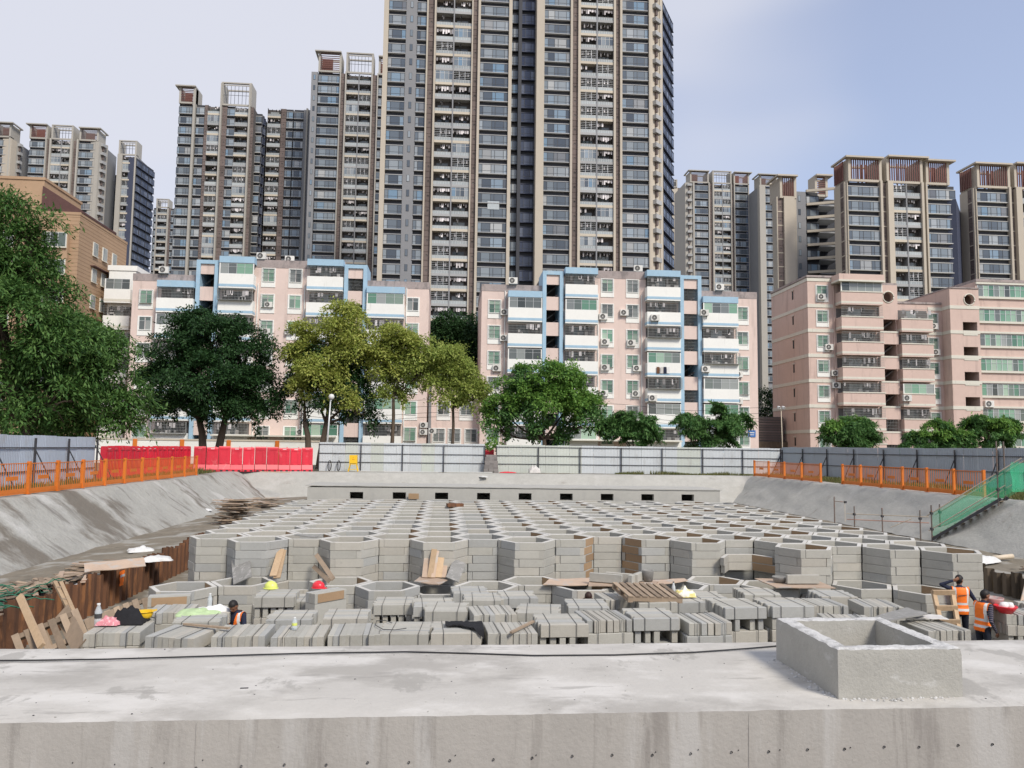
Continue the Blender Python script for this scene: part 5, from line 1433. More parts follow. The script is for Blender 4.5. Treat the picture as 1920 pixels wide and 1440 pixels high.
def apartment(X0, label, seed):
    rg = random.Random(seed)
    r = thing('apartment_block', label, 'apartment block', (X0, BY2, 0))
    D = 10.0
    e = {k: U(v) for k, v in dict(L=902, B0=951, B1=1014, S0=1015.5, S1=1054, C0=1057, C1=1117, F0=1209, F1=1271, T0=1272.5, T1=1312, G0=1313, G1=1378, R=1420).items()}
    ZW, ZC, ZSt = 20.75, 22.75, 22.35
    w = MB()
    w.box(0, e['S0'], 0, D, 0, ZW - .8, 'pink').box(e['T1'], e['R'], 0, D, 0, ZW - .8, 'pink').box(e['S1'], e['T0'], 0, D, 0, ZC - .9, 'pink')
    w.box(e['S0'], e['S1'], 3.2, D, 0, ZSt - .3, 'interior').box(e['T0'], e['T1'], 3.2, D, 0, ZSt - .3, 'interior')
    obj('wall', w, r)
    pz = MB()
    pz.box(-.03, e['S0'] - .002, -.03, D + .03, ZW - .8, ZW, 'roof_grey').box(e['T1'] + .002, e['R'] + .03, -.03, D + .03, ZW - .8, ZW, 'roof_grey').box(e['S1'] + .002, e['T0'] - .002, -.03, D + .03, ZC - .9, ZC, 'roof_grey')
    obj('parapet', pz, r)
    # stair bays: blue frame, pink spandrels, dark landings
    for a, b_ in (('S0', 'S1'), ('T0', 'T1')):
        x0, x1 = e[a], e[b_]
        fr = MB()
        fr.box(x0, x0 + .42, -.75, 3.2, 0, ZSt, 'blue_paint').box(x1 - .42, x1, -.75, 3.2, 0, ZSt, 'blue_paint').box(x0 + .42, x1 - .42, -.74, 3.2, ZSt - .42, ZSt, 'blue_paint')
        obj('stair_frame', fr, r)
        z_hi = ZSt - .421
        zt = 20.8
        while zt > .5:
            obj('spandrel', MB().box(x0 + .421, x1 - .421, -.55, -.25, zt, z_hi, 'pink'), r)
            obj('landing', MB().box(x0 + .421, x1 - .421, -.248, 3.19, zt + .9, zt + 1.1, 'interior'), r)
            z_hi = zt - 1.42; zt -= 2.97
        obj('spandrel', MB().box(x0 + .421, x1 - .421, -.55, -.25, 0, z_hi, 'pink'), r)
        zt = 20.8
        while zt > 2:
            s_ = MB()
            for k in range(7): s_.box(x0 + .45 + .25 * k, x0 + .45 + .25 * (k + 1), .8, 1.9, zt - 1.9 + .17 * k, zt - 1.75 + .17 * k, 'roof_grey')
            s_.bar((x0 + .45, .7, zt - 1.0), (x1 - .5, .7, zt + .1), .04, .04, 'grille')
            obj('stair_flight', s_, r)
            if a == 'T0' and rg.random() < .9:
                g_ = MB()
                for k in range(14): xx = x0 + .43 + (x1 - x0 - .86) * k / 13; g_.box(xx - .008, xx + .008, -.42, -.40, zt - 1.42, zt, 'grille')
                for k in range(5): g_.box(x0 + .43, x1 - .43, -.42, -.40, zt - 1.42 * k / 4 - .008, zt - 1.42 * k / 4 + .008, 'grille')
                obj('stair_grille', g_, r)
            zt -= 2.97
    # windows
    for pxc, zt in ((926.5, 17.4), (1138.5, 20.25), (1186, 20.25), (1392, 17.4)):
        z = zt
        while z > 1.5:
            gl = 'green_glass' if rg.random() < .72 else 'grey_glass'
            obj('window', WS[gl, rg.choice((0, 1, 1, 1, 2))], r, (U(pxc), 0, z), (0, 0, 0))
            z -= HF
    # balconies
    for a, b_, zw in (('B0', 'B1', 17.9), ('C0', 'C1', 20.8), ('F0', 'F1', 20.8), ('G0', 'G1', 17.9)):
        x0, wd = e[a], e[b_] - e[a]
        z = zw - 1.15 - .44
        obj('balcony_canopy', MB().box(-.015, wd + .015, -1.17, 0, 0, .72, 'blue_paint'), r, (x0, 0, zw + 1.24))
        k = 0
        while z > 1.0:
            kind = rg.choice(('glazed', 'glazed', 'glazed', 'grille', 'grille', 'cage'))
            key = (round(wd, 2), kind, rg.randrange(4))
            if key not in BALM: BALM[key] = balcony_mesh(wd, kind, rg.choice(GLASSES), 'white_paint', 'blue_paint', rg.random())
            obj('balcony', BALM[key], r, (x0, -1.15, z))
            z -= HF; k += 1
        obj('balcony_base', MB().box(.1, wd - .1, -1.0, -.002, 0, z + HF - .3, 'cream_paint'), r, (x0, 0, 0))
    # drain pipes
    for px in (946, 1121, 1203, 1381): obj('drain_pipe', MB().bar((U(px), -.08, 0), (U(px), -.08, 20), 0, 0, 'white_paint', r=.06), r)
    obj('shop_canopy', MB().box(e['S1'] + .3, e['T0'] - .3, -2.2, -.05, 2.9, 3.05, 'cream_paint'), r)
    return r
apartment(U0, 'pink block with blue and white balconies behind the umbrella tree', 5)
X1B = ony(243, 600, BY2).x + .15
apartment(X1B, 'pink block with blue and white balconies behind the dark ficus', 9)

# ------------------------------------------------------------------ third block: pink tiles, white string courses
def block3():
    X = lambda px, y=700: ony(px, y, BY2).x
    x0 = X(1517)
    r = thing('apartment_block', 'pink tiled block with white bands and two round windows', 'apartment block', (x0, BY2, 0))
    u = lambda px: X(px) - x0
    D, lv = 10.2, [22.5, 19.35, 16.37, 13.38, 10.38, 7.38, 4.4, 1.4]
    w = MB()
    a1, b0, b1, c0, c1, d0, d1, e1, f0, f1, g1 = [u(v) for v in (1567, 1568, 1646, 1647.5, 1682, 1683.5, 1743, 1769, 1786, 1823, 1960)]
    w.box(0, c0, 0, D, 0, 22.75, 'pink_tile')
    w.box(c1, e1, 0, D, 0, 19.9, 'pink_tile')
    w.box(c0, c1, 3, D, 0, 20.2, 'interior')
    w.box(e1, f0 + .4, -1.6, D, 0, 21.6, 'pink_tile')
    w.box(f0 + .4, f1 - .3, 2, D, 0, 21.2, 'interior').box(f1 - .3, f1, -1.6, D, 0, 21.6, 'pink_tile')
    w.box(f1 + .001, g1, -1.1, D, 0, 22.6, 'pink_tile')
    obj('wall', w, r)
    rf = MB().box(-.15, c0 - .05, -.15, D, 22.76, 23.0, 'roof_grey').box(c1, e1 - .01, -.1, D, 19.91, 20.15, 'roof_grey').box(f1 + .01, g1, -1.25, D, 22.61, 22.95, 'roof_grey').box(e1 - .05, f1 + .005, -1.7, D, 21.61, 21.75, 'roof_grey')
    obj('roof_edge', rf, r)
    for i, z in enumerate(lv):
        obj('string_course', MB().box(-.06, a1, -.06, 0, z - .2, z + .2, 'cream_paint'), r); obj('string_course', MB().box(-.06, 0, .001, D, z - .2, z + .2, 'cream_paint'), r)
        if i > 0:
            obj('string_course', MB().box(d1 + .02, e1 - .061, -.06, 0, z - .2, z + .2, 'cream_paint'), r); obj('string_course', MB().box(e1 - .06, f1, -1.66, -1.601, z - .2, z + .2, 'cream_paint'), r); obj('string_course', MB().box(e1 - .06, e1 - .001, -1.6, -.061, z - .2, z + .2, 'cream_paint'), r)
    # stair heads with round openings
    def ring_head(xa, xb, yf, z0, z1, zc):
        xc, rr = (xa + xb) / 2, .62
        b = MB(); n = 24
        inner = [(xc + rr * math.cos(2 * PI * k / n), zc + rr * math.sin(2 * PI * k / n)) for k in range(n)]
        def outer_pt(a):
            c_, s_ = math.cos(a), math.sin(a)
            t = min((xb - xc) / abs(c_) if abs(c_) > 1e-6 else 1e9, ((z1 - zc) if s_ > 0 else (zc - z0)) / abs(s_) if abs(s_) > 1e-6 else 1e9)
            return (xc + c_ * t, zc + s_ * t)
        angs = sorted([2 * PI * k / n for k in range(n)] + [math.atan2(zz - zc, xx - xc) % (2 * PI) for xx in (xa, xb) for zz in (z0, z1)])
        for a0, a_1 in zip(angs, angs[1:] + [angs[0] + 2 * PI]):
            o0, o1 = outer_pt(a0), outer_pt(a_1)
            i0, i1 = (xc + rr * math.cos(a0), zc + rr * math.sin(a0)), (xc + rr * math.cos(a_1), zc + rr * math.sin(a_1))
            b.add([(i0[0], yf, i0[1]), (o0[0], yf, o0[1]), (o1[0], yf, o1[1]), (i1[0], yf, i1[1])], [(3, 2, 1, 0)], 'pink_tile')
            b.add([(i0[0], yf, i0[1]), (i1[0], yf, i1[1]), (i1[0], yf + .5, i1[1]), (i0[0], yf + .5, i0[1])], [(0, 1, 2, 3)], 'pink_tile')
        obj('stair_head', b, r)
        obj('round_window', MB().tube([(xc + .68 * math.cos(t), yf - .02, zc + .68 * math.sin(t)) for t in np.linspace(0, 2 * PI, 25)], .07, 'cream_paint', 6), r)
    ring_head(c0 + .002, c1 - .002, -.5, 19.4, 22.0, 20.55)
    obj('stair_head_roof', MB().box(c0, c1, -.5, 3, 22.0, 22.25, 'roof_grey').box(c0, c0 + .2, -.499, 3, 19.4, 21.99, 'pink_tile').box(c1 - .2, c1, -.499, 3, 19.4, 21.99, 'pink_tile'), r)
    ring_head(f0 + .402, f1 - .302, -1.598, 19.2, 21.59, 20.3)
    for (xa, xb, yf, zt) in ((c0, c1, -.5, 17.85), (f0 + .4, f1 - .3, -1.6, 17.6)):
        zhi = 19.4 if yf == -.5 else 19.2
        while zt > 1:
            o_ = obj('spandrel', MB().box(xa + .003, xb - .003, yf, yf + .3, zt, zhi - .002, 'pink_tile'), r)
            obj('sill', MB().box(xa + .003, xb - .003, yf - .05, yf - .001, zt - 1.62, zt - 1.42, 'cream_paint'), r)
            obj('landing', MB().box(xa + .003, xb - .003, yf + .302, 1.99, zt + .6, zt + .8, 'interior'), r); obj('stair_flight', MB().bar((xa + .2, .9, zt - 1.5), (xb - .2, .9, zt - .1), .9, .15, 'interior'), r)
            zhi = zt - 1.42; zt -= 2.98
        if yf == -.5:
            gr = MB()
            for zt in (5.9, 2.95):
                for k in range(12): xx = xa + .1 + (xb - xa - .2) * k / 11; gr.box(xx - .01, xx + .01, -.42, -.40, zt - 1.42, zt, 'grille')
                for k in range(5): gr.box(xa, xb, -.42, -.40, zt - 1.42 * k / 4 - .01, zt - 1.42 * k / 4 + .01, 'grille')
            obj('stair_grille', gr, r)
    rg = random.Random(3)
    for i, z in enumerate(lv[:-1]):
        zz = z - 1.0 - 1.45 + (.1 if i == 0 else .25)
        obj('window', WS['green_glass' if rg.random() < .7 else 'grey_glass', 1], r, (u(1544), 0, zz + .25), (0, 0, 0), (1, 1, .93))
        obj('side_window', MB().box(-.03, 0, -.16, .16, -.5, .5, 'ac_dark').box(-.12, -.031, -.35, .35, .56, .64, 'cream_paint'), r, (0, 3.9, z - 1.2))
        if 0 < i: obj('window', WS['green_glass', 1], r, (u(1752), 0, zz + .25), (0, 0, 0), (.9, 1, .93))
    for i in range(7):
        z = 22.5 - 2.98 * (i + 1) - .2
        kinds = ('glazed', 'grille', 'grille', 'grille', 'grille', 'grille', 'grille')
        for (xa, xb, dep, k2, skip) in ((b0, b1, 1.5, kinds[i], 0), (d0, d1, 1.0, 'glazed' if i == 4 else 'grille', 1)):
            if i < skip: continue
            wd = xb - xa - .05
            me = balcony_mesh(wd, k2, 'green_glass' if i else 'grey_glass', 'pink_tile', 'cream_paint', i + dep, 1.12, 1.22, .40, dep)
            o = obj('balcony', me, r, (xa + .02, -dep, z))
            obj('ledge', MB().box(-.05, wd + .05, -.07, .1, 1.5, 1.62, 'cream_paint'), o)
        # ribbon windows at the right end
        rb = MB(); xa, xb = f1 + .25, g1 - 1
        n = 12
        for k in range(n):
            p0, p1 = xa + (xb - xa) * k / n, xa + (xb - xa) * (k + 1) / n
            rb.box(p0 + .04, p1 - .04, -1.14, -1.105, 0, 1.3, 'green_glass' if rg.random() < .75 else 'grey_glass'); rb.box(p0 - .03, p0 + .03, -1.17, -1.101, -.03, 1.33, 'alu')
        rb.box(xa - .1, xb, -1.18, -1.101, 1.33, 1.38, 'alu').box(xa - .1, xb, -1.18, -1.101, .86, .89, 'alu').box(f1 + .002, g1, -1.30, -1.101, -.30, -.04, 'cream_paint').box(f1 + .002, g1, -1.30, -1.101, 1.45, 1.68, 'cream_paint')
        obj('ribbon_window', rb, r, (0, 0, 22.5 - 2.98 * (i + 1) + 1.35))
    obj('top_canopy', MB().box(b0 - .4, b1, -1.9, -.02, 22.2, 22.9, 'pink_tile').box(b0 - .45, b1 + .05, -1.95, -.03, 22.0, 22.199, 'cream_paint'), r)
    obj('drain_pipe', MB().bar((a1 - .12, -.1, 0), (a1 - .12, -.1, 21.8), 0, 0, 'pink_tile', r=.07), r)
    for k in (-.9, -1.2): obj('shutter_canopy', MB().box(c0 - 1, c1 + 1.6, -2.0, -.6, 3.2 + k, 3.3 + k, 'roof_grey'), r)
    return r
block3()
# low brown shed and orange panel in the lane
c = ony(1436, 850, 93)
r = thing('lane_shed', 'dark brown shed with slatted upper floor in the lane by the third block', 'shed', (c.x, 93, 0))
obj('wall', MB().box(-1.6, 4.2, 0, 5, 0, 3.2, 'pile_dark').box(-1.6, 2.4, .2, 5, 3.2, 6.3, 'tower_shade'), r)
for k in range(9): obj('slat', MB().box(-1.65, 2.45, .1, .199, 3.4 + .32 * k, 3.56 + .32 * k, 'tower_brown'), r)
obj('orange_door', MB().box(3.2, 3.9, -.06, -.002, .9, 3.0, 'orange_paint'), r)

# ------------------------------------------------------------------ air conditioners hung on the walls
def ac_mesh():
    b = MB()
    b.box(-.42, .42, -.30, 0, 0, .60, 'ac_white')
    b.lathe([(0, -.0), (.22, 0), (.22, .012), (.25, .012)], 'ac_dark', n=18)
    n0 = len(b.v) - 18 * 4
    for i in range(n0, len(b.v)):
        x, y, z = b.v[i]; b.v[i] = (x - .10, -.302 - z, y + .30)
    for k in range(6): a = PI * k / 6; b.bar((-.10 - .22 * math.cos(a), -.318, .30 - .22 * math.sin(a)), (-.10 + .22 * math.cos(a), -.318, .30 + .22 * math.sin(a)), .012, .008, 'ac_white', up=(0, 1, 0))
    b.box(.24, .40, -.306, -.301, .10, .50, 'ac_white')
    for s in (-.3, .3): b.box(s - .02, s + .02, -.36, .0, -.05, -.002, 'grille').box(s - .02, s + .02, -.03, .0, -.3, -.05, 'grille')
    return b.mesh('ac_unit')
ACM = ac_mesh()
def acs(lst, Y, label, group, dy=0, sc=1.0):
    for px, py in lst:
        c = ony(px, py, Y)
        r = thing('air_conditioner', label, 'air conditioner', (c.x, Y - .01, c.z - .3), rnd.uniform(-.03, .03), group); r.scale = (sc,) * 3
        obj('ac_unit', ACM, r)
acs([(504, 571.6), (500, 621.6), (542, 622.5), (564, 810), (795, 797), (794, 810), (811, 808)], BY2, 'white air conditioner hung on the wall of the block behind the ficus', 'air conditioners on the left pink block')
acs([(1130.6, 595), (1169.7, 587.5), (1134, 642), (1183, 644), (1134, 690), (1193.6, 691.5), (931.4, 691.5), (946, 586.6), (945, 635), (1192, 739), (1131.6, 738), (1383.5, 702.8), (1383.5, 752.8), (1394.8, 799.7)], BY2, 'white air conditioner hung on the wall of the block behind the umbrella tree', 'air conditioners on the middle pink block', sc=1.15)
acs([(1227.5, 597), (1319.5, 587.5), (1322, 693), (1223, 747)], BY2 - 1.18, 'white air conditioner hung on a white balcony of the middle pink block', 'air conditioners on white balconies', sc=1.15)
acs([(1538.5, 557.8), (1552.8, 652), (1565, 700.5), (1566.6, 723.4), (1748.6, 612.8), (1752.8, 661.5)], BY2, 'white air conditioner hung on the pink tiled wall by the round windows', 'air conditioners on the third pink block', sc=1.15)
acs([(1698.6, 747.4)], BY2 - 1.03, 'white air conditioner hung on a pink balcony of the third block', None, sc=1.2)
acs([(1851.8, 759)], BY2 - 1.13, 'white air conditioner below the ribbon windows of the third block', None, sc=1.3)
for px, py, Yr, lab in ((489.7, 478, 86.9, 'roof'), (543, 477, 88, 'roof'), (306, 517, 86.6, 'wing roof'), (1197, 509.5, 87, 'roof'), (962, 541, 86.6, 'wing roof'), (1350, 553, 86.6, 'wing roof')):
    c = ony(px, py, Yr)
    r = thing('air_conditioner', 'white air conditioner standing on the %s of a pink block' % lab, 'air conditioner', (c.x, Yr + .35, (22.75 if lab == 'roof' else 20.75) + .05), 0, 'air conditioners on the ' + lab)
    obj('ac_unit', ACM, r, (0, 0, .02), (0, 0, 0), (1.2, 1.2, 1.2))
    obj('stand', MB().box(-.45, .45, -.4, .05, -.04, .018, 'grille'), r)
# laundry on the second block
for px, m_, lab in ((1234, 'rust', 'dark brown shirt drying on a white balcony'), (1241, 'bag_grey', 'beige shirt drying on a white balcony'), (1247, 'navy', 'navy trousers drying on a white balcony'), (1253, 'white_cloth', 'pale cloth drying on a white balcony'), (1088, 'tarp_red', 'red cloth hung at a balcony above the umbrella tree')):
    py = 694 if px > 1100 else 722
    c = ony(px, py, BY2 - 1.26)
    tag(obj('drying_cloth', MB().sheet(lambda u, v: ((u - .5) * .34, .03 * wob(u * 4, v * 4, px), (v - .5) * .75), 5, 6, m_, thick=.02), None, c), lab, 'laundry')
# low link building between the two blue and white blocks, wires and a sign
c = ony(808, 800, 88.6); c2 = ony(900, 800, 88.6)
r = thing('link_building', 'low stained pink building filling the gap between the two blue and white blocks', 'building', (c.x, 88.6, 0))
wl2 = c2.x - c.x
zt2 = ony(850, 724, 88.6).z
obj('wall', MB().box(0, wl2, 0, 7, 0, zt2, 'pink'), r)
obj('parapet', MB().box(-.02, wl2 + .02, -.08, 7.05, zt2 + .002, zt2 + .35, 'roof_grey'), r)
rl = MB()
for k in range(36): rl.box(wl2 * k / 35 - .012, wl2 * k / 35 + .012, .05, .075, 0, .95, 'grille')
rl.box(0, wl2, .04, .085, .95, 1.0, 'grille')
obj('railing', rl, r, (0, 0, zt2 + .35))
for xx, zz in ((.9, 2.6), (2.7, 2.6), (4.6, 2.6), (1.4, 5.7), (4.0, 5.7)): obj('window', WS['grey_glass', 1], r, (xx, 0, zz))
for i, (z0, z1) in enumerate(((7.0, 6.6), (6.3, 6.0), (5.6, 5.5), (5.1, 5.2))):
    P0, P1 = ony(520, 800, 79 + .2 * i), ony(1440, 800, 79 + .2 * i)
    pts = [(P0.x + (P1.x - P0.x) * t, 79 + .2 * i, z0 + (z1 - z0) * t - .5 * math.sin(t * 3 * PI) ** 2) for t in np.linspace(0, 1, 40)]
    tag(obj('overhead_wire', MB().tube(pts, .018, 'cable', 4)), 'sagging black wire strung before the pink blocks', 'wire', 'overhead wires before the blocks')
c = ony(1410, 813, BY2 - .1)
r = thing('wall_sign', 'small blue sign with white lines on the edge of the middle block', 'sign', (c.x, BY2 - .03, c.z))
obj('plate', MB().box(-.45, .45, -.04, 0, -.4, .4, 'blue_sign'), r)
obj('lettering', MB().box(-.3, .3, -.05, -.041, .05, .16, 'white_plastic').box(-.25, .25, -.05, -.041, -.18, -.1, 'white_plastic'), r)
# low compound wall with yellow coping behind the red barriers
c0_, c1_ = ony(150, 835, 82), ony(610, 835, 82)
r = thing('compound_wall', 'low white wall with yellow coping and orange posts behind the ficus', 'wall', (c0_.x, 82, 0))
Lw = c1_.x - c0_.x
obj('wall', MB().box(0, Lw, 0, .25, 0, 2.35, 'white_paint'), r)
obj('coping', MB().box(-.05, Lw + .05, -.06, .31, 2.352, 2.52, 'tower_cream'), r)
for f in (.22, .41, .60, .80): obj('post', MB().box(-.2, .2, -.12, -.002, 0, 2.45, 'orange_paint'), r, (Lw * f, 0, 0))

# ------------------------------------------------------------------ orange tiled building at the left
cb = ony(146, 480, 86)
zt_ = ony(146, 398, 86).z
r = thing('tiled_building', 'orange tiled building with streaked side wall behind the mango tree', 'apartment block', (cb.x, 86, 0))
wl_ = MB().box(-14, 0, 0, 12.4, 0, zt_ - .3, 'orange_tile').box(-14.05, .05, -.05, 12.45, zt_ - .3, zt_, 'orange_tile')
obj('wall', wl_, r)
jn = MB()
z = .5
while z < zt_ - .4:
    jn.box(-14.01, .012, -.012, 12.41, z, z + .035, 'tile_joint'); z += .42
obj('tile_courses', jn, r)
def wn_(w, h):
    b = MB().box(-w / 2 - .08, w / 2 + .08, -.09, 0, -.1, h + .08, 'cream_paint')
    n = 3
    for i in range(n): b.box(-w / 2 + w * i / n + .03, -w / 2 + w * (i + 1) / n - .03, -.11, -.091, 0, h, 'grey_glass')
    for i in range(n + 1): b.box(-w / 2 + w * i / n - .025, -w / 2 + w * i / n + .025, -.13, -.091, 0, h, 'alu')
    b.box(-w / 2 - .15, w / 2 + .15, -.22, -.091, -.18, -.1, 'cream_paint')
    return b.mesh('window')
wA, wB, wC = wn_(2.4, 1.5), wn_(1.0, 1.4), wn_(3.4, 1.5)
obj('front_bay', MB().box(-3.6, -.9, -.55, -.002, 3, zt_ - 1.4, 'orange_tile'), r)
for k in range(7):
    z = zt_ - 4.0 - 3.0 * k
    if z < 2: break
    obj('window', wA, r, (-2.25, -.55, z), (0, 0, 0))
    for yy in (3.9, 6.3, 8.9): obj('window', wB, r, (0, yy, z + .15), (0, 0, PI / 2))
    if k in (1, 3): obj('side_canopy', MB().box(.001, .5, 3.0, 9.8, 1.75, 1.85, 'maroon'), r, (0, 0, z))
    obj('window', wA, r, (-8, 0, z), (0, 0, 0))
up = MB().box(-9.5, -4.2, .5, 9, zt_, zt_ + 3.6, 'orange_tile').box(-9.6, -4.1, .4, 9.1, zt_ + 3.6, zt_ + 3.9, 'orange_tile')
obj('roof_house', up, r)
obj('roof', MB().add([(-4.2, .2, zt_ + 2.9), (-4.2, 9, zt_ + 2.9), (.1, 9, zt_ + .25), (.1, .2, zt_ + .25), (-4.2, .2, zt_), (-4.2, 9, zt_), (.1, 9, zt_ + .003), (.1, .2, zt_ + .003)], [(3, 2, 1, 0), (0, 4, 7, 3), (2, 6, 5, 1), (3, 7, 6, 2)], 'maroon'), r)
# narrow white building between it and the first block
c = ony(229, 560, 92)
zt_ = ony(229, 498, 92).z
r = thing('white_house', 'narrow white building with stacked balconies beside the orange tiled one', 'apartment block', (c.x, 92, 0))
obj('wall', MB().box(-1.6, 1.4, 0, 9, 0, zt_ - .6, 'white_paint').box(-1.75, 1.55, -.1, 9, zt_ - .6, zt_, 'white_paint'), r)
for k in range(6):
    z = zt_ - 4.6 - 3.1 * k
    if z < 0: break
    obj('balcony', balcony_mesh(2.9, 'grille' if k else 'glazed', 'grey_glass', 'white_paint', 'cream_paint', k), r, (-1.55, -1.15, z))

# ================================================================== TOWERS
TW = {}
PIER = ['tower_beige']
def t_window(w, H, st):
    key = ('w', round(w, 1), H, st)
    if key in TW: return TW[key]
    b = MB(); rg = random.Random(hash(key) % 999)
    gl = 'blue_glass' if st == 'navy' else 'tower_glass'
    slab = {'navy': 'tower_navy', 'pale': 'tower_slab_pale', 'dark': 'tower_spandrel'}.get(st, 'tower_slab')
    gh = H * .62
    b.box(0, w, -.20, .48, 0, .16, slab)
    b.box(.02, w - .02, -.10, .48, gh + .16, gh + .30, slab)
    n = max(2, round(w / 1.15)); cuts = [0]
    for i in range(n): cuts.append(cuts[-1] + (1 if i % 2 else .55) * rg.uniform(.8, 1.2))
    cuts = [.03 + (w - .06) * c_ / cuts[-1] for c_ in cuts]
    for a, c_ in zip(cuts, cuts[1:]):
        b.box(a + .05, c_ - .05, -.02, .0, .22, gh + .12, gl)
        b.box(a - .035, a + .035, -.07, .0, .16, gh + .16, 'mullion')
    b.box(cuts[-1] - .04, cuts[-1] + .03, -.07, .0, .16, gh + .16, 'mullion')
    b.box(.03, w - .03, -.05, .0, .16 + gh * .28, .16 + gh * .28 + .05, 'mullion')
    b.box(0, .03, .0, .48, .16, gh + .16, 'mullion').box(w - .03, w, .0, .48, .16, gh + .16, 'mullion')
    b.box(.03, w - .03, .38, .48, gh + .30, H, 'tower_spandrel')
    TW[key] = b.mesh('window'); return TW[key]
def t_balcony(w, H, kind, tone):
    key = ('b', round(w, 1), H, kind, tone)
    if key in TW: return TW[key]
    b = MB(); rg = random.Random(hash(str(key)) % 9999)
    sl = 'tower_cream' if tone else 'tower_slab'
    b.box(0, w, -.22, 1.35, 0, .52, sl)
    b.box(0, w, -.16, -.10, .52, 1.12, 'rail_glass'); b.box(0, w, -.18, -.08, 1.12, 1.17, 'tower_slab_pale')
    n = max(2, round(w / .5))
    for i in range(n + 1): x = w * i / n; b.box(max(0, x - .02), min(w, x + .02), -.17, -.09, .52, 1.12, 'alu')
    zt = H - .06
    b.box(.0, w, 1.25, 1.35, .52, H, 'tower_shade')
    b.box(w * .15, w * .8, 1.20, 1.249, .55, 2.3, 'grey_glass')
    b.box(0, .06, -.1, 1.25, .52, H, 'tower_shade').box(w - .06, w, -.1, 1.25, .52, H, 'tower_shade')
    if kind == 'open':
        for k in range(rg.randrange(2, 9)):
            x = rg.uniform(.1, w - .5); b.box(x, x + rg.uniform(.12, .4), .25, .28, zt - rg.uniform(.5, 1.1), zt - .2, 'laundry')
    elif kind == 'laundry':
        x = .1
        while x < w - .35: ww = rg.uniform(.15, .42); b.box(x, x + ww, .1, .13, zt - rg.uniform(.5, 1.25), zt - .15, 'laundry'); x += ww + rg.uniform(.0, .12)
    elif kind == 'glazed':
        n = max(2, round(w / .9))
        for i in range(n): b.box(w * i / n + .03, w * (i + 1) / n - .03, -.14, -.12, 1.2, zt, 'tower_glass'); b.box(w * i / n - .02 + .02, w * i / n + .06, -.16, -.09, 1.17, zt, 'white_plastic')
        b.box(0, w, -.16, -.09, zt - .05, zt, 'white_plastic').box(0, w, -.16, -.09, zt - .55, zt - .5, 'white_plastic')
    elif kind == 'grille':
        for k in range(6): z = 1.2 + (zt - 1.2) * k / 5; b.box(0, w, -.15, -.12, z - .02, z + .02, 'alu')
        for k in range(4): x = w * k / 3; b.box(max(0, x - .03), min(w, x + .03), -.155, -.115, 1.17, zt, 'alu')
        for k in range(5): x = rg.uniform(.1, w - .5); b.box(x, x + .3, .3, .33, zt - .9, zt - .2, 'laundry')
    TW[key] = b.mesh('balcony'); return TW[key]
def t_panel(w, H, st='n'):
    key = ('n', round(w, 1), H, st)
    if key in TW: return TW[key]
    b = MB()
    b.box(.02, w - .02, .05, .3, .25, H * .58, 'tower_brown').box(.02, w - .02, .05, .3, H * .60, H - .02, 'tower_brown')
    b.box(0, w, 0, .3, .02, .22, 'tower_brown' if st == 'n' else 'tower_cream')
    b.lathe([(0, 0), (.22, 0), (.22, .02)], 'tower_shade', n=10)
    for i in range(len(b.v) - 30, len(b.v)): x, y, z = b.v[i]; b.v[i] = (x + w * .5, .045 - z, y + H * .35)
    TW[key] = b.mesh('louvre_panel'); return TW[key]
def t_slit(H):
    key = ('s', H)
    if key not in TW:
        TW[key] = MB().box(-.30, .30, -.05, -.002, .8, 2.2, 'mullion').box(-.24, .24, -.07, -.051, .86, 2.14, 'tower_glass').mesh('window')
    return TW[key]
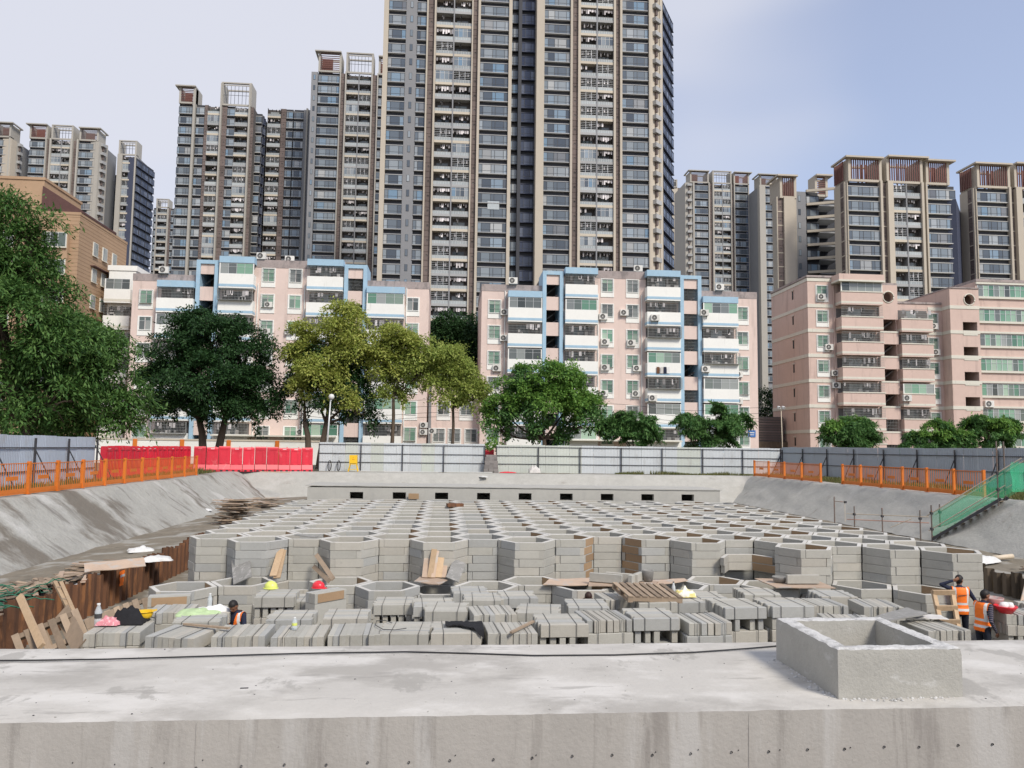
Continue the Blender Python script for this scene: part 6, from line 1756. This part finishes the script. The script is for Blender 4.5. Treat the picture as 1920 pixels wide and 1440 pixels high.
class Seg:
    def __init__(s, root, A, B, H, z_top, z_min, yref, depth=14, body='tower_grey'):
        s.r, s.A, s.B, s.H, s.zt, s.zm, s.yr, s.dep, s.body = root, Vector(A), Vector(B), H, z_top, z_min, yref, depth, body
        s.d = (s.B - s.A).normalized(); s.ang = math.atan2(s.d.y, s.d.x); s.n = Vector((s.d.y, -s.d.x))
        s.O = Vector(root.location)
        s.wall = {}
        s.tone = rnd.randrange(2)
    def u(s, px):
        rr = ray(px, s.yr); n = s.n
        t = (s.A - Vector((0, 0))).dot(n) / Vector((rr.x, rr.y)).dot(n)
        return (Vector((rr.x, rr.y)) * t - s.A).dot(s.d)
    def put(s, name, me, u, z, y=0):
        p = s.A + s.d * u - s.n * y
        return obj(name, me, s.r, (p.x - s.O.x, p.y - s.O.y, z), (0, 0, s.ang))
    def floors(s):
        z = s.zt - s.H
        while z > s.zm: yield z; z -= s.H
    def bays(s, lst):
        col_ = MB()
        for t in lst:
            k, a, b_ = t[0], s.u(t[1]), s.u(t[2])
            st = t[3] if len(t) > 3 else ''
            w = b_ - a
            if k == 'W':
                col_.box(a, b_, .5, s.dep, 0, s.zt, s.body)
                me = t_window(w, s.H, st)
                for z in s.floors(): s.put('window', me, a, z)
            elif k == 'B':
                col_.box(a, b_, 1.36, s.dep, 0, s.zt, s.body)
                m = 2 if w > 4.5 and st != '1' else 1
                ww = w / m
                for i, z in enumerate(s.floors()):
                    for j in range(m):
                        kd = rnd.choice(('open', 'open', 'open', 'laundry', 'glazed', 'grille', 'grille'))
                        s.put('balcony', t_balcony(ww - .06, s.H, kd, (i + s.tone) % 2), a + j * ww + .03, z)
                if m == 2: s.put('balcony_column', MB().box(-.13, .13, -.26, 1.3, 0, s.zt, 'tower_grey'), a + w / 2, 0)
            elif k == 'P':
                pr = float(st) if st else .45
                s.put('pier', MB().box(0, w, -pr, 1.5, 0, s.zt + (t[4] if len(t) > 4 else .3), PIER[0]), a, 0)
                col_.box(a + .01, b_ - .01, 1.5, s.dep, 0, s.zt, s.body)
            elif k == 'N':
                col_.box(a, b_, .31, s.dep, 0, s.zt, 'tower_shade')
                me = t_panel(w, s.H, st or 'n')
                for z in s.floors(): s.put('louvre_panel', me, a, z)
            elif k == 'G':
                col_.box(a, b_, 0, s.dep, 0, s.zt, st or s.body)
                if len(t) > 4:
                    for z in s.floors(): s.put('window', t_slit(s.H), (a + b_) / 2, z)
            elif k == 'D':
                col_.box(a, b_, 2.8, s.dep, 0, s.zt, 'tower_dark')
                hw = w * .30
                for z in s.floors():
                    s.put('window', t_window(hw, s.H, 'dark'), a + .05, z, 2.4); s.put('window', t_window(w - hw - w * .14, s.H, 'navy'), a + hw + w * .14, z, 2.4)
                s.put('pier', MB().box(0, w * .13, -.2, 2.8, 0, s.zt, 'tower_dark'), a + hw, 0, 1.6)
            elif k == 'T':                                   # blank wall with stacked air conditioner ledges
                col_.box(a, b_, .0, s.dep, 0, s.zt, PIER[0])
                me = TW.setdefault(('t', s.H, round(w, 1)), MB().box(w * .22, w * .85, -.9, -.001, 1.6, 2.5, 'tower_slab').box(w * .45, w * .60, -.5, -.001, .2, 1.6, 'tower_brown').mesh('service_ledge'))
                for z in s.floors(): s.put('service_ledge', me, a, z)
        s.put('wall', col_, 0, 0)
        return s
    def crown(s, pa, pb, ztop, style, dep=5, z0=None, lean=0):
        """open roof frame above a bay"""
        a, b_ = s.u(pa), s.u(pb); w = b_ - a
        z0 = s.zt if z0 is None else z0
        h = ztop - z0
        fr = MB()
        e = .55
        bg = PIER[0]
        fr.box(0, e, -.4, dep, 0, h - .35, bg).box(w - e, w, -.4, dep, 0, h - .35, bg)
        over = .9 if style in ('h', 'v') else .0
        xl, xr = -over * lean, (w + over * (1 - lean) if over else w)
        fr.box(xl, xr, -.45 - over, .25, h - .35, h, bg).box(xl, xr, dep - .5, dep, h - .35, h, bg).box(xl, xl + .5, .25, dep - .5, h - .35, h, bg).box(xr - .5, xr, .25, dep - .5, h - .35, h, bg)
        fr.box(e, w - e, -.3, .1, .001, .5, bg)
        s.put('roof_frame', fr, a, z0)
        lv = MB()
        if style == 'h':
            n = 9
            for i in range(n): z = .7 + (h - 1.3) * i / (n - 1); lv.box(e, w - e, -.35, -.20, z - .09, z + .09, 'louvre' if s.tone else 'louvre_grey')
            s.put('back_screen', MB().box(e, w * .55, dep * .6, dep * .6 + .2, .5, h - .36, 'louvre'), a, z0)
        elif style == 'v':
            n = max(6, int(w / .55))
            for i in range(n): x = e + (w - 2 * e) * (i + .5) / n; lv.box(x - .09, x + .09, -.35, -.15, .5, h - .36, 'louvre')
            for i in range(3): s.put('back_post', MB().box(0, .3, dep * .5, dep * .5 + .2, .5, h - .36, 'louvre'), a + w * (.5 + .12 * i), z0)
        else:
            n = max(4, int(w / 1.1))
            for i in range(1, n): x = e + (w - 2 * e) * i / n; lv.box(x - .05, x + .05, -.2, -.1, .5, h - .9, 'mullion')
            lv.box(e, w - e, -.2, -.1, h * .45, h * .45 + .08, 'mullion'); lv.box(e, w - e, -.22, -.08, h - .95, h - .7, 'tower_brown' if lean else bg)
        s.put('louvre_screen' if style != 'f' else 'glazed_screen', lv, a, z0)
def tower_root(label, px, Y): c = ony(px, 400, Y); return thing('apartment_tower', label, 'tower', (c.x, Y, 0), 0, 'apartment towers')
def PY_(px, y, Y): c = ony(px, y, Y); return (c.x, c.y)

# --- main tower
Y = 154; H = 3.09
r = tower_root('tallest central tower cut off by the top of the view', 960, Y)
zt = ony(740, 65 / 3.31, Y).z + H * 3
s = Seg(r, PY_(717, 151, Y), PY_(1219, 151, Y), H, zt, 20, 151, 20)
s.bays([('P', 717, 726), ('W', 726, 759), ('G', 759, 780, 'tower_grey', 1), ('W', 780, 798), ('P', 798, 801, '.5'), ('N', 801, 812.5), ('P', 812.5, 816, '.5'), ('B', 816, 883), ('P', 883, 885.5, '.5'), ('N', 885.5, 895), ('P', 895, 899.5, '.5'),
        ('W', 899.5, 953), ('P', 953, 959), ('D', 959, 1005), ('P', 1005, 1019.5, '.9'), ('W', 1019.5, 1069), ('P', 1069, 1073, '.5'), ('N', 1073, 1083.5), ('P', 1083.5, 1088, '.5'), ('B', 1088, 1150), ('P', 1150, 1154, '.5'), ('N', 1154, 1162), ('P', 1162, 1166, '.5'), ('W', 1166, 1216), ('P', 1216, 1219, '.5')])
# chamfered corner: shaded balconies, then a glass face turned to the right
E0 = Vector(PY_(1219.5, 151, Y + .6)); E1 = Vector(PY_(1241, 151, Y + 3.5))
s2 = Seg(r, E0, E1, H, zt, 20, 151, 6, 'tower_beige'); s2.bays([('T', 1220, 1236), ('P', 1236, 1241, '.2')])
E2 = Vector(PY_(1262, 151, Y + 13))
s3 = Seg(r, E1 + Vector((.1, .3)), E2, H, zt, 20, 151, 4, 'tower_navy'); s3.bays([('W', 1241.5, 1248, 'navy'), ('W', 1248, 1262, 'navy')])
for f, z in ((925, 385),):
    c = ony(f, z, Y - .12); obj('window_poster', MB().box(-1.2, 1.2, -.02, 0, -.85, .85, 'clear_plastic'), r, (c.x - r.location.x, -.12, c.z))

# --- left tower beside it
PIER[0] = 'tower_beige_hazed'
Y = 214; H = 3.06
r = tower_root('grey tower with roof frames directly left of the tallest tower', 650, Y)
zt = ony(615, 90 + 560 / 9, Y).z + H - .5
s = Seg(r, PY_(581, 168, Y), PY_(726, 168, Y), H, zt, 24, 168, 18)
s.bays([('G', 583, 595, 'tower_grey', 1), ('W', 596, 637), ('P', 637, 639, '.6'), ('N', 639, 647), ('P', 647, 649.5, '.6'), ('B', 649.5, 696), ('P', 696, 698.5, '.6'), ('N', 698.5, 707), ('P', 707, 709, '.6'), ('W', 709, 726)])
s.tone = 1
s.crown(596, 639, ony(620, 99, Y).z, 'h', lean=1); s.crown(648, 699.5, ony(670, 100, Y).z, 'f', dep=4); s.crown(709, 726, ony(715, 108, Y).z, 'h')
# --- second left tower: stepped
Y = 222; H = 3.0
r = tower_root('wide stepped grey tower with one open roof frame, behind the left pink block', 450, Y)
zt = ony(347, 150 + 435 * .1458, Y).z + H
s = Seg(r, PY_(333, 237, Y), PY_(472, 237, Y), H, zt, 24, 237, 16)
s.bays([('W', 334, 361.6), ('P', 361.6, 366, '.8', 4.6), ('W', 367, 382.5), ('N', 382.5, 388.5), ('B', 388.5, 412.6), ('P', 412.6, 415.5, '.9', 6.4), ('N', 415.5, 425), ('W', 425, 439.6), ('B', 439.6, 466), ('P', 466, 469, '.9', 6.4), ('N', 469, 474.5)])
s.tone = 1
s.crown(334, 366, ony(350, 163, Y).z, 'h', lean=1); s.crown(413, 470, ony(446, 156, Y).z, 'f', dep=5)
zt2 = zt - .5
s = Seg(r, PY_(475, 237, Y + 3), PY_(491, 237, Y + 3), H, zt2, 24, 237, 10, 'tower_grey'); s.bays([('W', 475, 490.5, 'pale')])
A_1 = Vector(PY_(490.8, 237, Y + 3.3)); s = Seg(r, A_1, A_1 + Vector((3.4, 9)), H, zt2, 24, 237, 3, 'tower_navy'); s.bays([('W', 491.5, 498, 'navy')])
zt3 = ony(514, 203, Y + 6).z
s = Seg(r, PY_(499, 237, Y + 6), PY_(596, 237, Y + 6), H, zt3, 24, 237, 12); s.bays([('B', 501, 526, '1'), ('N', 526.5, 536), ('W', 536.5, 549), ('W', 550.5, 569), ('G', 569, 574), ('P', 574, 577, '.5'), ('G', 577, 593, 'tower_grey', 1)])
# --- third left tower
Y = 262; H = 2.95
r = tower_root('beige tower with three roof crowns above the orange tiled building', 120, Y)
zt = ony(70, 220 + 310 * .1719, Y).z + H - .6
s = Seg(r, PY_(52, 306, Y), PY_(183, 306, Y), H, zt, 24, 306, 14)
s.bays([('W', 53, 84), ('P', 84, 86.5, '.6'), ('N', 86.5, 92), ('P', 92, 95, '.6'), ('B', 95, 132), ('P', 132, 136, '.9'), ('N', 136, 143), ('P', 143, 146, '.6'), ('W', 146, 178), ('P', 178, 183, '.3')])
s.tone = 1
s.crown(53, 87, ony(70, 234, Y).z, 'h', lean=1); s.crown(94, 135, ony(115, 235, Y).z, 'f', dep=4); s.tone = 0; s.crown(147, 183, ony(165, 241, Y).z, 'h')
A_1 = Vector(PY_(183, 306, Y + .2)) + Vector((.5, 0)); s = Seg(r, A_1, A_1 + Vector((2.2, 14)), H, zt, 24, 306, 3, 'tower_beige'); s.bays([('T', 184, 197), ('P', 197, 200, '.2')])
s = Seg(r, PY_(200, 306, Y + 15), PY_(226, 306, Y + 15), H, zt - 6, 24, 306, 6, 'tower_navy'); s.bays([('W', 202, 222, 'navy')])
Yq = Y + 6
zq = ony(245, 292, Yq).z
s = Seg(r, PY_(221, 306, Yq), PY_(255, 306, Yq), H, zq, 24, 306, 14); s.bays([('P', 221, 230, '.6'), ('B', 230, 253, '1'), ('P', 253, 256, '.6')])
s.crown(222, 256, ony(240, 264, Yq).z, 'f', dep=4)
A_1 = Vector(PY_(256, 306, Yq + .3)) + Vector((.6, 0)); s = Seg(r, A_1, A_1 + Vector((3.5, 30)), H, zq - .8, 24, 306, 3, 'tower_navy'); s.bays([('W', 257, 266, 'navy'), ('W', 267, 279, 'navy'), ('W', 280, 291, 'navy')])
# --- tower at the left edge
r = tower_root('beige tower at the edge with slanted louvre crown', 5, 258)
zt = ony(10, 258, 258).z
s = Seg(r, PY_(-40, 306, 258), PY_(18, 306, 258), H, zt, 24, 306, 14); s.bays([('B', -40, -14), ('P', -14, -10, '.6'), ('W', -10, 15), ('P', 15, 18, '.4')])
s.tone = 0; s.crown(-12, 18, ony(10, 231, 258).z, 'h')
A_1 = Vector(PY_(18, 306, 258.2)) + Vector((.6, 0)); s = Seg(r, A_1, A_1 + Vector((3.5, 24)), H, zt - .4, 24, 306, 3, 'tower_beige'); s.bays([('G', 19, 29, 'tower_beige'), ('T', 29, 38), ('G', 38, 41, 'tower_grey')])
# --- small far tower
r = tower_root('small distant tower between the stepped tower and the beige one', 303, 330); H = 3.0
zt = ony(303, 390, 330).z
s = Seg(r, PY_(286, 430, 330), PY_(323, 430, 330), H, zt, 30, 430, 12); s.bays([('W', 286, 292), ('P', 292, 294, '.4'), ('B', 294, 312), ('P', 312, 315, '.4'), ('N', 315, 319), ('W', 319, 324)]); s.crown(291, 315, ony(303, 373, 330).z, 'f', dep=4)
# --- right of the main tower, far
Y = 285; H = 3.1
r = tower_root('far beige tower with three roof crowns right of the tallest tower', 1345, Y)
zt = ony(1315, 310 + 265 * .1736, Y).z + H - .4
s = Seg(r, PY_(1284, 420, Y), PY_(1405, 420, Y), H, zt, 26, 420, 14)
s.bays([('T', 1285, 1299), ('P', 1299, 1302, '.5'), ('W', 1302, 1328.5), ('P', 1328.5, 1330.5, '.5'), ('N', 1330.5, 1336), ('P', 1336, 1339, '.5'), ('B', 1339, 1370), ('P', 1370, 1372, '.5'), ('N', 1372, 1376), ('P', 1376, 1378, '.5'), ('W', 1378, 1403), ('P', 1403, 1405, '.4')])
s.tone = 0; s.crown(1294, 1329, ony(1310, 321, Y).z, 'h', lean=1); s.crown(1336, 1372, ony(1355, 321, Y).z, 'f', dep=4); s.tone = 1; s.crown(1376, 1405, ony(1390, 324, Y).z, 'h')
A_1 = Vector(PY_(1405, 420, Y + .3)) + Vector((.4, 0)); s = Seg(r, A_1, A_1 + Vector((13, 20)), H, zt - 4, 26, 420, 3, 'tower_navy'); s.bays([('W', 1406, 1411, 'navy'), ('W', 1411, 1418, 'navy')])
r = tower_root('sliver of beige tower tucked against the tallest tower', 1272, 320); zt = ony(1272, 352, 320).z
s = Seg(r, PY_(1258, 420, 320), PY_(1284, 420, 320), 3.1, zt, 30, 420, 12); s.bays([('G', 1258, 1271, 'tower_beige'), ('N', 1271, 1276), ('W', 1276, 1284, 'navy')])
s.crown(1259, 1270, ony(1265, 337, 320).z, 'f', dep=3)
Y = 275
r = tower_root('far tower half hidden behind the cream stair tower', 1440, Y); zt = ony(1445, 350, Y).z; H = 3.1
s = Seg(r, PY_(1424, 420, Y), PY_(1462, 420, Y), H, zt, 26, 420, 12); s.bays([('P', 1424, 1435, '.5'), ('W', 1435, 1462)]); s.tone = 0; s.crown(1425, 1458, ony(1440, 328, Y).z, 'h', lean=1)
PIER[0] = 'tower_beige'
# --- cream tower with splayed balconies
Y = 162; H = 3.13
r = tower_root('cream tower with brown screen panels and deep splayed balconies', 1510, Y)
zt = ony(1465, 372, Y).z
s = Seg(r, PY_(1455, 420, Y), PY_(1493, 420, Y), H, zt, 18, 420, 2.2, 'tower_beige'); s.bays([('P', 1456, 1458, '.2'), ('N', 1458, 1469, 'c'), ('P', 1469, 1489, '.5'), ('P', 1489, 1493, '.25')])
s.crown(1462, 1493, ony(1480, 331, Y).z, 'v', dep=5, lean=1)
ztg = ony(1520, 360, Y + 2).z
s = Seg(r, PY_(1493.5, 420, Y + 2), PY_(1570, 420, Y + 2), H, ztg, 18, 420, 10); s.bays([('G', 1494, 1505, 'tower_grey', 1), ('G', 1505.05, 1512, 'tower_grey'), ('W', 1512.5, 1536, 'dark')])
dk = MB(); a, b_ = s.u(1536), s.u(1571); dk.box(a, s.u(1596), 4.5, 10, 0, ztg, 'tower_dark'); s.put('wall', dk, 0, 0)
bm_ = MB().add([(0, 0, 0), (b_ - s.u(1512.5), -3.2, 0), (b_ - s.u(1512.5), -2.8, 0), (0, .5, 0), (0, 0, .55), (b_ - s.u(1512.5), -3.2, .55), (b_ - s.u(1512.5), -2.8, .55), (0, .5, .55)], [(0, 3, 2, 1), (4, 5, 6, 7), (0, 1, 5, 4), (1, 2, 6, 5), (2, 3, 7, 6), (3, 0, 4, 7)], 'tower_cream').mesh('splayed_beam')
bi_ = MB().box(0, b_ - a, 0, 4.4, 0, .35, 'tower_slab').mesh('balcony_slab')
for z in s.floors():
    s.put('splayed_beam', bm_, s.u(1512.5), z - .1, -.25); s.put('balcony_slab', bi_, a, z, 0)
s.put('splayed_beam', bm_, s.u(1512.5), ztg - .1, -.25)
ro = Seg(r, PY_(1493.5, 420, Y + 5), PY_(1570, 420, Y + 5), H, ztg, 18, 420, 5)
ro.crown(1528, 1552, ony(1540, 330, Y + 5).z, 'h', dep=3)
# --- two right towers
def right_tower(label, Y, ofs, cols, side, crowns, ytop, H, yref=420):
    r = tower_root(label, cols[0][1], Y)
    zt = ony(cols[0][1] + 20, ytop, Y).z
    s = Seg(r, PY_(cols[0][1], yref, Y), PY_(cols[-1][2], yref, Y), H, zt, 16, yref, 4.9, 'tower_grey')
    s.bays(cols)
    for c in crowns: s.crown(c[0], c[1], ony((c[0] + c[1]) / 2, c[2], Y).z, c[3], dep=5, lean=c[4])
    x0 = s.A
    sg = Seg(r, x0 + Vector((-.35, 4.6)), x0 + Vector((-.35, .25)), H, zt, 16, yref, 1.0, 'tower_beige')
    L_ = 4.35
    m_ = t_panel(1.3, H, 'c')
    sg.put('wall', MB().box(0, 2.5, 0, .34, 0, zt, 'tower_beige').box(2.5, 3.85, .31, .34, 0, zt, 'tower_shade').box(3.85, L_, 0, .34, 0, zt, 'tower_beige'), 0, 0)
    for z in sg.floors(): sg.put('louvre_panel', m_, 2.52, z)
    sc = MB()
    for i in range(7): sc.box(.2 + .55 * i, .42 + .55 * i, -.1, .1, .4, (ony(cols[0][1], crowns[0][2], Y).z - zt) - .4, 'louvre')
    sg.put('louvre_screen', sc, .1, zt)
    return r, s, zt
Y = 148; H = 3.1
r, s, zt = right_tower('right tower with vertical brown louvre crowns, nearer the centre', Y, 0,
    [('P', 1589.5, 1591, '.1'), ('W', 1591, 1650, 'pale'), ('P', 1650, 1654, '.6'), ('N', 1654, 1663, 'c'), ('P', 1663, 1673, '.8'), ('B', 1673, 1727), ('P', 1727, 1731.5, '.6'), ('N', 1731.5, 1735, 'c'), ('P', 1735, 1738, '.6'), ('W', 1738, 1793, 'pale')], None,
    [(1591, 1654, 297, 'v', 1), (1663, 1731, 296, 'v', 0), (1737, 1781, 303, 'v', 0)], 341, H)
A_1 = Vector(PY_(1793.5, 420, Y + .6)) + Vector((.2, 0)); s = Seg(r, A_1, A_1 + Vector((11.5, 14)), H, zt - 3, 16, 420, 2, 'tower_navy'); s.bays([('G', 1794, 1803, 'tower_navy')])
right_tower('right tower with vertical brown louvre crowns at the edge', Y + 3, 0,
    [('P', 1831.5, 1833, '.1'), ('W', 1833, 1891, 'pale'), ('P', 1891, 1895, '.6'), ('N', 1895, 1903, 'c'), ('P', 1903, 1914, '.8'), ('B', 1914, 1968), ('P', 1968, 1972, '.6'), ('W', 1972, 2010, 'pale')], None,
    [(1833, 1895, 309, 'v', 1), (1903, 1970, 309, 'v', 0)], 353, H)
